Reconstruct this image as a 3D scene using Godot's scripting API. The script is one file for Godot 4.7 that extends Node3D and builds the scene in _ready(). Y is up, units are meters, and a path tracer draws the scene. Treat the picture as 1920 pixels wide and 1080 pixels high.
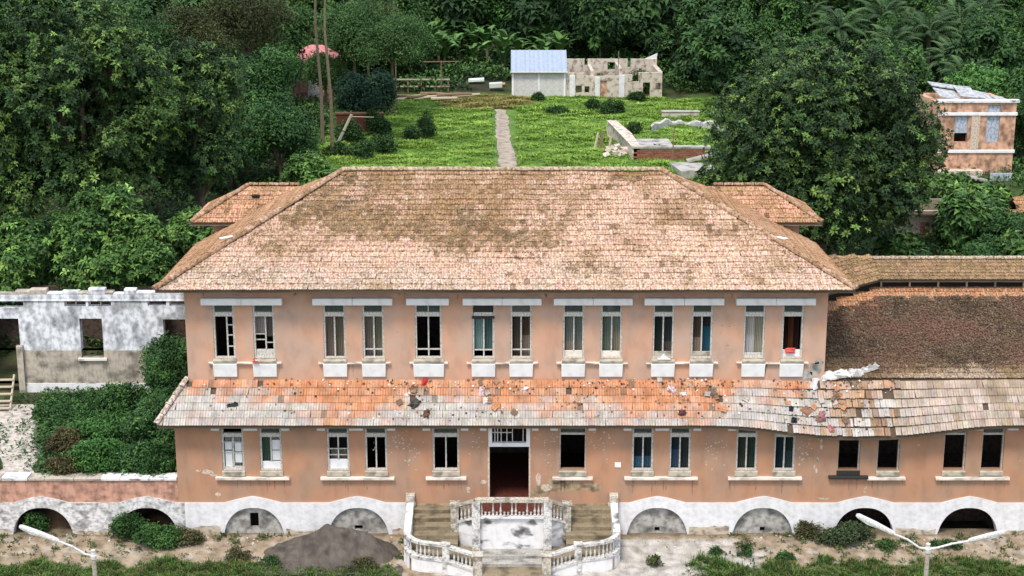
extends Node3D

# ---------------------------------------------------------------- shapes
class Shape:
	var v := PackedVector3Array()
	var c := PackedColorArray()
	var col := Color(1, 1, 1)
	func tri(a: Vector3, b: Vector3, d: Vector3) -> void:
		v.append(a); v.append(b); v.append(d)
		c.append(col); c.append(col); c.append(col)
	func quad(a: Vector3, b: Vector3, d: Vector3, e: Vector3) -> void:
		tri(a, b, d)
		tri(a, d, e)
	func box(m: Vector3, s: Vector3, b := Basis()) -> Shape:
		var h := s / 2.0
		var p := []
		for k in 8:
			p.append(m + b * Vector3(h.x if k & 1 else -h.x, h.y if k & 2 else -h.y, h.z if k & 4 else -h.z))
		quad(p[4], p[6], p[7], p[5]); quad(p[1], p[3], p[2], p[0])
		quad(p[0], p[2], p[6], p[4]); quad(p[5], p[7], p[3], p[1])
		quad(p[6], p[2], p[3], p[7]); quad(p[0], p[4], p[5], p[1])
		return self
	func span(x0: float, x1: float, y0: float, y1: float, z0: float, z1: float) -> Shape:
		return box(Vector3((x0 + x1) / 2, (y0 + y1) / 2, (z0 + z1) / 2), Vector3(x1 - x0, y1 - y0, z1 - z0))
	# a box whose edges catch the light: the front and top edges cut off
	func slab(x0: float, x1: float, y0: float, y1: float, z0: float, z1: float, e := 0.02) -> Shape:
		var prof := [Vector2(z0, y0), Vector2(z1 - e * 0.5, y0), Vector2(z1, y0 + e * 0.5), Vector2(z1, y1 - e), Vector2(z1 - e, y1), Vector2(z0, y1)]
		for k in 6:
			var a: Vector2 = prof[k]
			var b: Vector2 = prof[(k + 1) % 6]
			quad(Vector3(x0, a.y, a.x), Vector3(x0, b.y, b.x), Vector3(x1, b.y, b.x), Vector3(x1, a.y, a.x))
		for x in [x0, x1]:
			for k in range(1, 5):
				tri(Vector3(x, prof[0].y, prof[0].x), Vector3(x, prof[k].y, prof[k].x), Vector3(x, prof[k + 1].y, prof[k + 1].x))
		return self
	func tube(pts: Array, radii: Array, sides := 7, flat := 1.0) -> Shape:
		var rings := []
		var up := Vector3(0.31, 0.11, 0.94)
		for k in pts.size():
			var t: Vector3 = (pts[mini(k + 1, pts.size() - 1)] - pts[maxi(k - 1, 0)]).normalized()
			var s := t.cross(up).normalized()
			if absf(t.dot(up)) > 0.97:
				s = t.cross(Vector3(1, 0, 0)).normalized()
			var w := s.cross(t).normalized()
			var ring := []
			for j in sides:
				var a := TAU * j / sides
				ring.append(pts[k] + (s * cos(a) + w * sin(a) * flat) * radii[k])
			rings.append(ring)
		for k in pts.size() - 1:
			for j in sides:
				var n := (j + 1) % sides
				quad(rings[k][j], rings[k + 1][j], rings[k + 1][n], rings[k][n])
		for e in [0, pts.size() - 1]:
			for j in range(1, sides - 1):
				tri(rings[e][0], rings[e][j], rings[e][j + 1])
		return self
	func lathe(prof: Array, sides := 8, at := Vector3.ZERO) -> Shape:
		for k in prof.size() - 1:
			for j in sides:
				var a := TAU * j / sides
				var b := TAU * (j + 1) / sides
				var p: Vector2 = prof[k]
				var q: Vector2 = prof[k + 1]
				quad(at + Vector3(cos(a) * p.x, p.y, sin(a) * p.x), at + Vector3(cos(a) * q.x, q.y, sin(a) * q.x), at + Vector3(cos(b) * q.x, q.y, sin(b) * q.x), at + Vector3(cos(b) * p.x, p.y, sin(b) * p.x))
		return self
	# a wall that runs along x with an opening or arch below and any outline above
	func strips(xs: Array, lo: Array, hi: Array, z0: float, z1: float) -> Shape:
		for k in xs.size() - 1:
			var a := Vector3(xs[k], 0, 0)
			var b := Vector3(xs[k + 1], 0, 0)
			var al := Vector3(0, lo[k], 0); var bl := Vector3(0, lo[k + 1], 0)
			var ah := Vector3(0, hi[k], 0); var bh := Vector3(0, hi[k + 1], 0)
			var f := Vector3(0, 0, z1); var r := Vector3(0, 0, z0)
			quad(a + al + f, a + ah + f, b + bh + f, b + bl + f)
			quad(b + bl + r, b + bh + r, a + ah + r, a + al + r)
			quad(a + ah + f, a + ah + r, b + bh + r, b + bh + f)
			quad(a + al + r, a + al + f, b + bl + f, b + bl + r)
		var n := xs.size() - 1
		for k in [0, n]:
			quad(Vector3(xs[k], lo[k], z0), Vector3(xs[k], hi[k], z0), Vector3(xs[k], hi[k], z1), Vector3(xs[k], lo[k], z1))
		return self
	# a wall with rectangular openings: holes are [x0, x1, y0, y1]
	func wall(x0: float, x1: float, y0: float, y1: float, z0: float, z1: float, holes: Array) -> Shape:
		var xs := [x0, x1]
		var ys := [y0, y1]
		for h in holes:
			for k in 2:
				if h[k] > x0 and h[k] < x1: xs.append(h[k])
				if h[k + 2] > y0 and h[k + 2] < y1: ys.append(h[k + 2])
		xs.sort(); ys.sort()
		for i in xs.size() - 1:
			for j in ys.size() - 1:
				if xs[i + 1] - xs[i] < 1e-4 or ys[j + 1] - ys[j] < 1e-4: continue
				var cx: float = (xs[i] + xs[i + 1]) / 2
				var cy: float = (ys[j] + ys[j + 1]) / 2
				var open := false
				for h in holes:
					if cx > h[0] and cx < h[1] and cy > h[2] and cy < h[3]: open = true
				if open: continue
				for z in [z0, z1]:
					quad(Vector3(xs[i], ys[j], z), Vector3(xs[i], ys[j + 1], z), Vector3(xs[i + 1], ys[j + 1], z), Vector3(xs[i + 1], ys[j], z))
		for h in holes + [[x0, x1, y0, y1]]:
			var a := maxf(h[0], x0); var b := minf(h[1], x1); var d := maxf(h[2], y0); var e := minf(h[3], y1)
			if b <= a or e <= d: continue
			quad(Vector3(a, d, z0), Vector3(a, e, z0), Vector3(a, e, z1), Vector3(a, d, z1))
			quad(Vector3(b, d, z1), Vector3(b, e, z1), Vector3(b, e, z0), Vector3(b, d, z0))
			quad(Vector3(a, d, z0), Vector3(a, d, z1), Vector3(b, d, z1), Vector3(b, d, z0))
			quad(Vector3(a, e, z1), Vector3(a, e, z0), Vector3(b, e, z0), Vector3(b, e, z1))
		return self
	# a flat polygon in space with a thickness below it
	func plate(p: Array, thick: Vector3) -> Shape:
		for k in range(1, p.size() - 1):
			tri(p[0], p[k + 1], p[k])
			tri(p[0] + thick, p[k] + thick, p[k + 1] + thick)
		for k in p.size():
			var n := (k + 1) % p.size()
			quad(p[k], p[n], p[n] + thick, p[k] + thick)
		return self
	func mesh() -> ArrayMesh:
		var a := []
		a.resize(Mesh.ARRAY_MAX)
		a[Mesh.ARRAY_VERTEX] = v
		a[Mesh.ARRAY_COLOR] = c
		var m := ArrayMesh.new()
		m.add_surface_from_arrays(Mesh.PRIMITIVE_TRIANGLES, a)
		return m

# ---------------------------------------------------------------- naming and placing
var counts := {}
var M := {}
var TX := {}
var nz := FastNoiseLite.new()
var rng := RandomNumberGenerator.new()

func numbered(parent: Node, called: String) -> String:
	var k := "%d/%s" % [parent.get_instance_id(), called]
	var n: int = counts.get(k, 0)
	counts[k] = n + 1
	return called if n == 0 else "%s_%03d" % [called, n]

func obj(called: String, sh, m: Material, parent: Node = self) -> MeshInstance3D:
	var o := MeshInstance3D.new()
	o.name = numbered(parent, called)
	o.mesh = sh.mesh() if sh is Shape else sh
	o.material_override = m
	parent.add_child(o, true)
	return o

func base(called: String, at := Vector3.ZERO, turn := 0.0) -> Node3D:
	var o := Node3D.new()
	o.name = numbered(self, called)
	add_child(o, true)
	o.position = at
	o.rotation.y = turn
	return o

func tag(o: Node, label: String, category: String, group := "") -> Node:
	o.set_meta("label", label)
	o.set_meta("category", category)
	if group: o.set_meta("group", group)
	return o

# tells alike things of one group apart by their place, counted from the left as the photograph shows them
var alike := {}
const ORDER := ["first", "second", "third", "fourth", "fifth", "sixth", "seventh", "eighth", "ninth", "tenth", "eleventh", "twelfth", "thirteenth", "fourteenth", "fifteenth", "sixteenth", "seventeenth", "eighteenth", "nineteenth", "twentieth"]
func tag_alike(o: Node3D, label: String, category: String, group: String) -> void:
	tag(o, label, category, group)
	if not alike.has(label): alike[label] = []
	alike[label].append(o)

func count_alike() -> void:
	for label in alike:
		var l: Array = alike[label]
		if l.size() < 2: continue
		l.sort_custom(func(p, q): return p.position.x / (62.45 - p.position.z) < q.position.x / (62.45 - q.position.z))
		for k in l.size():
			var far_side: bool = k >= l.size() / 2
			var n: int = l.size() - 1 - k if far_side else k
			var side := "right" if far_side else "left"
			l[k].set_meta("label", "%s, %s" % [label, ("%s one" % side if l.size() == 2 else ("%smost" % side if n == 0 else "%s from %s" % [ORDER[mini(n, 19)], side]))])

func struct(called: String, sh, m: Material) -> MeshInstance3D:
	var o := obj(called, sh, m)
	o.set_meta("kind", "structure")
	return o

func copy(o: Node3D, called: String, at: Vector3, turn := 0.0, sc := Vector3.ONE) -> Node3D:
	var d: Node3D = o.duplicate()
	d.name = numbered(self, called)
	add_child(d, true)
	d.position = at
	d.rotation.y = turn
	d.scale = sc
	for k in ["label", "category", "group"]:
		if d.has_meta(k): d.remove_meta(k)
	return d

func many(called: String, mesh: Mesh, m: Material, xf: Array, cols: Array, parent: Node = self) -> MultiMeshInstance3D:
	var mm := MultiMesh.new()
	mm.transform_format = MultiMesh.TRANSFORM_3D
	mm.use_colors = true
	mm.mesh = mesh
	mm.instance_count = xf.size()
	for k in xf.size():
		mm.set_instance_transform(k, xf[k])
		mm.set_instance_color(k, cols[k])
	var o := MultiMeshInstance3D.new()
	o.name = numbered(parent, called)
	o.multimesh = mm
	o.material_override = m
	parent.add_child(o, true)
	return o

# ---------------------------------------------------------------- materials
func noise_tex(seed_: int, freq: float, oct: int, stops: Array, size := 512, kind := FastNoiseLite.TYPE_SIMPLEX_SMOOTH) -> NoiseTexture2D:
	var n := FastNoiseLite.new()
	n.seed = seed_
	n.noise_type = kind
	n.frequency = freq
	n.fractal_octaves = oct
	var g := Gradient.new()
	var offs := PackedFloat32Array(); var cols := PackedColorArray()
	for s in stops:
		offs.append(s[0])
		cols.append(Color(s[1], s[1], s[1]) if not s[1] is Color else s[1])
	g.offsets = offs
	g.colors = cols
	var t := NoiseTexture2D.new()
	t.width = size; t.height = size
	t.seamless = true
	t.noise = n
	t.color_ramp = g
	return t

func mat(called: String, lin: Color, rough: float, tex := "", size := Vector3.ONE, bump := 0.0, detail := "", dsize := Vector3.ONE) -> StandardMaterial3D:
	var m := StandardMaterial3D.new()
	m.resource_name = called
	m.albedo_color = lin.linear_to_srgb()
	m.roughness = rough
	m.metallic_specular = 0.35
	m.vertex_color_use_as_albedo = true
	if tex:
		m.albedo_texture = TX[tex]
		m.uv1_triplanar = true
		m.uv1_world_triplanar = true
		m.uv1_scale = Vector3(1 / size.x, 1 / size.y, 1 / size.z)
		if bump > 0:
			m.heightmap_enabled = true
			m.heightmap_texture = TX[tex]
			m.heightmap_scale = bump
	if detail:
		m.detail_enabled = true
		m.detail_blend_mode = BaseMaterial3D.BLEND_MODE_MUL
		m.detail_albedo = TX[detail]
		m.detail_uv_layer = BaseMaterial3D.DETAIL_UV_2
		m.uv2_triplanar = true
		m.uv2_world_triplanar = true
		m.uv2_scale = Vector3(1 / dsize.x, 1 / dsize.y, 1 / dsize.z)
	M[called] = m
	return m

func leaf_mat(called: String, rough: float, back: float) -> void:
	var m := mat(called, Color(1, 1, 1), rough)
	m.metallic_specular = 0.28
	m.backlight_enabled = true
	m.backlight = Color(back, back, back)

func make_materials() -> void:
	TX.grain = noise_tex(1, 0.03, 5, [[0.0, 0.78], [0.5, 0.94], [1.0, 1.0]])
	TX.blotch = noise_tex(2, 0.012, 5, [[0.0, 0.70], [0.38, 0.90], [0.6, 1.0], [1.0, 1.0]])
	TX.soft = noise_tex(3, 0.006, 4, [[0.0, 0.90], [0.5, 0.97], [1.0, 1.0]])
	TX.mould = noise_tex(4, 0.010, 6, [[0.0, 0.30], [0.22, 0.55], [0.34, 0.90], [0.45, 1.0], [1.0, 1.0]])
	TX.mould2 = noise_tex(5, 0.010, 6, [[0.0, 0.60], [0.30, 0.80], [0.48, 0.95], [0.65, 1.0], [1.0, 1.0]])
	TX.specks = noise_tex(6, 0.06, 4, [[0.0, 0.45], [0.30, 0.70], [0.42, 0.97], [1.0, 1.0]])
	TX.streak = noise_tex(7, 0.02, 4, [[0.0, 0.82], [0.4, 0.95], [0.6, 1.0], [1.0, 1.0]])
	TX.pale = noise_tex(8, 0.006, 5, [[0.0, Color(0.93, 0.97, 1.0)], [0.45, Color(0.97, 0.97, 0.96)], [0.6, Color(1, 0.97, 0.94)], [1.0, Color(1, 0.95, 0.91)]])
	TX.stone = noise_tex(9, 0.02, 5, [[0.0, Color(0.5, 0.46, 0.41)], [0.30, Color(0.78, 0.73, 0.67)], [0.45, Color(0.95, 0.9, 0.85)], [1.0, Color(1, 0.97, 0.94)]])
	TX.lichen = noise_tex(10, 0.035, 5, [[0.0, Color(0.55, 0.42, 0.28)], [0.34, Color(0.74, 0.63, 0.5)], [0.50, Color(1, 0.97, 0.95)], [0.75, Color(1, 1, 1)], [1.0, Color(1, 1, 1)]])
	TX.moss = noise_tex(11, 0.045, 5, [[0.0, Color(0.42, 0.36, 0.32)], [0.40, Color(0.75, 0.70, 0.66)], [0.62, Color(0.92, 0.88, 0.84)], [0.78, Color(1, 1, 1)], [1.0, Color(1, 1, 1)]])
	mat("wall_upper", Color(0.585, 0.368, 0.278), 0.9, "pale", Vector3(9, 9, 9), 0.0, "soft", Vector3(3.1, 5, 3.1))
	mat("wall_lower", Color(0.465, 0.268, 0.18), 0.9, "soft", Vector3(3.2, 6, 3.2), 0.0, "pale", Vector3(7, 9, 7))  # browner paint, with the shade under the skirt roof put into its colour
	mat("wall_garden", Color(0.55, 0.30, 0.22), 0.95, "streak", Vector3(2.6, 8, 2.6), 0.0, "blotch", Vector3(5, 3, 5))
	mat("white_paint", Color(0.80, 0.79, 0.80), 0.8, "soft", Vector3(2, 2, 2))
	mat("white_plinth", Color(0.78, 0.76, 0.77), 0.9, "soft", Vector3(3.1, 2.4, 3.1), 0.0, "soft", Vector3(1.1, 0.9, 1.1))
	mat("white_stain", Color(0.76, 0.74, 0.74), 0.9, "mould", Vector3(6.5, 3.6, 6.5), 0.0, "soft", Vector3(1.6, 2.4, 1.6))
	mat("ruin_white", Color(0.74, 0.75, 0.79), 0.95, "mould2", Vector3(5.2, 6.5, 5.2), 0.0, "blotch", Vector3(2.0, 3.0, 2.0))
	mat("ruin_bare", Color(0.46, 0.40, 0.33), 0.95, "mould2", Vector3(6, 4, 6), 1.0, "streak", Vector3(2, 4.5, 2))
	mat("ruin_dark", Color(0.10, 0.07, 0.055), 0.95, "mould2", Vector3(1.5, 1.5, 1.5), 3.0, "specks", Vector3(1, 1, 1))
	mat("infill", Color(0.42, 0.40, 0.37), 0.95, "mould2", Vector3(5.2, 3.8, 5.2), 1.0, "blotch", Vector3(2.2, 2.2, 2.2))
	mat("plaster_bare", Color(0.62, 0.50, 0.40), 0.95, "blotch", Vector3(0.8, 0.8, 0.8))
	mat("plaster_old", Color(0.44, 0.32, 0.20), 0.95, "blotch", Vector3(2.8, 2.8, 2.8), 0.0, "mould2", Vector3(5, 3, 5))
	mat("frame", Color(0.60, 0.57, 0.53), 0.7, "blotch", Vector3(0.6, 0.9, 0.6))
	mat("frame_burnt", Color(0.035, 0.033, 0.032), 0.8, "blotch", Vector3(0.5, 0.5, 0.5))
	mat("sill_grey", Color(0.46, 0.41, 0.33), 0.9, "mould2", Vector3(2.9, 2.5, 2.9))
	mat("sill", Color(0.76, 0.68, 0.60), 0.85, "mould2", Vector3(6.4, 6, 6.4))
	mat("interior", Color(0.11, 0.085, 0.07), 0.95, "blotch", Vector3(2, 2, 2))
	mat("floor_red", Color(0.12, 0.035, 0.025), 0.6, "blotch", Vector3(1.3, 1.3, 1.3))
	mat("cloth", Color(1, 1, 1), 0.95, "soft", Vector3(0.4, 0.8, 0.4))
	mat("tile", Color(1, 1, 1), 0.9, "lichen", Vector3(3.1, 3.1, 3.1), 0.6, "specks", Vector3(3.7, 3.7, 3.7))
	mat("tile_mossy", Color(1, 1, 1), 1.0, "moss", Vector3(3.3, 3.3, 3.3), 2.0, "specks", Vector3(3.9, 3.9, 3.9))
	mat("plinth_grey", Color(0.70, 0.67, 0.66), 0.9, "mould2", Vector3(4.6, 2.6, 4.6), 0.0, "blotch", Vector3(1.6, 1.3, 1.6))
	mat("tile_skirt", Color(1, 1, 1), 0.9, "grain", Vector3(2.6, 2.6, 2.6), 0.5, "blotch", Vector3(4.1, 4.1, 4.1))
	mat("stair_white", Color(0.70, 0.675, 0.65), 0.9, "mould2", Vector3(3.1, 2.2, 3.1), 0.0, "blotch", Vector3(0.9, 0.8, 0.9))
	mat("stair_beige", Color(0.58, 0.52, 0.44), 0.9, "mould2", Vector3(2.4, 2.0, 2.4), 0.0, "blotch", Vector3(0.8, 0.8, 0.8))
	mat("white_old", Color(0.52, 0.51, 0.48), 0.95, "mould2", Vector3(3.4, 2.6, 3.4), 0.0, "blotch", Vector3(1.6, 1.6, 1.6))
	mat("garden_dirt", Color(0.58, 0.51, 0.45), 0.97, "blotch", Vector3(2.7, 2.7, 2.7), 2.0, "grain", Vector3(1.5, 1.5, 1.5))
	mat("streak_upper", Color(0.50, 0.30, 0.22), 0.95, "blotch", Vector3(1.3, 2.0, 1.3))
	mat("streak_lower", Color(0.39, 0.22, 0.145), 0.95, "blotch", Vector3(1.3, 2.0, 1.3))
	mat("splash_dirt", Color(0.50, 0.42, 0.325), 0.97, "mould2", Vector3(2.4, 1.4, 2.4))
	mat("deck", Color(0.12, 0.085, 0.06), 0.95, "grain", Vector3(1, 1, 1))
	mat("fascia", Color(0.42, 0.36, 0.30), 0.9, "mould2", Vector3(5.5, 4, 5.5))
	mat("ground_dirt", Color(1, 1, 1), 0.97, "grain", Vector3(1.3, 1.3, 1.3), 2.5, "blotch", Vector3(4.3, 4.3, 4.3))
	mat("ground_far", Color(1, 1, 1), 0.97, "grain", Vector3(2.6, 2.6, 2.6), 6.0, "blotch", Vector3(11, 11, 11))
	mat("path_dirt", Color(0.40, 0.325, 0.26), 0.97, "blotch", Vector3(4.7, 4.7, 4.7), 2.0, "grain", Vector3(3, 3, 3))
	mat("step_dirt", Color(0.29, 0.23, 0.15), 0.97, "mould2", Vector3(5.1, 4.5, 5.1), 1.0, "grain", Vector3(1.8, 1.8, 1.8))
	mat("sand", Color(0.15, 0.125, 0.105), 0.97, "grain", Vector3(0.6, 0.6, 0.6), 2.5, "blotch", Vector3(3, 3, 3))
	mat("soil", Color(0.20, 0.12, 0.07), 0.97, "grain", Vector3(0.8, 0.8, 0.8), 4.0, "blotch", Vector3(2, 2, 2))
	mat("laterite", Color(0.34, 0.15, 0.075), 0.97, "grain", Vector3(1.5, 1.5, 1.5), 4.0, "blotch", Vector3(3, 3, 3))
	mat("concrete", Color(0.44, 0.41, 0.37), 0.95, "mould2", Vector3(5.6, 5.6, 5.6), 1.0, "grain", Vector3(2, 2, 2))
	mat("stone_old", Color(0.62, 0.595, 0.565), 0.95, "stone", Vector3(6.0, 6.0, 6.0), 2.0, "soft", Vector3(2.7, 2.7, 2.7))
	mat("shed_wall", Color(0.62, 0.60, 0.58), 0.8, "soft", Vector3(2, 2, 2), 0.0, "streak", Vector3(0.8, 3, 0.8))
	mat("metal_roof", Color(0.31, 0.36, 0.45), 0.5, "soft", Vector3(2, 2, 2))
	mat("red_roof", Color(0.54, 0.20, 0.20), 0.8, "blotch", Vector3(2, 2, 2))
	mat("pink_wall", Color(0.50, 0.27, 0.22), 0.9, "blotch", Vector3(2, 3, 2))
	mat("brick_red", Color(0.36, 0.15, 0.09), 0.95, "blotch", Vector3(1, 1, 1), 2.0, "grain", Vector3(0.5, 0.5, 0.5))
	mat("mortar", Color(0.45, 0.38, 0.32), 0.95, "grain", Vector3(1, 1, 1))
	mat("orange_wall", Color(0.66, 0.385, 0.26), 0.9, "mould2", Vector3(6, 6, 6), 0.0, "blotch", Vector3(2.5, 3.5, 2.5))
	mat("shutter", Color(0.42, 0.47, 0.55), 0.7, "blotch", Vector3(1.2, 2, 1.2))
	mat("white_sheet", Color(0.78, 0.78, 0.80), 0.6, "soft", Vector3(1, 1, 1))
	mat("grey_sheet", Color(0.46, 0.46, 0.48), 0.8, "blotch", Vector3(1.6, 1.6, 1.6), 0.0, "mould2", Vector3(3, 3, 3))
	mat("wood", Color(0.22, 0.15, 0.10), 0.9, "streak", Vector3(0.4, 2, 0.4))
	mat("wood_pale", Color(0.48, 0.40, 0.30), 0.9, "streak", Vector3(0.4, 2, 0.4))
	mat("bark", Color(0.14, 0.105, 0.075), 0.95, "blotch", Vector3(0.5, 1.6, 0.5), 2.0)
	mat("bark_pale", Color(0.175, 0.14, 0.095), 0.95, "blotch", Vector3(0.5, 1.6, 0.5), 2.0)
	mat("lamp_metal", Color(0.66, 0.64, 0.62), 0.5, "blotch", Vector3(0.6, 0.6, 0.6))
	mat("lamp_pole", Color(0.42, 0.37, 0.31), 0.7, "blotch", Vector3(0.4, 0.9, 0.4))
	mat("rubbish", Color(1, 1, 1), 0.9, "blotch", Vector3(0.3, 0.3, 0.3))
	mat("painted_shade", Color(0.02, 0.018, 0.016), 0.95)  # near-black colour standing in for the shade inside openings
	var g := StandardMaterial3D.new()
	g.resource_name = "pane_glass"
	g.albedo_color = Color(0.75, 0.85, 0.85, 0.10)
	g.transparency = BaseMaterial3D.TRANSPARENCY_ALPHA
	g.roughness = 0.05
	M.glass = g
	leaf_mat("leaf", 0.55, 0.35)
	leaf_mat("leaf_soft", 0.7, 0.3)
	leaf_mat("grass_blade", 0.8, 0.4)

# ---------------------------------------------------------------- the lie of the land
const KNOTS := [[0.0, 2.3], [9.0, 3.5], [20.0, 5.5], [40.0, 9.0], [80.0, 9.6], [100.0, 12.0], [150.0, 26.0], [220.0, 42.0], [320.0, 64.0]]
func land(x: float, z: float) -> float:
	if z >= 0: return -0.1 - 0.115 * minf(z, 4.0) - 0.03 * maxf(0, z - 4.0)
	var a := -z
	for k in KNOTS.size() - 1:
		if a <= KNOTS[k + 1][0]:
			var t: float = (a - KNOTS[k][0]) / (KNOTS[k + 1][0] - KNOTS[k][0])
			return lerpf(KNOTS[k][1], KNOTS[k + 1][1], t)
	return 64.0

func ground(x: float, z: float) -> float:
	var y := land(x, z)
	if z < -14: y += 0.35 * nz.get_noise_2d(x * 3.0, z * 3.0) * clampf((-z - 14) / 10.0, 0, 1)
	return y

func grid(xs: Array, zs: Array, height: Callable, colour: Callable) -> Shape:
	var s := Shape.new()
	for i in xs.size() - 1:
		for j in zs.size() - 1:
			var p := []
			for q in [[i, j], [i + 1, j], [i + 1, j + 1], [i, j + 1]]:
				p.append(Vector3(xs[q[0]], height.call(xs[q[0]], zs[q[1]]), zs[q[1]]))
			for t in [[0, 1, 2], [0, 2, 3]]:
				for k in t:
					s.v.append(p[k])
					s.c.append(colour.call(p[k].x, p[k].z))
	return s

func steps(a: float, b: float, n: int) -> Array:
	var out := []
	for k in n + 1: out.append(a + (b - a) * k / n)
	return out

func mixc(a: Color, b: Color, t: float) -> Color:
	return a.lerp(b, clampf(t, 0, 1))

# ---------------------------------------------------------------- roof tiles
var tile_cache := {}
func tile_mesh(w: float, l: float, col: Color) -> ArrayMesh:
	var key := "%.3f %.3f %s" % [w, l, col]
	if tile_cache.has(key): return tile_cache[key]
	var s := Shape.new()
	var xs := [-0.5, -0.40, -0.14, 0.0, 0.14, 0.40, 0.5]
	var hs := [0.030, 0.010, 0.004, 0.028, 0.004, 0.010, 0.030]
	for k in 6:
		var a := Vector3(xs[k] * w, hs[k], 0); var b := Vector3(xs[k + 1] * w, hs[k + 1], 0)
		var d := Vector3(0, 0.032, l)
		s.col = col
		s.quad(a, b, b + d, a + d)
		s.col = col * 0.8  # darker front edge: joint dirt plus the course's shadow put into the colour
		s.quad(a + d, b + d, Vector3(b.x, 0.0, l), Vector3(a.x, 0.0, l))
	tile_cache[key] = s.mesh()
	return tile_cache[key]

# lays courses of tiles on the polygon (in metres along U and up the slope V from P0); tiles that single() picks are pieces of their own
func lay_tiles(part: Node, P0: Vector3, U: Vector3, V: Vector3, poly: Array, expo: float, wid: float, colour: Callable, single: Callable, m: Material, seed_: int, warp = null, gap := 0.0) -> void:
	var r := RandomNumberGenerator.new()
	r.seed = seed_
	var N := U.cross(-V).normalized()
	if N.y < 0: N = -N
	var pp := PackedVector2Array(poly)
	var top := 0.0
	var x0 := 1e9; var x1 := -1e9
	for p in poly:
		top = maxf(top, p.y); x0 = minf(x0, p.x); x1 = maxf(x1, p.x)
	var xf := []; var cols := []
	var rows := int(ceil(top / expo))
	for row in rows:
		var off := wid * 0.5 * (row % 2)
		for k in int((x1 - x0) / wid) + 2:
			var u := x0 + k * wid + off
			var c := Vector2(u, (row + 0.5) * expo)
			if not Geometry2D.is_point_in_polygon(c, pp): continue
			var col: Color = colour.call(P0 + U * u + V * c.y, row, u, c.y, r)
			var gp := gap
			if warp != null and gap > 0 and absf(P0.x + u - 14.9) < 1.7: gp = 0.07
			if r.randf() < gp: continue
			var at := P0 + U * u + V * ((row + 1) * expo) + N * (0.012 + r.randf() * 0.008)
			if warp != null: at = warp.call(at, c.y / top, r)
			var b := Basis(U, N, -V).rotated(N, r.randf_range(-0.025, 0.025)).rotated(U, r.randf_range(-0.012, 0.02))
			if r.randf() < 0.03: b = b.rotated(N, r.randf_range(-0.12, 0.12))
			if single.call(row, k):
				var q := Color(snappedf(col.r, 0.02), snappedf(col.g, 0.02), snappedf(col.b, 0.02))
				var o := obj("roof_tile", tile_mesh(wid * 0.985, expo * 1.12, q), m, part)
				o.transform = Transform3D(b, at)
			else:
				xf.append(Transform3D(b, at)); cols.append(col)
	if xf.size():
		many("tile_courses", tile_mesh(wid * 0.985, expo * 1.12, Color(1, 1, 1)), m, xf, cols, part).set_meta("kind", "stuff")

var cap_cache := {}
func ridge_caps(part: Node, a: Vector3, b: Vector3, r: float, cols: Array, m: Material, seed_: int) -> void:
	var g := RandomNumberGenerator.new()
	g.seed = seed_
	var n := maxi(1, int(a.distance_to(b) / 0.42))
	var t := (b - a).normalized()
	var side := t.cross(Vector3.UP).normalized()
	var up := side.cross(t).normalized()
	for k in n:
		var c: Color = cols[g.randi() % cols.size()]
		var key := "%s %.2f" % [c, r]
		if not cap_cache.has(key):
			var s := Shape.new()
			s.col = c
			for j in 6:
				var p := PI * j / 6 - 0.0; var q := PI * (j + 1) / 6
				s.quad(Vector3(cos(p) * r, sin(p) * r * 0.8, 0), Vector3(cos(p) * r * 1.12, sin(p) * r * 0.95, 0.46), Vector3(cos(q) * r * 1.12, sin(q) * r * 0.95, 0.46), Vector3(cos(q) * r, sin(q) * r * 0.8, 0))
				s.tri(Vector3(0, 0, 0.46), Vector3(cos(p) * r * 1.12, sin(p) * r * 0.95, 0.46), Vector3(cos(q) * r * 1.12, sin(q) * r * 0.95, 0.46))
			cap_cache[key] = s.mesh()
		var o := obj("ridge_tile", cap_cache[key], m, part)
		var bb := Basis(side, up, -t).rotated(up, g.randf_range(-0.04, 0.04))
		o.transform = Transform3D(bb, a.lerp(b, (k + 1.0) / n) + up * g.randf_range(0.0, 0.015))

# ---------------------------------------------------------------- windows and curtains
func curtain(w: float, y0: float, y1: float, col: Color, low := Color(0, 0, 0, 0), split := 0.4, folds := 5.0) -> Shape:
	var s := Shape.new()
	var n := 20
	for k in n:
		for j in 2:
			var ya := y0 if j == 0 else lerpf(y0, y1, split)
			var yb := lerpf(y0, y1, split) if j == 0 else y1
			s.col = low if j == 0 and low.a > 0 else col
			var xa := -w / 2 + w * k / n; var xb := -w / 2 + w * (k + 1) / n
			var za := 0.045 * sin(TAU * folds * k / n) + 0.02 * sin(k * 1.7); var zb := 0.045 * sin(TAU * folds * (k + 1) / n) + 0.02 * sin((k + 1) * 1.7)
			s.quad(Vector3(xa, ya, za), Vector3(xa, yb, za * 0.8), Vector3(xb, yb, zb * 0.8), Vector3(xb, ya, zb))
	return s

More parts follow.
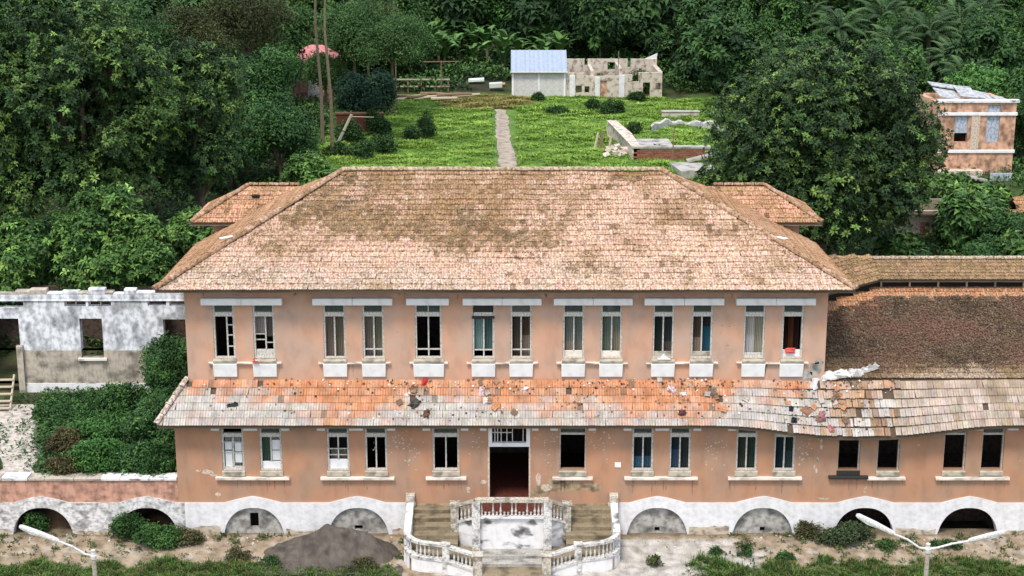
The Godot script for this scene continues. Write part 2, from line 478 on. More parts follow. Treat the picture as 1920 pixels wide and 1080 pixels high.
# d: what this window shows. Local axes: x across, y from the ground, z 0 at the wall's face
func window(parent: Node, x: float, y0: float, y1: float, z: float, w: float, d: Dictionary) -> MeshInstance3D:
	var f: Material = M.get(d.get("mat", "frame"))
	var tb: float = y1 - d.get("transom", 0.36)
	var h := w / 2
	var s := Shape.new()
	if not d.get("bare", false):
		for e in [-1, 1]: s.box(Vector3(e * (h - 0.04), (y0 + y1) / 2, -0.13), Vector3(0.08, y1 - y0, 0.14))
		s.box(Vector3(0, y1 - 0.03, -0.13), Vector3(w - 0.16, 0.06, 0.14))
		s.box(Vector3(0, tb - 0.09, -0.12), Vector3(w - 0.16, 0.18, 0.15))
		s.box(Vector3(0, y0 + 0.03, -0.13), Vector3(w - 0.16, 0.06, 0.14))
	else:
		for e in [-1, 1]: s.box(Vector3(e * (h - 0.025), (y0 + y1) / 2, -0.16), Vector3(0.05, y1 - y0, 0.10))
		s.box(Vector3(0, tb - 0.05, -0.16), Vector3(w - 0.10, 0.09, 0.10))
	var o := obj("window", s, f, parent)
	o.position = Vector3(x, 0, z)
	var b := y0 + 0.06
	var t := tb - 0.18
	var p: float = d.get("panel", 0.0)
	if p > 0:
		obj("lower_panel", Shape.new().slab(-h + 0.08, h - 0.08, b, b + p, -0.17, -0.13, 0.015), M.get(d.get("panel_mat", "frame")), o)
	if d.has("mull"):
		var mx: float = d.mull
		obj("mullion", Shape.new().span(mx - 0.03, mx + 0.03, b + p, t, -0.17, -0.105), f, o)
	if d.has("rail"):
		obj("glazing_bar", Shape.new().span(-h + 0.08, h - 0.08, b + d.rail, b + d.rail + 0.05, -0.175, -0.11), f, o)
	for q in d.get("bars", []):
		obj("glazing_bar", Shape.new().span(q[0], q[1], b + q[2] - 0.02, b + q[2] + 0.02, -0.17, -0.12), f, o)
	if d.get("two", false):
		obj("mullion", Shape.new().span(-0.025, 0.025, tb, y1 - 0.06, -0.17, -0.115), f, o)
	if d.get("glass", true):
		var g := Shape.new()
		g.quad(Vector3(-h + 0.08, tb, -0.15), Vector3(-h + 0.08, y1 - 0.06, -0.15), Vector3(h - 0.08, y1 - 0.06, -0.15), Vector3(h - 0.08, tb, -0.15))
		obj("transom_pane", g, M.glass, o)
	for c in d.get("curtains", []):
		# [x centre, width, colour, lower colour or null, split, bottom lift]
		var cu := curtain(c[1], b + (c[5] if c.size() > 5 else 0.0), t, c[2], c[3] if c[3] != null else Color(0, 0, 0, 0), c[4])
		obj("curtain", cu, M.cloth, o).position = Vector3(c[0], 0, -0.30)
	for q in d.get("panes", []):
		# solid whitish shutter panels: [x0, x1, y0, y1]
		obj("shutter_panel", Shape.new().slab(q[0], q[1], b + q[2], b + q[3], -0.19, -0.16, 0.01), M.white_paint, o)
	return o

# ---------------------------------------------------------------- leaves
func add_leaf(s: Shape, p: Vector3, dir: Vector3, up: Vector3, l: float, w: float, droop := 0.25) -> void:
	var side := dir.cross(up).normalized()
	var n := side.cross(dir).normalized()
	var mid := p + dir * l * 0.55 + n * w * 0.12
	var tip := p + dir * l - n * l * droop
	var a := p + dir * l * 0.5 + side * w * 0.5 + n * w * 0.3
	var b := p + dir * l * 0.5 - side * w * 0.5 + n * w * 0.3
	s.tri(p, a, mid); s.tri(a, tip, mid)
	s.tri(p, mid, b); s.tri(mid, tip, b)

func rosette(seed_: int, n: int, l: float, w: float) -> ArrayMesh:
	var r := RandomNumberGenerator.new(); r.seed = seed_
	var s := Shape.new()
	for k in n:
		var a := TAU * k / n * 1.62 + r.randf() * 0.5
		var e := r.randf_range(-0.15, 1.15)
		var d := Vector3(cos(a) * cos(e), sin(e), sin(a) * cos(e))
		s.col = Color(1, 1, 1) * r.randf_range(0.75, 1.15)
		add_leaf(s, d * 0.05, d, Vector3.UP if absf(d.y) < 0.9 else Vector3(1, 0, 0), l * r.randf_range(0.7, 1.1), w * r.randf_range(0.8, 1.1))
	return s.mesh()

func spray(seed_: int, n: int, rad: float, l: float, w: float) -> ArrayMesh:
	var r := RandomNumberGenerator.new(); r.seed = seed_
	var s := Shape.new()
	for k in n:
		var d := Vector3(r.randf_range(-1, 1), r.randf_range(-0.5, 0.8), r.randf_range(-1, 1)).normalized()
		var p := Vector3(r.randf_range(-1, 1), r.randf_range(-0.45, 0.45), r.randf_range(-1, 1)) * rad
		s.col = Color(1, 1, 1) * r.randf_range(0.7, 1.15)
		add_leaf(s, p, d, Vector3.UP if absf(d.y) < 0.9 else Vector3(1, 0, 0), l * r.randf_range(0.7, 1.2), w)
	return s.mesh()

func frond(l: float, w: float, n: int) -> ArrayMesh:
	var s := Shape.new()
	var pts := []; var rr := []
	for k in 7:
		var t := k / 6.0
		pts.append(Vector3(0, 0.75 * sin(t * 2.0) * l * 0.45 - t * t * l * 0.28, t * l * 0.92)); rr.append(0.05 * (1.1 - t))
	s.tube(pts, rr, 4)
	for k in n:
		var t := 0.12 + 0.86 * k / n
		var q := t * 6.0
		var p: Vector3 = pts[int(q)].lerp(pts[mini(int(q) + 1, 6)], q - int(q))
		var ll := w * sin(PI * clampf(t * 0.9 + 0.12, 0, 1))
		for e in [-1, 1]:
			s.col = Color(1, 1, 1) * (0.85 + 0.3 * ((k * 7 + e) % 5) / 5.0)
			var d := Vector3(e * 0.85, -0.22, 0.5).normalized()
			add_leaf(s, p, d, Vector3.UP, ll, 0.16, 0.2)
	return s.mesh()

func paddle(l: float, w: float) -> ArrayMesh:
	var s := Shape.new()
	var prev := []
	for k in 8:
		var t := k / 7.0
		var c := Vector3(0, sin(t * 1.9) * l * 0.62, (1 - cos(t * 1.75)) * l * 0.62)
		var ww := w * 0.5 * pow(sin(PI * clampf(t * 0.86 + 0.06, 0, 1)), 0.7)
		var row := [c + Vector3(-ww, 0.18 * ww, 0), c, c + Vector3(ww, 0.18 * ww, 0)]
		if prev:
			s.col = Color(1, 1, 1) * (0.8 + 0.25 * (k % 2))
			s.quad(prev[0], row[0], row[1], prev[1]); s.quad(prev[1], row[1], row[2], prev[2])
		prev = row
	return s.mesh()

func tuft(seed_: int, n: int, h: float, spread: float, w: float) -> ArrayMesh:
	var r := RandomNumberGenerator.new(); r.seed = seed_
	var s := Shape.new()
	for k in n:
		var a := r.randf() * TAU
		var d := Vector3(cos(a), 0, sin(a))
		var p := d * r.randf() * spread * 0.4
		var side := Vector3(-d.z, 0, d.x) * w * 0.5
		var hh := h * r.randf_range(0.6, 1.2)
		var mid := p + d * spread * 0.4 + Vector3(0, hh * 0.7, 0)
		var tip := p + d * spread * r.randf_range(0.7, 1.2) + Vector3(0, hh * r.randf_range(0.6, 1.0), 0)
		s.col = Color(1, 1, 1) * r.randf_range(0.82, 1.1)
		s.quad(p - side, mid - side, mid + side, p + side)
		s.tri(mid - side, tip, mid + side)
	return s.mesh()

var LEAF := {}
func leaf_colour(cols: Array, r: RandomNumberGenerator, bias := 0.0) -> Color:
	var t := clampf(pow(r.randf(), 1.5) + bias, 0, 0.999) * (cols.size() - 1)
	var c: Color = cols[int(t)].lerp(cols[int(t) + 1], t - int(t))
	var k := r.randf_range(0.8, 1.12)
	if r.randf() < 0.10: k *= 1.55
	return Color(c.r * k, c.g * k * r.randf_range(0.96, 1.04), c.b * k)

# the leaves of one crown: clumps round the ends of the limbs, lobes of them inside the ellipsoid R about C
func crown(parent: Node, called: String, C: Vector3, R: Vector3, lobes: int, n: int, leaf: String, size: float, cols: Array, r: RandomNumberGenerator, lobe_r := 0.36, material := "leaf", keep := -0.55) -> Array:
	var centres := []
	var tries := 0
	while centres.size() < lobes and tries < lobes * 40:
		tries += 1
		var d := Vector3(r.randf_range(-1, 1), r.randf_range(keep, 1), r.randf_range(-1, 1))
		if d.length() > 1 or d.length() < 0.35: continue
		var k := 0.68 / maxf(d.length(), 0.68) if d.length() > 0.68 else 1.0
		var p := C + d * k * R * r.randf_range(0.82, 1.12)
		var ok := true
		for q in centres:
			if q[0].distance_to(p) < 0.17 * R.length() * pow(8.0 / lobes, 0.33): ok = tries > lobes * 20
		if ok: centres.append([p, r.randf_range(0.6, 1.25), r.randf_range(-0.22, 0.2)])
	var xf := []; var cl := []
	var rad := R * lobe_r
	for k in n:
		var q: Array = centres[r.randi() % centres.size()]
		var d := Vector3(r.randfn(), r.randfn() * 0.9 + 0.25, r.randfn()).normalized()
		var depth := pow(r.randf(), 0.35)
		var p: Vector3 = q[0] + d * rad * q[1] * depth * r.randf_range(0.85, 1.15)
		var up := (d * 0.8 + Vector3.UP * 0.7 + Vector3(r.randfn(), r.randfn(), r.randfn()) * 0.25).normalized()
		var side := up.cross(Vector3(r.randfn(), r.randfn(), r.randfn())).normalized()
		var b := Basis(side, up, side.cross(up)).scaled_local(Vector3.ONE * size * r.randf_range(0.7, 1.3))
		xf.append(Transform3D(b, p))
		cl.append(leaf_colour(cols, r, q[2]))
	many(called, LEAF[leaf], M[material], xf, cl, parent).set_meta("kind", "stuff")
	return centres

func tree(called: String, h: float, R: Vector3, lobes: int, n: int, leaf: String, size: float, cols: Array, seed_: int, trunk_r: float, bark := "bark", lobe_r := 0.36, material := "leaf", stems := 1) -> Node3D:
	var r := RandomNumberGenerator.new(); r.seed = seed_
	var o := base(called)
	var C := Vector3(0, h - R.y * 0.98, 0)
	var holder := Node3D.new()
	var centres := crown(o, "crown", C, R, lobes, n, leaf, size, cols, r, lobe_r, material)
	holder.free()
	var s := Shape.new()
	var fork := Vector3(r.randfn() * 0.1 * trunk_r, maxf(C.y - R.y * 0.75, h * 0.22), r.randfn() * 0.1 * trunk_r)
	for e in stems:
		var off := Vector3(0, 0, 0) if stems == 1 else Vector3(cos(TAU * e / stems), 0, sin(TAU * e / stems)) * trunk_r * 1.6
		s.tube([off + Vector3(0, -0.6, 0), off * 0.8 + Vector3(0, 0.25, 0), off * 0.5 + fork * 0.55 + Vector3(0.06, 0, 0.05), fork], [trunk_r * 1.45, trunk_r * 1.05, trunk_r * 0.88, trunk_r * 0.75], 8)
	for k in mini(centres.size(), 16):
		var p: Vector3 = centres[k][0]
		var mid := fork.lerp(p, 0.5) + Vector3(r.randfn(), r.randfn() + 0.5, r.randfn()) * 0.06 * R.length()
		s.tube([fork - Vector3(0, 0.1, 0), mid, p], [trunk_r * 0.5, trunk_r * 0.3, trunk_r * 0.09], 5)
	obj("trunk", s, M[bark], o)
	return o

func shrub(called: String, R: Vector3, lobes: int, n: int, leaf: String, size: float, cols: Array, seed_: int, material := "leaf") -> Node3D:
	var r := RandomNumberGenerator.new(); r.seed = seed_
	var o := base(called)
	var centres := crown(o, "foliage", Vector3(0, R.y * 0.55, 0), R, lobes, n, leaf, size, cols, r, 0.38, material, -0.4)
	var s := Shape.new()
	for k in mini(centres.size(), 7):
		var p: Vector3 = centres[k][0]
		s.tube([Vector3(p.x * 0.15, -0.2, p.z * 0.15), Vector3(p.x * 0.4, p.y * 0.5, p.z * 0.4), p], [0.05, 0.04, 0.015], 5)
	obj("stem", s, M.bark, o)
	return o

# ---------------------------------------------------------------- the scene
func _ready() -> void:
	var cam := Camera3D.new()
	cam.name = "camera"
	cam.position = Vector3(0, 26.56, 62.45)
	cam.rotation_degrees = Vector3(-14, 0, 0)
	cam.fov = 21.333
	cam.near = 0.5
	cam.far = 900
	add_child(cam)
	cam.current = true
	var env := Environment.new()
	env.background_mode = Environment.BG_SKY
	var sm := ProceduralSkyMaterial.new()
	sm.sky_top_color = Color(0.80, 0.85, 0.92)
	sm.sky_horizon_color = Color(0.86, 0.88, 0.90)
	sm.sky_curve = 0.2
	sm.sky_energy_multiplier = 1.15
	sm.ground_bottom_color = Color(0.25, 0.26, 0.20)
	sm.ground_horizon_color = Color(0.5, 0.52, 0.48)
	sm.sun_angle_max = 2.0
	var sky := Sky.new()
	sky.sky_material = sm
	env.sky = sky
	env.tonemap_mode = Environment.TONE_MAPPER_LINEAR
	env.tonemap_exposure = 1.5
	env.sdfgi_enabled = true
	env.ssao_enabled = true
	env.ssil_enabled = true
	var we := WorldEnvironment.new()
	we.name = "sky"
	we.environment = env
	add_child(we)
	var sun := DirectionalLight3D.new()
	sun.name = "sun"
	sun.rotation_degrees = Vector3(-60, -22, 0)
	sun.light_energy = 0.75
	sun.light_color = Color(1.0, 0.97, 0.92)
	sun.light_angular_distance = 14.0
	sun.shadow_enabled = true
	add_child(sun)

	rng.seed = 77
	nz.seed = 11
	nz.noise_type = FastNoiseLite.TYPE_SIMPLEX_SMOOTH
	nz.frequency = 0.02
	nz.fractal_octaves = 5
	make_materials()
	make_leaves()
	make_ground()
	main_building()
	side_wing()
	garden_wall()
	entrance_stairs()
	left_ruin()
	background_buildings()
	roof_debris()
	yard_things()
	meadow_things()
	trees_near()
	forest()
	count_alike()

func make_leaves() -> void:
	LEAF.rosette = rosette(1, 9, 0.50, 0.20)
	LEAF.broad = rosette(2, 7, 0.55, 0.27)
	LEAF.spray = spray(3, 15, 0.42, 0.24, 0.10)
	LEAF.fine = spray(4, 22, 0.5, 0.14, 0.06)
	LEAF.frond = frond(3.2, 0.75, 16)
	LEAF.paddle = paddle(2.6, 0.62)
	LEAF.tuft = tuft(5, 8, 0.30, 0.20, 0.035)
	LEAF.weed = rosette(6, 7, 0.16, 0.08)

# ---------------------------------------------------------------- ground
func yard_colour(x: float, z: float) -> Color:
	var n := nz.get_noise_2d(x * 22.0, z * 22.0)
	var n2 := nz.get_noise_2d(x * 60.0 + 300, z * 60.0)
	var c := mixc(Color(0.40, 0.31, 0.22), Color(0.32, 0.23, 0.15), 0.5 + n * 1.6)
	c = mixc(c, Color(0.50, 0.43, 0.36), n2 * 2.2)
	# trodden cement by the right-hand stair
	var e := 1.0 - smoothstep(2.6, 4.0, absf(x - 6.6) + n * 3.0)
	if z > 0.45: c = mixc(c, mixc(Color(0.60, 0.55, 0.51), Color(0.46, 0.42, 0.37), 0.5 + n2 * 2.0), e)
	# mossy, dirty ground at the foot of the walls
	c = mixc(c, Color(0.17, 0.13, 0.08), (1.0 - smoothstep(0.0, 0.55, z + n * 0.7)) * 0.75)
	# grass towards the garden in front
	var side := smoothstep(7.3, 9.0, x) if x > 0 else smoothstep(-4.4, -5.2, x)
	var g := smoothstep(2.3, 2.8, z + n * 1.0) * side
	if z > 6.0: g = 1.0 if absf(x) > 2.2 else 0.0
	c = mixc(c, Color(0.085, 0.105, 0.035), g * 0.9)
	return c

func far_colour(x: float, z: float) -> Color:
	var n := nz.get_noise_2d(x * 8.0, z * 8.0)
	var n2 := nz.get_noise_2d(x * 25.0 + 90, z * 25.0)
	if z > -15.0:
		return mixc(Color(0.10, 0.085, 0.05), Color(0.06, 0.09, 0.03), 0.5 + n2 * 2.0)
	var green := mixc(Color(0.15, 0.26, 0.038), Color(0.085, 0.18, 0.030), 0.5 + n * 1.7)
	green = mixc(green, Color(0.11, 0.19, 0.03), n2 * 1.8)
	var c := green
	var dry := 1.0 - smoothstep(2.0, 5.0, Vector2((x + 2.2) * 0.9, (z + 74.5) * 0.8).length() + n * 4.0)
	c = mixc(c, Color(0.26, 0.22, 0.06), dry * 0.85)
	var wood := smoothstep(-76.0, -84.0, z + n * 6.0)
	if x < -12: wood = maxf(wood, smoothstep(-12.0, -16.0, x + n * 5.0))
	if x > 17: wood = maxf(wood, smoothstep(17.0, 22.0, x + n * 5.0) * 0.7)
	return mixc(c, mixc(Color(0.020, 0.030, 0.012), Color(0.05, 0.042, 0.025), 0.4 + n2), wood)

func make_ground() -> void:
	var xs := [-220.0, -120.0, -60.0, -40.0, -32.0] + steps(-26.0, 26.0, 208) + [32.0, 40.0, 60.0, 120.0, 220.0]
	var zs := steps(-0.6, 6.0, 33) + [8.0, 12.0, 20.0, 40.0, 80.0, 160.0]
	var lie := func(x, z): return (land(x, maxf(z, 0.0)) + 0.05 * nz.get_noise_2d(x * 40.0, z * 40.0)) if z > 0 else -0.12
	struct("ground_yard", grid(xs, zs, lie, yard_colour), M.ground_dirt)
	xs = [-260.0, -180.0, -130.0, -100.0, -80.0] + steps(-66.0, 66.0, 110) + [80.0, 100.0, 130.0, 180.0, 260.0]
	zs = [-320.0, -260.0, -220.0, -190.0, -170.0] + steps(-150.0, -90.0, 20) + steps(-88.0, -16.0, 60) + steps(-15.0, -0.3, 14)
	var back := func(x, z):
		var under: bool = (x > -13.9 and z > -13.5) if x < 13.0 else z > -9.6
		return -0.8 if under else ground(x, z)
	struct("ground_hillside", grid(xs, zs, back, far_colour), M.ground_far)
	# the footpath behind the house
	var s := Shape.new()
	var prev := []
	for k in 64:
		var t := k / 63.0
		var z := lerpf(-34.0, -69.5, t)
		var x := -0.35 - 0.75 * smoothstep(0.35, 1.0, t) + 0.22 * sin(t * 9.0) * t
		var w := lerpf(0.66, 0.48, t) * (1.0 + 0.55 * nz.get_noise_2d(z * 30.0, 5.0))
		var row := [Vector3(x - w, ground(x - w, z) + 0.05, z), Vector3(x, ground(x, z) + 0.07, z), Vector3(x + w, ground(x + w, z) + 0.05, z)]
		if prev:
			s.quad(prev[0], row[0], row[1], prev[1]); s.quad(prev[1], row[1], row[2], prev[2])
		prev = row
	struct("footpath", s, M.path_dirt)
	s = Shape.new()
	prev = []
	for k in 24:
		var t := k / 23.0
		var z := lerpf(-0.5, -7.5, t)
		var x := -21.75 - 2.2 * t + 0.25 * sin(t * 5.0)
		var w := (0.75 + 0.5 * t) * (1.0 + 0.4 * nz.get_noise_2d(z * 60.0, 50.0))
		var row := [Vector3(x - w, ground(x - w, z) + 0.05, z), Vector3(x, ground(x, z) + 0.07, z), Vector3(x + w, ground(x + w, z) + 0.05, z)]
		if prev:
			s.quad(prev[0], row[0], row[1], prev[1]); s.quad(prev[1], row[1], row[2], prev[2])
		prev = row
	struct("garden_path", s, M.garden_dirt)

# ---------------------------------------------------------------- the house
const PINK := Color(0.63, 0.445, 0.35)
const GREY := Color(0.58, 0.49, 0.42)
const BROWN := Color(0.375, 0.25, 0.145)
const ORANGE := Color(0.63, 0.275, 0.14)
const PALE := Color(0.585, 0.535, 0.495)
const MOSS := Color(0.115, 0.072, 0.052)

func vary(c: Color, r: RandomNumberGenerator, a := 0.12) -> Color:
	var k := 1.0 + r.randf_range(-a, a)
	return Color(c.r * k, c.g * k * r.randf_range(0.97, 1.03), c.b * k * r.randf_range(0.95, 1.05))

func main_tile(p: Vector3, _row: int, _u: float, v: float, r: RandomNumberGenerator) -> Color:
	var xs := (p.x + 14.95) / 29.35
	var vs := v / 8.27
	var n := nz.get_noise_2d(p.x * 14.0, v * 17.0)
	var n2 := nz.get_noise_2d(p.x * 55.0 + 70, v * 30.0)
	var b := smoothstep(0.16, 0.55, vs) * smoothstep(0.10, 0.24, xs) * (1.0 - 0.8 * smoothstep(0.42, 0.72, xs)) * 0.85
	b += (1.0 - smoothstep(0.0, 0.09, absf(xs - 0.735 - (vs - 0.7) * -0.10))) * smoothstep(0.35, 0.6, vs) * 0.55
	b = clampf(b * 1.15 + n * 1.1 + n2 * 0.7 - 0.06, 0, 1)
	var c := mixc(PINK, GREY, smoothstep(0.34, 0.08, vs) * (0.75 + n) + n2 * 0.8)
	c = mixc(c, Color(0.69, 0.505, 0.405), smoothstep(0.45, 0.85, xs) * 0.6)
	c = mixc(c, BROWN, b)
	if r.randf() < 0.012 + 0.04 * b: c = mixc(c, Color(0.17, 0.10, 0.055), 0.65)
	elif r.randf() < 0.05: c = mixc(c, Color(0.66, 0.54, 0.46), 0.5)
	return vary(c, r, 0.07)

func side_tile(p: Vector3, _row: int, _u: float, v: float, r: RandomNumberGenerator) -> Color:
	var n := nz.get_noise_2d(p.x * 20.0 + p.z * 17.0, v * 20.0)
	return vary(mixc(Color(0.42, 0.265, 0.16), Color(0.50, 0.32, 0.21), 0.5 + n * 2.0), r, 0.10)

func wing_tile(p: Vector3, _row: int, _u: float, v: float, r: RandomNumberGenerator) -> Color:
	var n := nz.get_noise_2d(p.x * 30.0, v * 30.0 + 40)
	var c := mixc(Color(0.62, 0.37, 0.26), Color(0.46, 0.29, 0.17), 0.45 + n * 2.0)
	if r.randf() < 0.04: c = Color(0.26, 0.16, 0.09)
	return vary(c, r, 0.12)

const ORANGE_LINE := [[-15.2, 1.1], [-13.9, 0.78], [-11.5, 0.72], [-9.3, 0.55], [-7.6, 0.12], [-5.6, 0.28], [-4.5, 0.72], [-1.4, 0.66], [-0.2, 0.48], [2.7, 0.5], [5.4, 0.36], [8.6, 0.14], [9.0, 0.38], [9.6, 0.76], [12.4, 0.80], [13.6, 1.0], [15.0, 1.2], [40.0, 1.2]]
func skirt_tile(p: Vector3, row: int, _u: float, v: float, r: RandomNumberGenerator) -> Color:
	var s := v / 2.086
	var line := 0.5
	for k in ORANGE_LINE.size() - 1:
		if p.x >= ORANGE_LINE[k][0] and p.x < ORANGE_LINE[k + 1][0]:
			line = lerpf(ORANGE_LINE[k][1], ORANGE_LINE[k + 1][1], (p.x - ORANGE_LINE[k][0]) / (ORANGE_LINE[k + 1][0] - ORANGE_LINE[k][0]))
	var n := nz.get_noise_2d(p.x * 30.0, v * 50.0)
	var n2 := nz.get_noise_2d(p.x * 70.0, v * 70.0 + 33)
	var low := mixc(PALE, Color(0.62, 0.44, 0.36), (0.35 if p.x > -1.0 and p.x < 9.2 else 0.0) + n * 1.5)
	low = mixc(low, Color(0.50, 0.46, 0.41), n2 * 1.3)
	var t := smoothstep(line - 0.27, line + 0.27, s + n * 0.4 + n2 * 0.12)
	if p.x > 13.2 and p.x < 16.6:
		low = mixc(low, Color(0.46, 0.28, 0.15), smoothstep(0.02, 0.30, n) * 0.8)
		if row > 3: low = mixc(low, Color(0.60, 0.35, 0.22), 0.55)
	if p.x > 13.0:
		var seam := absf(p.x - (15.0 + (1.0 - s) * 1.15 + n * 0.8))
		low = mixc(low, Color(0.33, 0.18, 0.09), (1.0 - smoothstep(0.12, 0.34, seam)) * 0.85)
		seam = absf(p.x - (14.55 + n * 1.2))
		if s < 0.6: low = mixc(low, Color(0.36, 0.21, 0.11), (1.0 - smoothstep(0.1, 0.3, seam)) * 0.8)
	if p.x > 16.6:
		low = mixc(mixc(Color(0.60, 0.455, 0.375), Color(0.54, 0.475, 0.42), 0.5 + n), Color(0.42, 0.31, 0.21), smoothstep(19.0, 22.0, p.x + n * 8.0) * 0.6 + n2)
		t = 0.0
		low = mixc(low, Color(0.36, 0.26, 0.17), smoothstep(0.55, 1.05, s + n * 0.7) * 0.75)
	var c := mixc(low, mixc(ORANGE, Color(0.68, 0.36, 0.22), 0.3 + n2 * 2.0), t)
	if r.randf() < 0.008: c = mixc(c, Color(0.2, 0.15, 0.11), 0.7)
	return vary(c, r, 0.05)

func brown_tile(p: Vector3, _row: int, _u: float, v: float, r: RandomNumberGenerator) -> Color:
	var n := nz.get_noise_2d(p.x * 22.0, v * 14.0)
	var n2 := nz.get_noise_2d(p.x * 60.0, v * 60.0)
	var edge := brown_top(p.x) - v
	var c := mixc(MOSS, Color(0.17, 0.11, 0.075), 0.4 + n * 2.0)
	c = mixc(c, Color(0.33, 0.245, 0.15), smoothstep(2.6, 0.4, v) * (0.6 + n))
	c = mixc(c, Color(0.50, 0.41, 0.32), smoothstep(1.1, 0.1, v + n * 1.5) * smoothstep(15.5, 17.5, p.x))
	c = mixc(c, Color(0.15, 0.13, 0.085), smoothstep(16.5, 14.0, p.x) * (0.6 + n2))
	if r.randf() < 0.02: c = mixc(c, Color(0.44, 0.33, 0.25), 0.6)
	if edge < 0.80 + n2 * 0.9: c = mixc(Color(0.68, 0.37, 0.21), Color(0.64, 0.40, 0.26), r.randf())
	return vary(c, r, 0.12)

func brown_top(x: float) -> float:
	return lerpf(4.75, 6.22, clampf((x - 13.4) / 3.5, 0, 1))

func sag(x: float) -> float:
	return 0.50 * smoothstep(8.6, 14.2, x) * (1.0 - smoothstep(15.6, 21.0, x))

func skirt_warp(p: Vector3, s: float, r: RandomNumberGenerator) -> Vector3:
	p.y -= sag(p.x) * (1.05 - s)
	p.y += 0.02 * nz.get_noise_2d(p.x * 30.0, 9.0)
	if p.x > 13.0 and p.x < 16.7:
		p += Vector3(r.randfn() * 0.012, absf(r.randfn()) * 0.022, r.randfn() * 0.012)
	return p

func deck_strip(x0: float, x1: float, z: float, n: int) -> Shape:
	# the boarding under the skirt roof, sagging with it
	var s := Shape.new()
	for k in n:
		var a := lerpf(x0, x1, float(k) / n); var b := lerpf(x0, x1, float(k + 1) / n)
		var la := maxf(0.0, -14.0 - a) * 1.2; var lb := maxf(0.0, -14.0 - b) * 1.2
		var p := [Vector3(a, 5.13 - sag(a) * 1.05, z + 0.75), Vector3(b, 5.13 - sag(b) * 1.05, z + 0.75), Vector3(b, 6.74 - lb, z - 0.62 + lb), Vector3(a, 6.74 - la, z - 0.62 + la)]
		s.quad(p[0], p[3], p[2], p[1])
		var d := Vector3(0, -0.12, 0)
		s.quad(p[0] + d, p[1] + d, p[2] + d, p[3] + d)
		s.quad(p[0], p[1], p[1] + d, p[0] + d)
	return s

func pair_trim(h: Node, xa: float, xb: float, upper: bool) -> void:
	var m := (xa + xb) / 2
	if upper:
		for e in [[xa - 0.86, m - 0.008], [m + 0.008, xb + 0.86]]:
			obj("window_hood", Shape.new().slab(e[0], e[1], 10.17, 10.46, -0.6, -0.22), M.white_paint, h)
		obj("window_sill", Shape.new().slab(xa - 0.72, xb + 0.72, 7.50, 7.57, -0.6, -0.46, 0.01), M.sill, h)
		for x in [xa, xb]: apron(h, x, 0.51)
	else:
		obj("window_sill", Shape.new().slab(xa - 0.78, xb + 0.78, 2.44, 2.56, 0, 0.17, 0.015), M.sill, h)
		for e in [[xa - 0.86, xa - 0.52], [xa + 0.52, xb - 0.52], [xb + 0.52, xb + 0.86]]:
			obj("hood_bracket", Shape.new().slab(e[0], e[1], 4.72, 4.96, 0, 0.22), M.white_paint, h)
		for x in [xa, xb]:
			obj("window_ledge", Shape.new().slab(x - 0.50, x + 0.50, 2.58, 2.83, -0.02, 0.075, 0.05), M.sill_grey, h)

func apron(h: Node, x: float, w: float) -> void:
	var s := Shape.new()
	# a shallow box that narrows downwards, with a sloping ledge on top
	var a := [Vector3(x - w, 7.50, -0.43), Vector3(x + w, 7.50, -0.43), Vector3(x + w * 0.97, 6.93, -0.50), Vector3(x - w * 0.97, 6.93, -0.50)]
	var b := [Vector3(x - w, 7.62, -0.6), Vector3(x + w, 7.62, -0.6), Vector3(x + w * 0.97, 6.90, -0.6), Vector3(x - w * 0.97, 6.90, -0.6)]
	s.quad(a[0], a[1], a[2], a[3]); s.quad(b[0], b[1], a[1], a[0])
	s.quad(a[3], a[2], b[2], b[3]); s.quad(b[0], a[0], a[3], b[3]); s.quad(a[1], b[1], b[2], a[2])
	obj("window_apron", s, M.white_paint, h)
	obj("window_ledge", Shape.new().slab(x - w * 0.97, x + w * 0.97, 7.575, 7.72, -0.62, -0.40, 0.05), M.sill_grey, h)

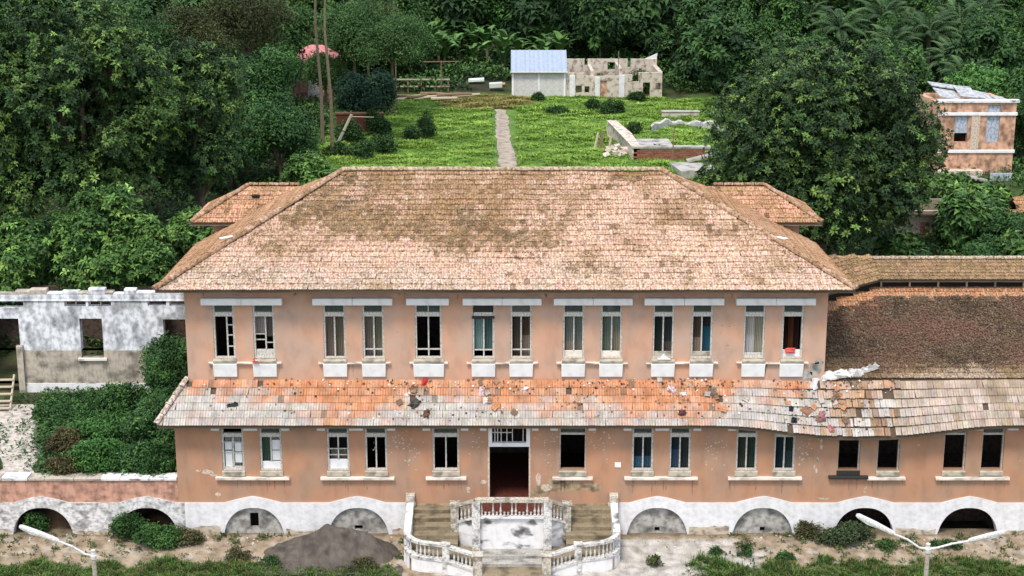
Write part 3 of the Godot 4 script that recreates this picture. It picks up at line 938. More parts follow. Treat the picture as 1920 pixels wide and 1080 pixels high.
func main_building() -> void:
	var h := base("main_building")
	tag(h, "long two-storey coral house with hipped tile roof and a lower skirt roof of loose tiles", "building")
	var U := [[-12.33, 0.92], [-10.62, 0.92], [-7.6, 0.95], [-5.94, 0.92], [-3.58, 1.15], [-1.23, 0.95], [0.39, 0.92], [2.63, 0.92], [4.25, 0.92], [6.48, 0.92], [8.13, 0.92], [10.37, 0.92], [12.01, 0.92]]
	var L := [[-12.07, 0.95], [-10.43, 0.95], [-7.52, 0.95], [-5.88, 0.95], [-2.86, 1.15], [2.63, 1.15], [5.65, 0.92], [7.27, 0.92], [10.15, 0.92], [11.79, 0.92]]
	var holes := []
	for u in U: holes.append([u[0] - u[1] / 2, u[0] + u[1] / 2, 7.72, 10.12])
	obj("upper_wall", Shape.new().wall(-13.96, 13.46, 6.3, 11.3, -0.95, -0.6, holes), M.wall_upper, h)
	var sides := Shape.new()
	sides.span(-13.96, -13.66, 5.6, 11.2, -13.6, -0.953).span(13.16, 13.46, 5.6, 11.2, -13.6, -0.953).span(-13.66, 13.16, 5.6, 11.2, -13.6, -13.3)
	obj("upper_side_wall", sides, M.wall_upper, h)
	holes = []
	for l in L: holes.append([l[0] - l[1] / 2, l[0] + l[1] / 2, 2.83, 4.95])
	holes.append([-0.99, 0.75, 1.3, 4.92])
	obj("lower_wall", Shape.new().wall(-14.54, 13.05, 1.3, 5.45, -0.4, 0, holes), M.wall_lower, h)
	sides = Shape.new()
	sides.span(-14.54, -14.2, -0.3, 5.55, -13.8, -0.403).span(-14.2, 13.0, -0.3, 5.6, -13.8, -13.5)
	obj("lower_side_wall", sides, M.wall_lower, h)
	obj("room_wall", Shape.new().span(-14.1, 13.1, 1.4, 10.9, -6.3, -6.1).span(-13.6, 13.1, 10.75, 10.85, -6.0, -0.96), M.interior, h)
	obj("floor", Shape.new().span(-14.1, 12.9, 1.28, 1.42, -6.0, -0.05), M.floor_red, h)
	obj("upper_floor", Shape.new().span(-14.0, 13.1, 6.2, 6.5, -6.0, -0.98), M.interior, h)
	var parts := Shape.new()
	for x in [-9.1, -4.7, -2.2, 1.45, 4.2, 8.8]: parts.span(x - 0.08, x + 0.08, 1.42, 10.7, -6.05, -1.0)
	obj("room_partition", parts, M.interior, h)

	# plinth with its blind arches
	plinth(h, -14.27, -4.2, [-11.29, -6.72], M.white_plinth)
	plinth(h, 4.2, 13.05, [6.35, 10.97], M.white_plinth)
	obj("plinth", Shape.new().span(-4.2, 4.2, -0.5, 1.3, -0.45, 0.02), M.plaster_old, h)
	var fill := obj("arch_infill", Shape.new().wall(-12.75, -9.85, -0.5, 1.2, -0.30, -0.10, [[-11.48, -11.10, 0.15, 0.83]]), M.infill, h)
	obj("vent_back", Shape.new().span(-11.6, -11.0, 0.0, 0.95, -0.9, -0.8), M.painted_shade, h)
	fill = obj("arch_infill", Shape.new().wall(-8.15, -5.3, -0.5, 1.25, -0.30, -0.08, [[-6.9, -6.55, 0.05, 0.25]]), M.infill, h)
	for x in [6.35, 10.97]:
		fill = obj("arch_infill", Shape.new().wall(x - 1.42, x + 1.42, -0.5, 1.2, -0.30, -0.10, [[x - 0.1, x + 0.13, -0.05, 0.16]]), M.infill, h)
	fill.set_meta("label", "blind arch of patchy grey plaster")

	# upper windows
	var brown := Color(0.26, 0.21, 0.175)
	var green := Color(0.27, 0.30, 0.26)
	var W := [
		{"mull": 0.12, "bars": [[0.15, 0.38, 0.45], [0.15, 0.38, 0.95], [0.15, 0.38, 1.4]]},
		{"mull": 0.06, "panel": 0.32, "curtains": [[-0.19, 0.40, Color(0.40, 0.36, 0.33), null, 0.4, 0.95], [0.22, 0.34, Color(0.24, 0.21, 0.19), null, 0.4, 0.85]], "bars": [[-0.38, 0.03, 0.75], [0.09, 0.38, 0.62], [-0.38, 0.03, 1.0]]},
		{"mull": 0.0, "curtains": [[-0.2, 0.42, brown, null, 0.4], [0.21, 0.40, Color(0.25, 0.215, 0.16), null, 0.4]]},
		{"mull": 0.02, "curtains": [[-0.2, 0.42, Color(0.24, 0.205, 0.17), Color(0.20, 0.18, 0.17), 0.3], [0.21, 0.40, Color(0.27, 0.25, 0.18), null, 0.4]], "rail": 0.3},
		{"mull": 0.0, "two": true, "rail": 0.30},
		{"mull": 0.02, "mat_top": true, "curtains": [[-0.2, 0.42, Color(0.26, 0.38, 0.37), null, 0.4, 0.3], [0.21, 0.40, Color(0.12, 0.20, 0.20), null, 0.4, 0.3]], "rail": 0.27},
		{"mull": 0.0, "curtains": [[-0.2, 0.40, Color(0.10, 0.075, 0.06), null, 0.4], [0.21, 0.38, Color(0.13, 0.08, 0.055), Color(0.30, 0.24, 0.20), 0.5, 0.0]], "rail": 0.28},
		{"mull": 0.02, "panel": 0.26, "panel_mat": "sill", "curtains": [[-0.2, 0.42, Color(0.23, 0.25, 0.22), Color(0.33, 0.28, 0.22), 0.35], [0.21, 0.40, Color(0.22, 0.25, 0.23), Color(0.27, 0.24, 0.21), 0.35]]},
		{"mull": 0.02, "panel": 0.24, "panel_mat": "sill", "curtains": [[-0.2, 0.42, Color(0.18, 0.22, 0.18), null, 0.35], [0.21, 0.40, green, Color(0.33, 0.30, 0.22), 0.6]]},
		{"mull": 0.0, "panel": 0.22, "panel_mat": "sill_grey", "curtains": [[-0.2, 0.42, Color(0.03, 0.045, 0.042), null, 0.35, 0.2], [0.21, 0.40, Color(0.045, 0.055, 0.06), Color(0.13, 0.11, 0.105), 0.35]]},
		{"mull": 0.0, "panel": 0.22, "panel_mat": "sill_grey", "curtains": [[-0.2, 0.38, Color(0.12, 0.085, 0.065), Color(0.33, 0.26, 0.20), 0.45], [0.22, 0.38, Color(0.05, 0.04, 0.045), Color(0.03, 0.14, 0.20), 0.7, 0.1]]},
		{"panel": 0.16, "curtains": [[-0.18, 0.46, Color(0.50, 0.48, 0.46), Color(0.56, 0.53, 0.54), 0.5], [0.22, 0.36, Color(0.45, 0.42, 0.33), null, 0.35]]},
		{"panel": 0.30, "panel_mat": "white_paint", "curtains": [[-0.02, 0.22, Color(0.16, 0.055, 0.022), null, 0.4], [0.2, 0.24, Color(0.035, 0.012, 0.012), null, 0.4], [-0.26, 0.2, Color(0.03, 0.01, 0.01), null, 0.4]]},
	]
	for k in 13:
		window(h, U[k][0], 7.72, 10.12, -0.6, U[k][1], W[k])
	# the scorched head of one window
	obj("burnt_transom", Shape.new().span(-1.71, -0.75, 9.50, 9.60, -0.74, -0.55).span(-1.66, -0.80, 9.60, 10.12, -0.78, -0.66), M.frame_burnt, h)
	for q in [[0, 1], [2, 3], [5, 6], [7, 8], [9, 10], [11, 12]]: pair_trim(h, U[q[0]][0], U[q[1]][0], true)
	obj("window_hood", Shape.new().slab(-4.48, -2.68, 10.17, 10.46, -0.6, -0.22), M.white_paint, h)
	obj("window_sill", Shape.new().slab(-4.40, -2.76, 7.50, 7.57, -0.6, -0.46, 0.01), M.sill, h)
	apron(h, -3.58, 0.66)
	# lower windows
	W = [
		{"mull": 0.0, "glass": false, "panes": [[-0.36, -0.06, 0.03, 0.78], [-0.36, -0.06, 0.84, 1.22], [0.06, 0.36, 0.25, 0.70], [0.06, 0.36, 0.76, 1.16]], "bars": [[-0.39, 0.39, 0.72], [-0.39, 0.39, 1.2]], "panel": 0.1, "curtains": [[0.0, 0.78, Color(0.35, 0.36, 0.33), null, 0.4]]},
		{"mull": 0.0, "panel": 0.32, "panel_mat": "white_paint", "panes": [[0.04, 0.38, 0.36, 0.8], [0.04, 0.38, 0.84, 1.28]], "curtains": [[-0.20, 0.36, Color(0.12, 0.19, 0.13), null, 0.4], [0.2, 0.36, Color(0.45, 0.46, 0.46), null, 0.4]]},
		{"mull": 0.0, "panel": 0.42, "panel_mat": "white_paint", "bars": [[-0.39, 0.39, 0.62], [-0.39, 0.39, 0.9]], "curtains": [[-0.2, 0.3, Color(0.02, 0.018, 0.018), Color(0.34, 0.30, 0.25), 0.6], [0.2, 0.3, Color(0.02, 0.018, 0.018), Color(0.32, 0.29, 0.22), 0.6]]},
		{"mull": 0.0},
		{"mull": 0.0},
		{"bare": true},
		{"mull": 0.02, "curtains": [[-0.2, 0.40, Color(0.02, 0.03, 0.035), Color(0.07, 0.17, 0.27), 0.34], [0.2, 0.40, Color(0.03, 0.045, 0.04), Color(0.06, 0.14, 0.22), 0.34]]},
		{"mull": 0.0, "curtains": [[-0.2, 0.40, Color(0.025, 0.05, 0.06), Color(0.07, 0.12, 0.20), 0.55], [0.2, 0.40, Color(0.05, 0.055, 0.055), null, 0.34]]},
		{"mull": 0.0, "curtains": [[-0.2, 0.40, Color(0.06, 0.075, 0.055), null, 0.34], [0.2, 0.40, Color(0.05, 0.085, 0.055), null, 0.34]]},
		{"mull": 0.0, "curtains": [[-0.2, 0.40, Color(0.02, 0.045, 0.065), null, 0.34], [0.2, 0.40, Color(0.03, 0.055, 0.05), Color(0.06, 0.10, 0.10), 0.5]]},
	]
	for k in 10:
		W[k].transom = 0.42
		window(h, L[k][0], 2.83, 4.95, 0.0, L[k][1], W[k])
	for q in [[0, 1], [2, 3], [6, 7], [8, 9]]: pair_trim(h, L[q[0]][0], L[q[1]][0], false)
	for x in [-2.86, 2.63]:
		obj("window_sill", Shape.new().slab(x - 0.88, x + 0.88, 2.44, 2.56, 0, 0.17, 0.015), M.sill, h)
		obj("window_ledge", Shape.new().slab(x - 0.6, x + 0.6, 2.58, 2.83, -0.02, 0.075, 0.05), M.sill_grey, h)
		for e in [-1, 1]: obj("hood_bracket", Shape.new().slab(x + e * 0.82 - 0.16, x + e * 0.82 + 0.16, 4.72, 4.96, 0, 0.22), M.white_paint, h)
	for e in [-1, 1]: obj("hood_bracket", Shape.new().slab(-0.12 + e * 1.12 - 0.14, -0.12 + e * 1.12 + 0.14, 4.72, 4.96, 0, 0.22), M.white_paint, h)
	# doorway with a barred light above it
	var d := Shape.new()
	d.span(-1.02, -0.86, 3.93, 4.92, -0.2, 0.03).span(0.62, 0.78, 3.93, 4.92, -0.2, 0.03).span(-0.86, 0.62, 3.93, 4.10, -0.2, 0.03).span(-0.86, 0.62, 4.86, 4.92, -0.2, 0.03)
	var door := obj("doorway", d, M.white_paint, h)
	for x in [-0.74, -0.62, -0.47, -0.22, 0.02, 0.48]: obj("window_bar", Shape.new().span(x - 0.018, x + 0.018, 4.1, 4.86, -0.12, -0.08), M.lamp_metal, door)
	obj("window_bar", Shape.new().span(-0.86, 0.02, 4.52, 4.56, -0.115, -0.085), M.lamp_metal, door)
	obj("door_jamb", Shape.new().span(-1.05, -0.97, 1.42, 3.93, -0.35, 0.015).span(0.73, 0.80, 1.42, 3.93, -0.35, 0.015), M.plaster_bare, door)
	obj("house_plate", Shape.new().slab(4.45, 4.72, 2.98, 3.20, 0, 0.03, 0.01), M.white_paint, h)

	# where the coat has come off
	flakes(h)

	drips(h, [-12.33, -10.62, -7.6, -5.94, -3.58, -1.23, 0.39, 2.63, 4.25, 6.48, 8.13, 10.37, 12.01], 7.49, -0.5965, 0.75, 0.7, M.streak_upper, 3)
	drips(h, [-12.07, -10.43, -7.52, -5.88, -2.86, 2.63, 5.65, 7.27, 10.15, 11.79], 2.43, 0.0035, 0.7, 0.75, M.streak_lower, 4)
	drips(h, [-13.2, -9.1, -4.7, -2.2, 1.5, 5.3, 9.2, 12.9], 10.83, -0.5965, 0.3, 0.6, M.streak_upper, 5)
	splash(h, -14.2, -4.7, 0.073, [-11.29, -6.72], 6)
	splash(h, 4.7, 13.0, 0.073, [6.35, 10.97], 7)
	# main roof
	var roof := obj("main_roof", Shape.new().plate([Vector3(-14.95, 10.98, 0.35), Vector3(14.4, 10.98, 0.35), Vector3(6.86, 14.76, -7.0), Vector3(-7.75, 14.76, -7.0)], Vector3(0, -0.12, 0))
		.plate([Vector3(-14.95, 10.98, -8.5), Vector3(-14.95, 10.98, 0.35), Vector3(-7.75, 14.76, -7.0), Vector3(-11.3, 12.9, -10.65)], Vector3(0, -0.12, 0))
		.plate([Vector3(14.4, 10.98, 0.35), Vector3(14.4, 10.98, -8.5), Vector3(10.6, 12.9, -10.65), Vector3(6.86, 14.76, -7.0)], Vector3(0, -0.12, 0))
		.plate([Vector3(-7.75, 14.76, -7.0), Vector3(6.86, 14.76, -7.0), Vector3(10.6, 12.9, -10.65), Vector3(13.9, 10.98, -14.3), Vector3(-14.5, 10.98, -14.3), Vector3(-11.3, 12.9, -10.65)], Vector3(0, -0.12, 0)), M.deck, h)
	var sl := Vector3(0, 3.8, -7.35).normalized()
	lay_tiles(roof, Vector3(-14.95, 11.0, 0.35), Vector3.RIGHT, sl, [Vector2(-0.05, 0), Vector2(29.4, 0), Vector2(21.85, 8.27), Vector2(7.2, 8.27)], 0.36, 0.235, main_tile, func(row, _k): return row == 0, M.tile, 5,
		func(p: Vector3, s: float, _g: RandomNumberGenerator): return p + Vector3(0, (0.10 * nz.get_noise_2d(p.x * 9.0, s * 60.0) + 0.03 * nz.get_noise_2d(p.x * 40.0, s * 200.0)) * clampf(s * 6.0, 0.25, 1.0), 0.05 * nz.get_noise_2d(p.x * 14.0, s * 90.0 + 50)))
	lay_tiles(roof, Vector3(-14.95, 11.0, -8.5), Vector3(0, 0, 1), Vector3(7.2, 3.8, 0).normalized(), [Vector2(0, 0), Vector2(8.9, 0), Vector2(1.5, 8.14), Vector2(-2.1, 4.2)], 0.36, 0.235, side_tile, func(_r, _k): return false, M.tile, 6)
	lay_tiles(roof, Vector3(14.4, 11.0, 0.35), Vector3(0, 0, -1), Vector3(-7.54, 3.8, 0).normalized(), [Vector2(0, 0), Vector2(8.85, 0), Vector2(11.0, 4.2), Vector2(7.35, 8.44)], 0.36, 0.235, side_tile, func(_r, _k): return false, M.tile, 7)
	var lr := RandomNumberGenerator.new(); lr.seed = 88
	var lx := []; var lc := []
	for k in 5200:
		var u := lr.randf() * 29.3; var v := lr.randf_range(0.5, 8.1)
		if u < v * 0.872 + 0.2 or u > 29.3 - v * 0.912 - 0.2: continue
		var p := Vector3(-14.95 + u, 11.0, 0.35) + sl * v
		var xs := u / 29.35; var vs := v / 8.27
		var w := smoothstep(0.16, 0.55, vs) * smoothstep(0.10, 0.24, xs) * (1.0 - 0.85 * smoothstep(0.42, 0.72, xs)) + nz.get_noise_2d(p.x * 14.0, v * 17.0) * 1.3
		w += (1.0 - smoothstep(0.0, 0.07, absf(xs - 0.735 - (vs - 0.7) * -0.10))) * smoothstep(0.35, 0.6, vs) * 0.5
		if lr.randf() > clampf(w, 0.05, 0.9): continue
		lx.append(Transform3D(Basis(Vector3.RIGHT, 0.477) * Basis(Vector3.UP, lr.randf() * TAU).scaled(Vector3(1, 0.35, 1) * lr.randf_range(0.35, 0.95)), p + Vector3(0, 0.045, 0)))
		lc.append([Color(0.16, 0.105, 0.055), Color(0.23, 0.155, 0.08), Color(0.30, 0.215, 0.12)][lr.randi() % 3])
	many("lichen", LEAF.weed, M.leaf_soft, lx, lc, roof).set_meta("kind", "stuff")
	var caps := [Color(0.40, 0.27, 0.18), Color(0.48, 0.34, 0.25), Color(0.34, 0.22, 0.13)]
	ridge_caps(roof, Vector3(-14.95, 11.05, 0.35), Vector3(-7.75, 14.84, -7.0), 0.15, caps, M.tile, 1)
	ridge_caps(roof, Vector3(14.4, 11.05, 0.35), Vector3(6.86, 14.84, -7.0), 0.15, caps, M.tile, 2)
	ridge_caps(roof, Vector3(-7.75, 14.84, -7.0), Vector3(6.86, 14.84, -7.0), 0.16, [Color(0.42, 0.36, 0.26), Color(0.48, 0.40, 0.30)], M.tile, 3)
	obj("fascia", Shape.new().span(-14.9, 14.35, 10.86, 11.0, 0.27, 0.345).span(-14.95, -14.86, 10.86, 11.0, -8.5, 0.26).span(14.3, 14.39, 10.86, 11.0, -8.5, 0.26), M.fascia, roof)
	obj("soffit", Shape.new().span(-14.85, 14.3, 10.84, 10.87, -0.62, 0.265).span(-14.85, -13.9, 10.84, 10.87, -8.5, -0.63).span(13.4, 14.3, 10.84, 10.87, -8.5, -0.63), M.fascia, roof)
	obj("flashing", Shape.new().box(Vector3(-12.05, 12.66, -2.72), Vector3(1.55, 0.03, 0.22), Basis.looking_at(Vector3(7.2, 3.79, -7.35).cross(Vector3.UP), Vector3.UP)), M.white_paint, roof)
	obj("flashing", Shape.new().box(Vector3(11.55, 12.63, -2.55), Vector3(0.9, 0.03, 0.2), Basis.looking_at(Vector3(7.54, -3.79, 7.35).cross(Vector3.UP), Vector3.UP)), M.white_paint, roof)

	# the two rear wings with their own hipped roofs
	for e: float in [-1.0, 1.0]:
		var x0 := -15.25 if e < 0 else 14.71
		var inn: float = -e * 7.0
		obj("rear_wing_wall", Shape.new().span(minf(x0 - e * 0.95, x0 + inn), maxf(x0 - e * 0.95, x0 + inn), 3.0, 12.3, -12.9, -9.3), M.wall_upper, h)
		var hip: float = -e * 2.4
		var wr := obj("rear_wing_roof", Shape.new()
			.plate([Vector3(x0, 12.02, -8.6), Vector3(x0 + inn, 12.02, -8.6), Vector3(x0 + inn, 13.34, -11.05), Vector3(x0 + hip, 13.34, -11.05)], Vector3(0, -0.12, 0))
			.plate([Vector3(x0, 12.02, -13.5), Vector3(x0, 12.02, -8.6), Vector3(x0 + hip, 13.34, -11.05)], Vector3(0, -0.12, 0))
			.plate([Vector3(x0, 12.02, -13.5), Vector3(x0 + inn, 12.02, -13.5), Vector3(x0 + inn, 13.34, -11.05), Vector3(x0 + hip, 13.34, -11.05)], Vector3(0, -0.12, 0)), M.deck, h)
		var wv := Vector3(0, 1.32, -2.45).normalized()
		if e < 0:
			lay_tiles(wr, Vector3(x0, 12.05, -8.6), Vector3.RIGHT, wv, [Vector2(0, 0), Vector2(6.0, 0), Vector2(6.0, 2.78), Vector2(2.4, 2.78)], 0.34, 0.235, wing_tile, func(_r, _k): return false, M.tile, 8)
			lay_tiles(wr, Vector3(x0, 12.05, -13.5), Vector3(0, 0, 1), Vector3(2.4, 1.32, 0).normalized(), [Vector2(0, 0), Vector2(4.9, 0), Vector2(2.45, 2.74)], 0.34, 0.235, wing_tile, func(_r, _k): return false, M.tile, 9)
		else:
			lay_tiles(wr, Vector3(x0 - 6.0, 12.05, -8.6), Vector3.RIGHT, wv, [Vector2(0, 0), Vector2(6.0, 0), Vector2(3.6, 2.78), Vector2(0, 2.78)], 0.34, 0.235, wing_tile, func(_r, _k): return false, M.tile, 10)
			lay_tiles(wr, Vector3(x0, 12.05, -8.6), Vector3(0, 0, -1), Vector3(-2.4, 1.32, 0).normalized(), [Vector2(0, 0), Vector2(4.9, 0), Vector2(2.45, 2.74)], 0.34, 0.235, wing_tile, func(_r, _k): return false, M.tile, 11)
		ridge_caps(wr, Vector3(x0, 12.08, -8.6), Vector3(x0 + hip, 13.42, -11.05), 0.12, caps, M.tile, 4)
		ridge_caps(wr, Vector3(x0 + hip, 13.42, -11.05), Vector3(x0 + inn * 0.7, 13.42, -11.05), 0.12, caps, M.tile, 5)
		obj("fascia", Shape.new().span(minf(x0, x0 + inn), maxf(x0, x0 + inn), 11.88, 12.03, -8.68, -8.605), M.fascia, wr)
		if e < 0:
			obj("gap_shade_slab", Shape.new().box(Vector3(-12.35, 12.99, -10.2), Vector3(0.36, 0.10, 0.40), Basis(Vector3.RIGHT, -0.494)), M.painted_shade, wr)  # solid dark slab on the tiles, coloured as the shade of a hole

	# the skirt roof between the storeys
	var skirt := obj("skirt_roof", deck_strip(-15.1, 14.4, 0.0, 60), M.deck, h)
	var sv := Vector3(0, 1.59, -1.35).normalized()
	lay_tiles(skirt, Vector3(-15.13, 5.17, 0.75), Vector3.RIGHT, sv, [Vector2(-0.05, 0), Vector2(29.5, 0), Vector2(29.5, 2.15), Vector2(1.1, 2.15)], 0.348, 0.235, skirt_tile, func(row, k): return row == 0 or (row == 1 and k % 3 == 0), M.tile_skirt, 12, skirt_warp, 0.012)
	lay_tiles(skirt, Vector3(-15.13, 5.17, -9.0), Vector3(0, 0, 1), Vector3(1.13, 1.59, 0).normalized(), [Vector2(0, 0), Vector2(9.75, 0), Vector2(8.4, 1.95), Vector2(0, 1.95)], 0.348, 0.235, skirt_tile, func(_r, _k): return false, M.tile_skirt, 13)
	var g := RandomNumberGenerator.new(); g.seed = 45
	for k in 28:
		var x: float = [-4.2, -0.6, 3.3, 6.9, 8.5, 12.4, 13.8, 14.2][g.randi() % 8] + g.randfn() * 0.6
		if x > 14.3: x = 13.9
		var t := g.randf_range(0.12, 0.95)
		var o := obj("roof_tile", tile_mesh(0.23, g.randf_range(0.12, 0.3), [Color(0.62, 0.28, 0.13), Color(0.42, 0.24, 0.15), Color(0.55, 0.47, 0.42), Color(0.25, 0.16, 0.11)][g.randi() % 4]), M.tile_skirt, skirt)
		o.transform = Transform3D(Basis(Vector3.RIGHT, 0.87) * Basis(Vector3.UP, g.randf() * TAU) * Basis(Vector3.RIGHT, g.randf_range(-0.15, 0.15)), on_skirt(x, t) + Vector3(0, 0.03, 0.02))
	obj("side_deck", Shape.new().plate([Vector3(-15.1, 5.13, -9), Vector3(-15.1, 5.13, 0.72), Vector3(-13.98, 6.74, -0.6), Vector3(-13.98, 6.74, -9)], Vector3(0, -0.12, 0)), M.deck, skirt)
	ridge_caps(skirt, Vector3(-15.15, 5.22, 0.77), Vector3(-14.0, 6.86, -0.6), 0.13, [PALE, Color(0.45, 0.4, 0.35)], M.tile, 6)

func plinth(h: Node, x0: float, x1: float, arches: Array, m: Material) -> void:
	var xs := [x0]; var lo := [-0.5]; var hi := [1.35]
	arches.sort()
	for a in arches:
		for k in 41:
			var t := -1.65 + 3.3 * k / 40.0
			var inside := absf(t) < 1.35
			xs.append(a + t)
			lo.append(-0.45 + 1.57 * sqrt(maxf(0.0, 1.0 - pow(absf(t) / 1.35, 2.4))) if inside else -0.5)
			hi.append(1.35 + 0.30 * maxf(0.0, 1.0 - pow(absf(t) / 1.25, 1.25)))
	xs.append(x1); lo.append(-0.5); hi.append(1.35)
	obj("plinth", Shape.new().strips(xs, lo, hi, -0.35, 0.07), m, h)

func flakes(h: Node) -> void:
	var r := RandomNumberGenerator.new(); r.seed = 21
	var s := Shape.new()
	# [x centre, y centre, spread x, spread y, how many, size]
	for q in [[-4.9, 4.1, 1.1, 0.55, 34, 0.035], [-4.4, 3.4, 0.7, 0.5, 16, 0.04], [1.6, 4.2, 0.5, 0.5, 16, 0.03], [3.6, 4.1, 0.5, 0.4, 12, 0.03], [4.0, 3.7, 0.3, 0.7, 12, 0.03], [8.6, 3.9, 0.6, 0.6, 22, 0.035], [9.0, 3.3, 0.5, 0.6, 10, 0.03], [12.6, 3.7, 0.5, 0.8, 26, 0.04], [-1.5, 4.1, 0.3, 0.5, 12, 0.03], [3.9, 4.4, 0.4, 0.3, 8, 0.04], [1.5, 3.2, 0.3, 0.9, 14, 0.03]]:
		for k in q[4]:
			blot(s, Vector3(q[0] + r.randfn() * q[2] * 0.5, clampf(q[1] + r.randfn() * q[3] * 0.5, 1.6, 4.85), 0.004), q[5] * r.randf_range(0.5, 1.7), q[5] * r.randf_range(0.5, 1.7), r)
	obj("paint_flakes", s, M.plaster_bare, h).set_meta("kind", "stuff")
	s = Shape.new()
	for q in [[-13.2, 2.75, 0.32, 0.14], [-13.6, 2.82, 0.14, 0.07], [-12.95, 2.62, 0.16, 0.08], [-1.22, 2.3, 0.17, 0.12], [-1.9, 1.95, 0.10, 0.2], [1.15, 2.4, 0.14, 0.36], [1.5, 2.05, 0.3, 0.2], [-12.8, 1.72, 0.14, 0.12]]:
		blot(s, Vector3(q[0], q[1], 0.005), q[2], q[3], r)
	obj("bare_plaster", s, M.plaster_bare, h)
	s = Shape.new()
	for q in [[2.3, 2.1, 1.25, 0.30], [1.2, 1.85, 0.55, 0.3], [3.5, 2.05, 0.5, 0.26], [1.9, 2.35, 0.5, 0.15]]:
		blot(s, Vector3(q[0], q[1], 0.0035), q[2], q[3], r)
	obj("damp_patch", s, M.plaster_old, h)
	s = Shape.new()
	for q in [[9.0, 9.2, 0.05, 0.03], [9.3, 9.15, 0.05, 0.02], [9.5, 9.18, 0.04, 0.02], [8.95, 8.85, 0.025, 0.06], [9.3, 8.8, 0.03, 0.05], [9.25, 8.3, 0.09, 0.03], [-4.9, 8.9, 0.06, 0.03]]:
		blot(s, Vector3(q[0], q[1], -0.596), q[2], q[3], r)
	obj("wall_stains", s, M.plaster_old, h).set_meta("kind", "stuff")
	s = Shape.new()
	for q in [[13.05, 7.2, 0.34, 0.42], [12.7, 6.95, 0.3, 0.3], [13.2, 7.55, 0.22, 0.2]]:
		blot(s, Vector3(minf(q[0], 13.46 - q[2] * 0.95), q[1], -0.595), q[2], q[3], r)
	obj("bare_plaster", s, M.infill, h)

func drips(h: Node, xs: Array, top: float, z: float, span: float, len: float, m: Material, seed_: int) -> void:
	# run-off below sills and eaves: narrow tapering streaks, a few millimetres of grime
	var r := RandomNumberGenerator.new(); r.seed = seed_
	var s := Shape.new()
	for x in xs:
		for k in 5:
			var a: float = x + r.randf_range(-span, span)
			var w := r.randf_range(0.012, 0.05)
			var l := len * r.randf_range(0.25, 1.0)
			var b := a + r.randfn() * 0.015
			s.quad(Vector3(a - w, top, z), Vector3(a + w, top, z), Vector3(b + w * 0.8, top - l * 0.6, z), Vector3(b - w * 0.8, top - l * 0.6, z))
			s.tri(Vector3(b - w * 0.8, top - l * 0.6, z), Vector3(b + w * 0.8, top - l * 0.6, z), Vector3(b, top - l, z))
	obj("rain_streaks", s, m, h).set_meta("kind", "stuff")

func splash(h: Node, x0: float, x1: float, z: float, arches: Array, seed_: int) -> void:
	var r := RandomNumberGenerator.new(); r.seed = seed_
	var s := Shape.new()
	var x := x0
	var y := 0.1
	while x < x1:
		var e := minf(x + 0.16, x1)
		var y2 := clampf(y + r.randf_range(-0.06, 0.06), 0.02, 0.30)
		var inside := false
		for q in arches:
			if absf((x + e) / 2 - q) < 1.42: inside = true
		if not inside: s.quad(Vector3(x, -0.4, z), Vector3(x, y, z), Vector3(e, y2, z), Vector3(e, -0.4, z))
		x = e
		y = y2
	obj("splash_band", s, M.splash_dirt, h)

func blot(s: Shape, at: Vector3, a: float, b: float, r: RandomNumberGenerator) -> void:
	var n := 11 if a > 0.08 else 6
	var ring := []
	for k in n:
		var t := TAU * k / n
		var q := r.randf_range(0.65, 1.0)
		ring.append(at + Vector3(cos(t) * a * q, sin(t) * b * q, 0))
	for k in n: s.tri(at, ring[(k + 1) % n], ring[k])

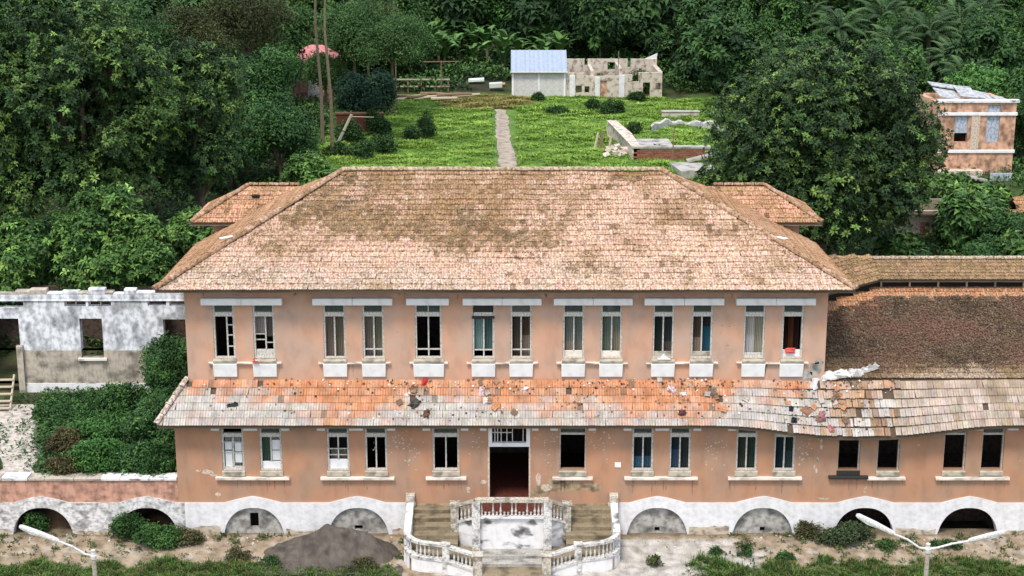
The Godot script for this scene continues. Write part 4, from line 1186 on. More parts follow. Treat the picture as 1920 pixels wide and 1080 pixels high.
# ---------------------------------------------------------------- the low wing on the right
func side_wing() -> void:
	var h := base("side_wing")
	tag(h, "low coral wing right of the house under a mossy dark brown roof with ridge vent", "building")
	var L := [14.58, 16.29, 19.15, 20.79, 24.2, 25.9]
	var holes := []
	for x in L: holes.append([x - 0.48, x + 0.48, 2.83, 4.95])
	obj("wall", Shape.new().wall(13.05, 34.0, 1.3, 5.3, -0.4, 0.012, holes), M.wall_lower, h)
	obj("rear_wall", Shape.new().span(13.5, 34.0, 0.0, 9.2, -9.6, -9.3).span(33.7, 34.0, 0, 5.3, -9.3, -0.41), M.wall_lower, h)
	obj("room_wall", Shape.new().span(13.1, 33.6, 1.3, 9.0, -6.4, -6.2), M.interior, h)
	obj("floor", Shape.new().span(13.1, 33.6, 1.28, 1.42, -6.0, -0.41), M.interior, h)
	plinth(h, 13.05, 34.0, [15.4, 19.95, 24.5, 29.0], M.white_plinth)
	for x in [15.4, 19.95, 24.5, 29.0]:
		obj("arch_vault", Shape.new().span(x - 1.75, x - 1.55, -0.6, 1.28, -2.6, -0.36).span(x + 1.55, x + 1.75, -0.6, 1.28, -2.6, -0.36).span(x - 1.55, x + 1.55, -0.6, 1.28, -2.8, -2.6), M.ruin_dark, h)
	for k in L.size():
		var w := window(h, L[k], 2.83, 4.95, 0.012, 0.96, {"bare": true, "transom": 0.42})
		if k == 0: obj("burnt_sill", Shape.new().slab(-0.85, 0.85, 2.50, 2.62, 0.0, 0.2, 0.03).slab(-0.5, 0.5, 2.62, 2.84, 0.0, 0.06, 0.02), M.frame_burnt, w)
		else: obj("window_ledge", Shape.new().slab(-0.5, 0.5, 2.60, 2.83, 0.0, 0.075, 0.05), M.sill_grey, w)
	for e in [[15.4, 17.05], [18.37, 21.57], [23.4, 26.7]]:
		obj("window_sill", Shape.new().slab(e[0], e[1], 2.44, 2.56, 0.012, 0.18, 0.015), M.sill, h)
	for e in [[17.95, 18.6], [19.7, 20.25], [21.3, 21.75]]:
		obj("hood_bracket", Shape.new().slab(e[0], e[1], 4.74, 4.94, 0.012, 0.22), M.white_paint, h)
	var s := Shape.new()
	var r := RandomNumberGenerator.new(); r.seed = 5
	for q in [[13.35, 4.2, 0.25, 0.6], [13.2, 3.2, 0.2, 0.5], [15.35, 1.95, 0.12, 0.22], [17.6, 4.0, 0.1, 0.08], [22.0, 3.3, 0.07, 0.06], [13.6, 1.55, 0.5, 0.07]]:
		for k in 5: blot(s, Vector3(q[0] + r.randfn() * q[2] * 0.4, q[1] + r.randfn() * q[3] * 0.4, 0.016), q[2] * 0.28, q[3] * 0.28, r)
	obj("paint_flakes", s, M.plaster_bare, h).set_meta("kind", "stuff")
	drips(h, [14.58, 16.29, 19.15, 20.79], 2.43, 0.0155, 0.7, 0.75, M.streak_lower, 8)
	splash(h, 13.1, 33.0, 0.073, [15.4, 19.95, 24.5, 29.0], 9)
	# lower slope, continuing the skirt roof
	var low := obj("lower_roof", deck_strip(14.4, 34.5, 0.0, 40), M.deck, h)
	var sv := Vector3(0, 1.59, -1.35).normalized()
	lay_tiles(low, Vector3(14.37, 5.17, 0.75), Vector3.RIGHT, sv, [Vector2(0, 0), Vector2(20.0, 0), Vector2(20.0, 2.15), Vector2(0, 2.15)], 0.348, 0.235, skirt_tile, func(row, k): return row < 4 and k < 36, M.tile_skirt, 14, skirt_warp, 0.015)
	# the long brown slope
	var t0 := Vector3(13.46, 6.80, -0.62)
	var bv := Vector3(0, 2.64, -5.7).normalized()
	var up := func(x: float, v: float): return Vector3(x, t0.y, t0.z) + bv * v
	var brown := obj("upper_roof", Shape.new().plate([up.call(13.46, 0.0) - Vector3(0, 0.02, 0), up.call(34.5, 0.0) - Vector3(0, 0.02, 0), up.call(34.5, 6.3) - Vector3(0, 0.02, 0), up.call(17.0, 6.3) - Vector3(0, 0.02, 0), up.call(13.46, 4.75) - Vector3(0, 0.02, 0)], Vector3(0, -0.1, 0)), M.deck, h)
	lay_tiles(brown, t0 + Vector3(0, 0.02, 0), Vector3.RIGHT, bv, [Vector2(0, -0.1), Vector2(21.0, -0.1), Vector2(21.0, 6.25), Vector2(3.5, 6.25), Vector2(0, 4.8)], 0.348, 0.235, brown_tile, func(_r, _k): return false, M.tile_mossy, 15,
		func(p: Vector3, _s: float, g: RandomNumberGenerator): return p + Vector3(0, g.randf() * 0.02, 0))
	var lr := RandomNumberGenerator.new(); lr.seed = 89
	var lx := []; var lc := []
	for k in 8200:
		var x := lr.randf_range(13.6, 26.0); var v := lr.randf_range(0.35, 5.9)
		if v < 1.5 and lr.randf() > (v - 0.3) / 1.2: continue
		if v > brown_top(x) - 0.78 + 0.25 * nz.get_noise_2d(x * 60.0, 3.0): continue
		if lr.randf() < smoothstep(17.0, 14.0, x) * 0.6: continue
		lx.append(Transform3D(Basis(Vector3.RIGHT, 0.434) * Basis(Vector3.UP, lr.randf() * TAU).scaled(Vector3(1, 0.6, 1) * lr.randf_range(0.5, 1.25)), up.call(x, v) + Vector3(0, 0.05, 0)))
		var q: Array = [Color(0.12, 0.072, 0.05), Color(0.19, 0.12, 0.08), Color(0.27, 0.185, 0.125), Color(0.20, 0.15, 0.08), Color(0.33, 0.25, 0.19)]
		var mc: Color = q[mini(lr.randi() % 5, 3 + lr.randi() % 2)]
		var mn := nz.get_noise_2d(x * 16.0, v * 16.0 + 70)
		mc = mixc(mc, Color(0.165, 0.092, 0.062), 0.4 + mn * 2.0)
		lc.append(mc * (0.80 + mn * 0.7))
	many("moss", LEAF.weed, M.leaf_soft, lx, lc, brown).set_meta("kind", "stuff")
	# the ridge vent: plates coloured dark for a slot's shade, with short posts under a roof of its own
	var a: Vector3 = up.call(13.4, 4.72)
	var b: Vector3 = up.call(17.05, 6.22)
	var c := Vector3(34.5, b.y, b.z)
	var vent := obj("ridge_vent", Shape.new().plate([a + Vector3(0, 0, -0.12), b + Vector3(0, 0, -0.12), b + Vector3(0, 0.42, -0.12), a + Vector3(0, 0.36, -0.12)], Vector3(0, 0, -0.15)).plate([b + Vector3(0, 0, -0.12), c + Vector3(0, 0, -0.12), c + Vector3(0, 0.42, -0.12), b + Vector3(0, 0.42, -0.12)], Vector3(0, 0, -0.15)), M.painted_shade, h)
	for k in 11:
		obj("vent_post", Shape.new().span(17.1 + k * 1.32 - 0.04, 17.1 + k * 1.32 + 0.04, b.y + 0.03, b.y + 0.36, b.z - 0.1, b.z - 0.02), M.sill_grey, vent)
	obj("vent_rail", Shape.new().span(17.05, 34.5, b.y + 0.36, b.y + 0.43, b.z - 0.1, b.z + 0.26), M.fascia, vent)
	var e0 := a + Vector3(-0.2, 0.44, 0.22); var e1 := b + Vector3(-0.1, 0.47, 0.3); var e2 := c + Vector3(0, 0.47, 0.3)
	var r0 := Vector3(12.4, 10.36, -8.1); var r1 := Vector3(17.0, 10.36, -8.1); var r2 := Vector3(34.5, 10.36, -8.1)
	var cap := obj("vent_roof", Shape.new().plate([e0, e1, r1, r0], Vector3(0, -0.08, 0)).plate([e1, e2, r2, r1], Vector3(0, -0.08, 0)).plate([r0, r2, Vector3(34.5, 8.9, -9.9), Vector3(12.4, 8.9, -9.9)], Vector3(0, -0.08, 0)), M.deck, h)
	var vt := func(p: Vector3, _row: int, _u: float, v: float, g: RandomNumberGenerator) -> Color:
		var n := nz.get_noise_2d(p.x * 25.0, v * 40.0 + 200)
		return vary(mixc(Color(0.36, 0.245, 0.15), Color(0.30, 0.215, 0.115), 0.5 + n * 2.2), g, 0.2)
	var vv := (r2 - e2).normalized()
	lay_tiles(cap, e1 + Vector3(0, 0.02, 0), Vector3.RIGHT, vv, [Vector2(0, 0), Vector2(17.5, 0), Vector2(17.5, 2.1), Vector2(0, 2.1)], 0.348, 0.235, vt, func(_r, _k): return false, M.tile, 16)
	var eu := (e1 - e0).normalized()
	var en := (e1 - e0).cross(r0 - e0).normalized()
	var ev := en.cross(eu)
	if ev.dot(r0 - e0) < 0: ev = -ev
	lay_tiles(cap, e0 + Vector3(0, 0.02, 0), eu, ev, [Vector2(0, 0), Vector2((e1 - e0).length(), 0), Vector2((r1 - e0).dot(eu), (r1 - e0).dot(ev)), Vector2((r0 - e0).dot(eu), (r0 - e0).dot(ev))], 0.348, 0.235, vt, func(_r, _k): return false, M.tile, 17)
	ridge_caps(cap, r0 + Vector3(0, 0.06, 0), r2 + Vector3(0, 0.06, 0), 0.13, [Color(0.48, 0.43, 0.35), Color(0.42, 0.37, 0.30)], M.tile, 7)

# ---------------------------------------------------------------- garden wall on the left
func garden_wall() -> void:
	var h := base("garden_wall")
	tag(h, "long retaining garden wall with coral top band, white arched base and crumbling coping", "wall")
	obj("wall", Shape.new().span(-46, -14.545, 1.3, 2.38, -0.55, -0.005), M.wall_garden, h)
	plinth(h, -46, -14.275, [-15.94, -20.53, -25.1, -29.7, -34.3], M.plinth_grey)
	for x in [-15.94, -20.53, -25.1, -29.7, -34.3]:
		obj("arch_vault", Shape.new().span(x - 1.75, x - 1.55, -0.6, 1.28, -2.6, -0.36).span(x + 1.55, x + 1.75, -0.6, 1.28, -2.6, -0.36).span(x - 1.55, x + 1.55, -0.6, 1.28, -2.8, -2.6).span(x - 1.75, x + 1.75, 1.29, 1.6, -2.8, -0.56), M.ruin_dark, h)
	splash(h, -45.0, -14.3, 0.073, [-15.94, -20.53, -25.1, -29.7, -34.3], 10)
	var r := RandomNumberGenerator.new(); r.seed = 9
	var x := -46.0
	while x < -14.7:
		var w := r.randf_range(0.5, 1.3)
		var dk := x < -18.2 and r.randf() < 0.8
		var e := minf(x + w, -14.56)
		obj("coping_stone", Shape.new().slab(x + 0.01, e - 0.01, 2.38, 2.46 + r.randf() * 0.07, -0.6, 0.06 + r.randf() * 0.03, 0.025), M.ruin_bare if dk else M.white_stain, h)
		x += w
	# the earth that shows in the open arches
	for q in [[-20.3, 0.95], [-15.6, 0.35]]:
		var s := Shape.new()
		var lie := func(px, pz): return -0.3 + q[1] * maxf(0.0, 1.0 - Vector2((px - q[0]) / 1.5, (pz + 1.9) / 1.5).length()) * 1.5 + 0.12 * nz.get_noise_2d(px * 80, pz * 80)
		var mound := grid(steps(q[0] - 1.25, q[0] + 1.05, 14), steps(-2.55, -0.1, 14), lie, func(_a, _b): return Color(1, 1, 1))
		tag(obj("soil_heap", mound, M.soil), "brown heap of earth inside the %s open arch of the garden wall" % ("leftmost" if q[0] < -18 else "overgrown"), "soil heap")

# ---------------------------------------------------------------- the double stair in front of the door
func rail(s: Shape, pts: Array, w: float, t: float) -> void:
	for k in pts.size() - 1:
		var a: Vector3 = pts[k]; var b: Vector3 = pts[k + 1]
		var d := b - a
		var side := Vector3(-d.z, 0, d.x).normalized() * w / 2
		var u := Vector3(0, t, 0)
		s.quad(a - side, b - side, b + side, a + side)
		s.quad(a - side - u, a + side - u, b + side - u, b - side - u)
		s.quad(a + side, b + side, b + side - u, a + side - u)
		s.quad(a - side - u, b - side - u, b - side, a - side)
		if k == 0: s.quad(a - side, a + side, a + side - u, a - side - u)
		if k == pts.size() - 2: s.quad(b - side, b - side - u, b + side - u, b + side)

func entrance_stairs() -> void:
	var h := base("entrance_stairs")
	tag(h, "weathered white double entrance stair with balustraded landing and curving side parapets", "stairs")
	var bal := Shape.new().lathe([Vector2(0.0, 0.0), Vector2(0.055, 0.0), Vector2(0.055, 0.05), Vector2(0.03, 0.08), Vector2(0.052, 0.2), Vector2(0.03, 0.36), Vector2(0.028, 0.5), Vector2(0.05, 0.55), Vector2(0.05, 0.6), Vector2(0, 0.6)], 7).mesh()
	# landing
	var plan := [Vector3(-2.45, 0, 0.02), Vector3(-2.45, 0, 1.3), Vector3(-1.52, 0, 2.1), Vector3(1.5, 0, 2.1), Vector3(2.35, 0, 1.3), Vector3(2.35, 0, 0.02)]
	var s := Shape.new()
	var tops := [0.95, 0.95, 1.5, 1.5, 0.95, 0.95]
	for k in 5:
		var a: Vector3 = plan[k]; var b: Vector3 = plan[k + 1]
		s.quad(a + Vector3(0, -0.6, 0), a + Vector3(0, tops[k], 0), b + Vector3(0, tops[k + 1], 0), b + Vector3(0, -0.6, 0))
	obj("landing_wall", s, M.white_stain, h)
	s = Shape.new()
	s.plate([Vector3(-1.6, 1.40, 0.02), Vector3(-1.6, 1.40, 1.95), Vector3(1.55, 1.40, 1.95), Vector3(1.55, 1.40, 0.02)], Vector3(0, -0.2, 0))
	obj("landing_floor", s, M.floor_red, h)
	s = Shape.new()
	rail(s, [Vector3(-1.52, 1.60, 2.12), Vector3(1.5, 1.60, 2.12)], 0.20, 0.10)
	rail(s, [Vector3(-2.4, 1.02, 1.33), Vector3(-1.52, 1.58, 2.1)], 0.20, 0.10)
	rail(s, [Vector3(1.5, 1.58, 2.1), Vector3(2.3, 1.02, 1.33)], 0.20, 0.10)
	obj("plinth_moulding", s, M.white_stain, h)
	s = Shape.new()
	rail(s, [Vector3(-2.45, 1.78, 1.30), Vector3(-1.55, 2.37, 2.1)], 0.30, 0.13)
	rail(s, [Vector3(-1.56, 2.375, 2.1), Vector3(1.54, 2.375, 2.1)], 0.32, 0.13)
	rail(s, [Vector3(1.53, 2.37, 2.1), Vector3(2.35, 1.78, 1.30)], 0.30, 0.13)
	obj("handrail", s, M.stair_beige, h)
	for x in [-1.52, 1.5]: obj("pillar", Shape.new().span(x - 0.17, x + 0.17, -0.5, 2.24, 1.96, 2.30), M.stair_white, h)
	for x in [-2.45, 2.35]:
		obj("pillar", Shape.new().span(x - 0.17, x + 0.17, 0.2, 1.80, 1.12, 1.46).span(x - 0.21, x + 0.21, 1.80, 1.88, 1.08, 1.50).span(x - 0.20, x + 0.20, 0.2, 0.5, 1.09, 1.49), M.stair_beige, h)
	for k in 17:
		if k in [1, 2, 4, 6, 7, 10, 11, 13]:
			# broken stumps
			var stump := obj("baluster", bal, M.stair_white, h)
			stump.position = Vector3(-1.28 + k * 0.16, 1.60, 2.12); stump.scale = Vector3(1, 0.28, 1)
			continue
		obj("baluster", bal, M.stair_white, h).position = Vector3(-1.28 + k * 0.16, 1.62, 2.12)
	for k in 5:
		var t := (k + 0.8) / 5.6
		obj("baluster", bal, M.stair_white, h).position = Vector3(-1.52, 1.60, 2.1).lerp(Vector3(-2.45, 1.02, 1.3), t)
		obj("baluster", bal, M.stair_white, h).position = Vector3(1.5, 1.60, 2.1).lerp(Vector3(2.35, 1.02, 1.3), t)
	# steps up to the landing on either hand
	for e: float in [-1.0, 1.0]:
		for k in 5:
			var x0 := minf(e * 2.3, e * 4.4); var x1 := maxf(e * 2.3, e * 4.4)
			obj("stair_tread", Shape.new().slab(x0, x1, -0.5, 1.22 - k * 0.21, 0.02 + k * 0.001, 0.42 + k * 0.44, 0.04), M.step_dirt, h)
		obj("lower_floor", Shape.new().slab(minf(e * 1.4, e * 4.3), maxf(e * 1.4, e * 4.3), -0.6, 0.12, 1.9, 3.0, 0.05), M.step_dirt, h)
	obj("lower_floor", Shape.new().slab(-1.4, 1.4, -0.6, 0.10, 2.1, 2.75, 0.05), M.concrete, h)
	obj("stair_tread", Shape.new().slab(-1.4, 1.4, -0.65, -0.06, 2.7, 3.2, 0.05), M.concrete, h)
	obj("stair_tread", Shape.new().slab(-1.4, 1.4, -0.9, -0.24, 3.1, 4.0, 0.05), M.step_dirt, h)
	obj("stair_tread", Shape.new().slab(-1.4, 1.4, -1.0, -0.40, 3.9, 6.5, 0.05), M.step_dirt, h)
	# side walls and curving parapets
	for e: float in [-1.0, 1.0]:
		var w := Shape.new()
		var xs := e * 4.42
		var pr := [Vector3(0, 1.55, 0.05), Vector3(0, 1.18, 1.3), Vector3(0, 1.0, 2.4)]
		for k in 2:
			var a: Vector3 = pr[k]; var b: Vector3 = pr[k + 1]
			var o := Vector3(xs, 0, 0); var q := Vector3(0.15, 0, 0)
			w.quad(o + a - q, o + b - q, o + b + q, o + a + q)
			for sg in [-1.0, 1.0]:
				w.quad(o + a + q * sg, o + b + q * sg, o + Vector3(0, -0.7, b.z) + q * sg, o + Vector3(0, -0.7, a.z) + q * sg)
		w.quad(Vector3(xs - 0.15, 1.0, 2.4), Vector3(xs + 0.15, 1.0, 2.4), Vector3(xs + 0.15, -0.7, 2.4), Vector3(xs - 0.15, -0.7, 2.4))
		obj("side_wall", w, M.white_stain, h)
		obj("wall_post", Shape.new().slab(xs - 0.19, xs + 0.19, -0.4, 1.82, 0.03, 0.34, 0.03), M.stair_beige, h)
		var path := [Vector3(4.44, 1.0, 2.38), Vector3(4.36, 0.965, 2.66), Vector3(4.16, 0.93, 2.92), Vector3(3.84, 0.89, 3.10), Vector3(3.4, 0.86, 3.19), Vector3(2.9, 0.82, 3.24), Vector3(2.2, 0.69, 3.46), Vector3(1.5, 0.57, 3.74)]
		for k in path.size(): path[k].x *= e
		var cap := Shape.new()
		rail(cap, path, 0.24, 0.11)
		obj("handrail", cap, M.stair_white, h)
		var low := []
		for p in path: low.append(p - Vector3(0, 0.66, 0))
		cap = Shape.new()
		rail(cap, low, 0.28, 0.10)
		var wall := Shape.new()
		var under := []
		for p in path: under.append(p - Vector3(0, 0.74, 0))
		for k in path.size() - 1:
			var a: Vector3 = under[k]; var b: Vector3 = under[k + 1]
			var d := (b - a)
			var sd := Vector3(-d.z, 0, d.x).normalized() * 0.1
			a -= d.normalized() * 0.05; b += d.normalized() * 0.05
			for sg in [-1.0, 1.0]:
				wall.quad(a + sd * sg, b + sd * sg, Vector3(b.x, -1.2, b.z) + sd * sg, Vector3(a.x, -1.2, a.z) + sd * sg)
		obj("base_moulding", cap, M.stair_white, h)
		obj("parapet_base", wall, M.white_stain, h)
		# balusters evenly along the curve
		var len := 0.0
		for k in path.size() - 1: len += path[k].distance_to(path[k + 1])
		var n := 19
		for j in n:
			var want := len * (j + 0.6) / n
			for k in path.size() - 1:
				var seg: float = path[k].distance_to(path[k + 1])
				if want <= seg or k == path.size() - 2:
					if absf(absf(path[k].lerp(path[k + 1], want / seg).x) - 2.75) > 0.18 and rng.randf() > 0.1:
						var b := obj("baluster", bal, M.stair_white, h)
						b.position = path[k].lerp(path[k + 1], minf(1, want / seg)) - Vector3(0, 0.67, 0)
						b.scale = Vector3(1, 0.96, 1)
					break
				want -= seg
		obj("pillar", Shape.new().span(e * 2.75 - 0.15, e * 2.75 + 0.15, -0.9, 0.80, 3.13, 3.41).span(e * 2.75 - 0.18, e * 2.75 + 0.18, 0.80, 0.87, 3.10, 3.44), M.stair_white, h)
		obj("pillar", Shape.new().slab(e * 1.42 - 0.19, e * 1.42 + 0.19, -1.2, 0.56, 3.62, 4.0, 0.03).slab(e * 1.42 - 0.23, e * 1.42 + 0.23, 0.56, 0.64, 3.58, 4.04, 0.03), M.stair_beige, h)

# ---------------------------------------------------------------- roofless ruin behind the garden
func left_ruin() -> void:
	var h := base("roofless_ruin")
	tag(h, "roofless ruin with flaking white wall, grey bare base and empty window, behind the garden", "ruin")
	var holes := [[-20.95, -19.86, 5.26, 7.22], [-26.3, -23.9, 3.0, 7.22], [-16.9, -14.9, 4.2, 7.18], [-21.62, -20.58, 7.82, 8.08], [-20.46, -19.36, 7.82, 8.08], [-25.6, -23.6, 7.76, 8.06], [-17.6, -16.7, 7.85, 8.1], [-16.55, -15.5, 7.85, 8.1], [-30.95, -29.86, 5.26, 7.22], [-31.6, -29.4, 7.82, 8.08]]
	obj("white_wall", Shape.new().wall(-46, -13.9, 5.62, 8.42, -9.4, -9.0, holes), M.ruin_white, h)
	obj("bare_wall", Shape.new().wall(-46, -13.9, 3.95, 5.62, -9.4, -8.99, holes), M.ruin_bare, h)
	obj("white_footing", Shape.new().wall(-46, -13.9, 2.6, 3.95, -9.4, -8.93, [[-26.3, -23.9, 2.9, 4.0]]), M.white_stain, h)
	obj("string_course", Shape.new().slab(-46, -13.9, 8.10, 8.16, -9.0, -8.94, 0.02), M.ruin_white, h)
	obj("window_sill", Shape.new().slab(-21.1, -19.7, 5.12, 5.25, -9.0, -8.86, 0.02), M.sill, h)
	for x in [-21.1, -19.9]: obj("vent_bar", Shape.new().span(x - 0.03, x + 0.03, 7.82, 8.08, -9.25, -9.15), M.wood_pale, h)
	# broken top edge
	var r := RandomNumberGenerator.new(); r.seed = 31
	var x := -46.0
	while x < -14.0:
		var w := r.randf_range(0.3, 0.9)
		var t := 8.42 + r.randf_range(0.04, 0.30) * (1.0 + (0.5 if x < -23.2 and x > -24.5 else 0.0))
		obj("broken_block", Shape.new().slab(x, minf(x + w - 0.01, -13.92), 8.42, t, -9.38, -9.02 + r.randf() * 0.02, 0.05), M.ruin_bare if r.randf() < 0.55 else M.ruin_white, h)
		x += w
	obj("rear_wall", Shape.new().span(-46, -14.6, 3.0, 7.6, -14.2, -13.9).span(-26.9, -26.5, 3.0, 7.9, -13.9, -9.41).span(-18.2, -17.9, 3.0, 7.7, -13.9, -9.41), M.ruin_dark, h)
	obj("pilaster", Shape.new().slab(-24.05, -23.75, 3.0, 5.9, -9.0, -8.8, 0.04), M.ruin_bare, h)
	# a second wall further up, with its fallen beam
	var g := base("broken_wall", Vector3(-17.0, 0, -19.0))
	tag(g, "dark broken wall under the trees left of the roof with a pale beam on top", "wall")
	obj("wall", Shape.new().span(-2.3, 3.0, 5.0, 7.55, -0.2, 0.2).span(-2.3, -1.9, 5.0, 7.6, 0.2, 2.5), M.ruin_dark, g)
	obj("beam", Shape.new().tube([Vector3(-2.6, 7.95, 0.3), Vector3(-0.6, 7.66, 0.35), Vector3(3.0, 7.62, 0.3)], [0.08, 0.09, 0.08], 6), M.wood_pale, g)
	var st := base("wooden_steps", Vector3(-24.35, 3.25, -7.2), 0.05)
	tag(st, "short wooden ladder steps leaning at the dark doorway of the white ruin", "steps")
	for e in [-0.42, 0.42]: obj("stringer", Shape.new().tube([Vector3(e, -0.1, 0.55), Vector3(e, 1.45, -0.75)], [0.06, 0.06], 5), M.wood_pale, st)
	for k in 5: obj("tread", Shape.new().box(Vector3(0, 0.15 + k * 0.28, 0.42 - k * 0.24), Vector3(0.86, 0.05, 0.2)), M.wood_pale, st)

# ---------------------------------------------------------------- buildings up the slope
func brickwork(parent: Node, x0: float, x1: float, y0: float, y1: float, z: float, bw: float, bh: float, m: Material, seed_: int) -> void:
	var r := RandomNumberGenerator.new(); r.seed = seed_
	var row := 0
	var y := y0
	var kinds := []
	for k in 4:
		var s := Shape.new()
		s.col = Color(1, 1, 1) * [0.75, 0.88, 1.0, 1.0][k]
		s.slab(-bw / 2 + 0.01, bw / 2 - 0.01, 0, bh - 0.02, -0.1, 0.03, 0.015)
		kinds.append(s.mesh())
	while y + bh <= y1 + 0.01:
		var x := x0 + (bw * 0.5 if row % 2 == 0 else bw * 0.999)
		while x + bw / 2 <= x1 + 0.01:
			var o := obj("brick", kinds[r.randi() % 4], m, parent)
			o.position = Vector3(x, y, z + r.randf() * 0.015)
			x += bw
		y += bh
		row += 1

func background_buildings() -> void:
	# the shed with the blue-grey roof
	var h := base("white_shed", Vector3(2.45, 9.5, -78.0))
	tag(h, "small white shed with plain blue-grey metal roof at the top of the meadow", "shed")
	obj("wall", Shape.new().span(-2.42, 2.42, -0.2, 2.55, -6.0, 0.0), M.shed_wall, h)
	for x in [-2.38, 0.0, 2.38]: obj("corner_post", Shape.new().slab(x - 0.09, x + 0.09, -0.1, 2.52, 0, 0.05, 0.01), M.white_paint, h)
	obj("footing", Shape.new().span(-2.6, 2.6, -0.5, 0.05, -0.1, 0.14), M.stone_old, h)
	var rf := obj("roof", Shape.new().plate([Vector3(-2.55, 2.46, 0.35), Vector3(2.6, 2.46, 0.35), Vector3(2.6, 4.12, -3.0), Vector3(-2.55, 4.12, -3.0)], Vector3(0, -0.06, 0)).plate([Vector3(-2.55, 4.12, -3.0), Vector3(2.6, 4.12, -3.0), Vector3(2.6, 2.46, -6.3), Vector3(-2.55, 2.46, -6.3)], Vector3(0, -0.06, 0)), M.metal_roof, h)
	for k in 13: obj("roof_rib", Shape.new().box(Vector3(-2.5 + k * 0.42, 3.305, -1.32), Vector3(0.05, 0.05, 3.70), Basis(Vector3.RIGHT, 0.460)), M.metal_roof, rf)
	obj("roof_trim", Shape.new().span(-2.6, 2.65, 2.38, 2.47, 0.30, 0.38), M.white_paint, rf)
	obj("gable", Shape.new().plate([Vector3(-2.40, 2.55, -0.02), Vector3(-2.40, 4.0, -3.0), Vector3(-2.40, 2.55, -5.98)], Vector3(0.05, 0, 0)).plate([Vector3(2.40, 2.55, -0.02), Vector3(2.40, 4.0, -3.0), Vector3(2.40, 2.55, -5.98)], Vector3(-0.05, 0, 0)), M.shed_wall, h)
	# the long stone ruin beside it
	h = base("stone_ruin", Vector3(4.9, 9.5, -78.0))
	tag(h, "long roofless stone ruin with pale pilasters and an orange door beside the white shed", "ruin")
	obj("front_wall", Shape.new().wall(0.05, 6.1, -0.3, 2.02, -0.4, 0.0, [[0.95, 1.5, 0.5, 1.2], [1.75, 2.2, 0.5, 1.1], [3.2, 3.8, -0.1, 1.6]]), M.stone_old, h)
	obj("front_wall", Shape.new().wall(6.7, 8.85, -0.3, 2.35, -0.4, 0.02, [[7.1, 7.75, -0.1, 1.45], [8.25, 8.7, 0.75, 1.4]]), M.stone_old, h)
	obj("broken_wall", Shape.new().span(0.05, 1.7, 2.02, 2.3, -0.4, -0.01).span(5.0, 6.1, 2.02, 2.15, -0.4, -0.01).span(6.1, 6.7, -0.3, 1.5, -0.4, -0.01), M.stone_old, h)
	for x in [0.62, 5.15]: obj("pilaster", Shape.new().slab(x - 0.25, x + 0.25, -0.2, 2.1, 0, 0.09), M.white_plinth, h)
	obj("pilaster", Shape.new().slab(2.7, 3.15, -0.2, 1.95, 0, 0.07), M.white_plinth, h)
	obj("door", Shape.new().slab(3.2, 3.8, -0.1, 1.6, -0.25, -0.15, 0.01), M.orange_wall, h)
	obj("rear_wall", Shape.new().wall(0.0, 8.9, 0.0, 3.0, -6.4, -6.0, [[2.0, 2.3, 2.4, 3.1], [4.2, 4.9, 2.0, 2.7], [6.1, 6.4, 2.2, 3.1]]).span(8.5, 8.9, 0, 2.4, -6.0, -0.41).span(2.3, 2.6, 0, 2.5, -6.0, -0.41).span(4.9, 5.2, 0, 2.7, -6.0, -0.41), M.stone_old, h)
	obj("gable_remnant", Shape.new().plate([Vector3(7.8, 3.0, -6.2), Vector3(8.9, 3.0, -6.2), Vector3(8.95, 3.5, -6.2)], Vector3(0, 0, -0.3)), M.white_plinth, h)
	obj("floor", Shape.new().span(0.1, 8.8, -0.2, 0.1, -5.9, -0.45), M.soil, h)
	obj("footing", Shape.new().span(0.05, 8.9, -0.5, 0.02, -0.05, 0.16), M.ruin_bare, h)
	# the house with the pink-red roof
	h = base("red_roofed_house", Vector3(-18.6, 9.4, -76.0))
	tag(h, "small pink house with faded red hipped roof half hidden by trees on the left", "house")
	obj("wall", Shape.new().span(-1.5, 2.0, -0.5, 4.0, -4.5, 0), M.pink_wall, h)
	obj("wall_panel", Shape.new().slab(0.15, 1.3, -0.3, 3.9, 0, 0.05), M.shed_wall, h)
	obj("roof", Shape.new().plate([Vector3(-2.2, 3.85, 0.6), Vector3(2.5, 3.85, 0.6), Vector3(1.4, 4.95, -2.2), Vector3(0.2, 4.95, -2.2)], Vector3(0, -0.1, 0)).plate([Vector3(2.5, 3.85, 0.6), Vector3(2.5, 3.85, -5.0), Vector3(1.4, 4.95, -2.2)], Vector3(0, -0.1, 0)).plate([Vector3(-2.2, 3.85, -5.0), Vector3(-2.2, 3.85, 0.6), Vector3(0.2, 4.95, -2.2)], Vector3(0, -0.1, 0)).plate([Vector3(2.5, 3.85, -5.0), Vector3(-2.2, 3.85, -5.0), Vector3(0.2, 4.95, -2.2), Vector3(1.4, 4.95, -2.2)], Vector3(0, -0.1, 0)), M.red_roof, h)
	# the tall orange shell on the right
	h = base("orange_house", Vector3(31.2, 8.5, -39.7))
	tag(h, "tall orange shell of a house with white bands, blue-grey shutters and a collapsed metal roof", "house")
	obj("wall", Shape.new().wall(-2.6, 2.55, -1.0, 5.35, -0.35, 0, [[-1.5, -0.62, 2.7, 4.6], [0.62, 1.5, 2.7, 5.2]]).span(2.2, 2.55, -1.0, 5.3, -6.0, -0.36).span(-2.6, -2.2, -1.0, 5.3, -6.0, -0.36).span(-2.2, 2.2, -1.0, 5.3, -6.0, -5.7), M.orange_wall, h)
	for y in [4.5, 1.98]: obj("string_course", Shape.new().slab(-2.65, 2.62, y, y + 0.2, 0, 0.1, 0.02).span(2.555, 2.64, y, y + 0.2, -6.0, -0.01), M.white_paint, h)
	obj("shutter", Shape.new().slab(-1.5, -0.62, 3.3, 4.6, -0.2, -0.1, 0.02), M.shutter, h)
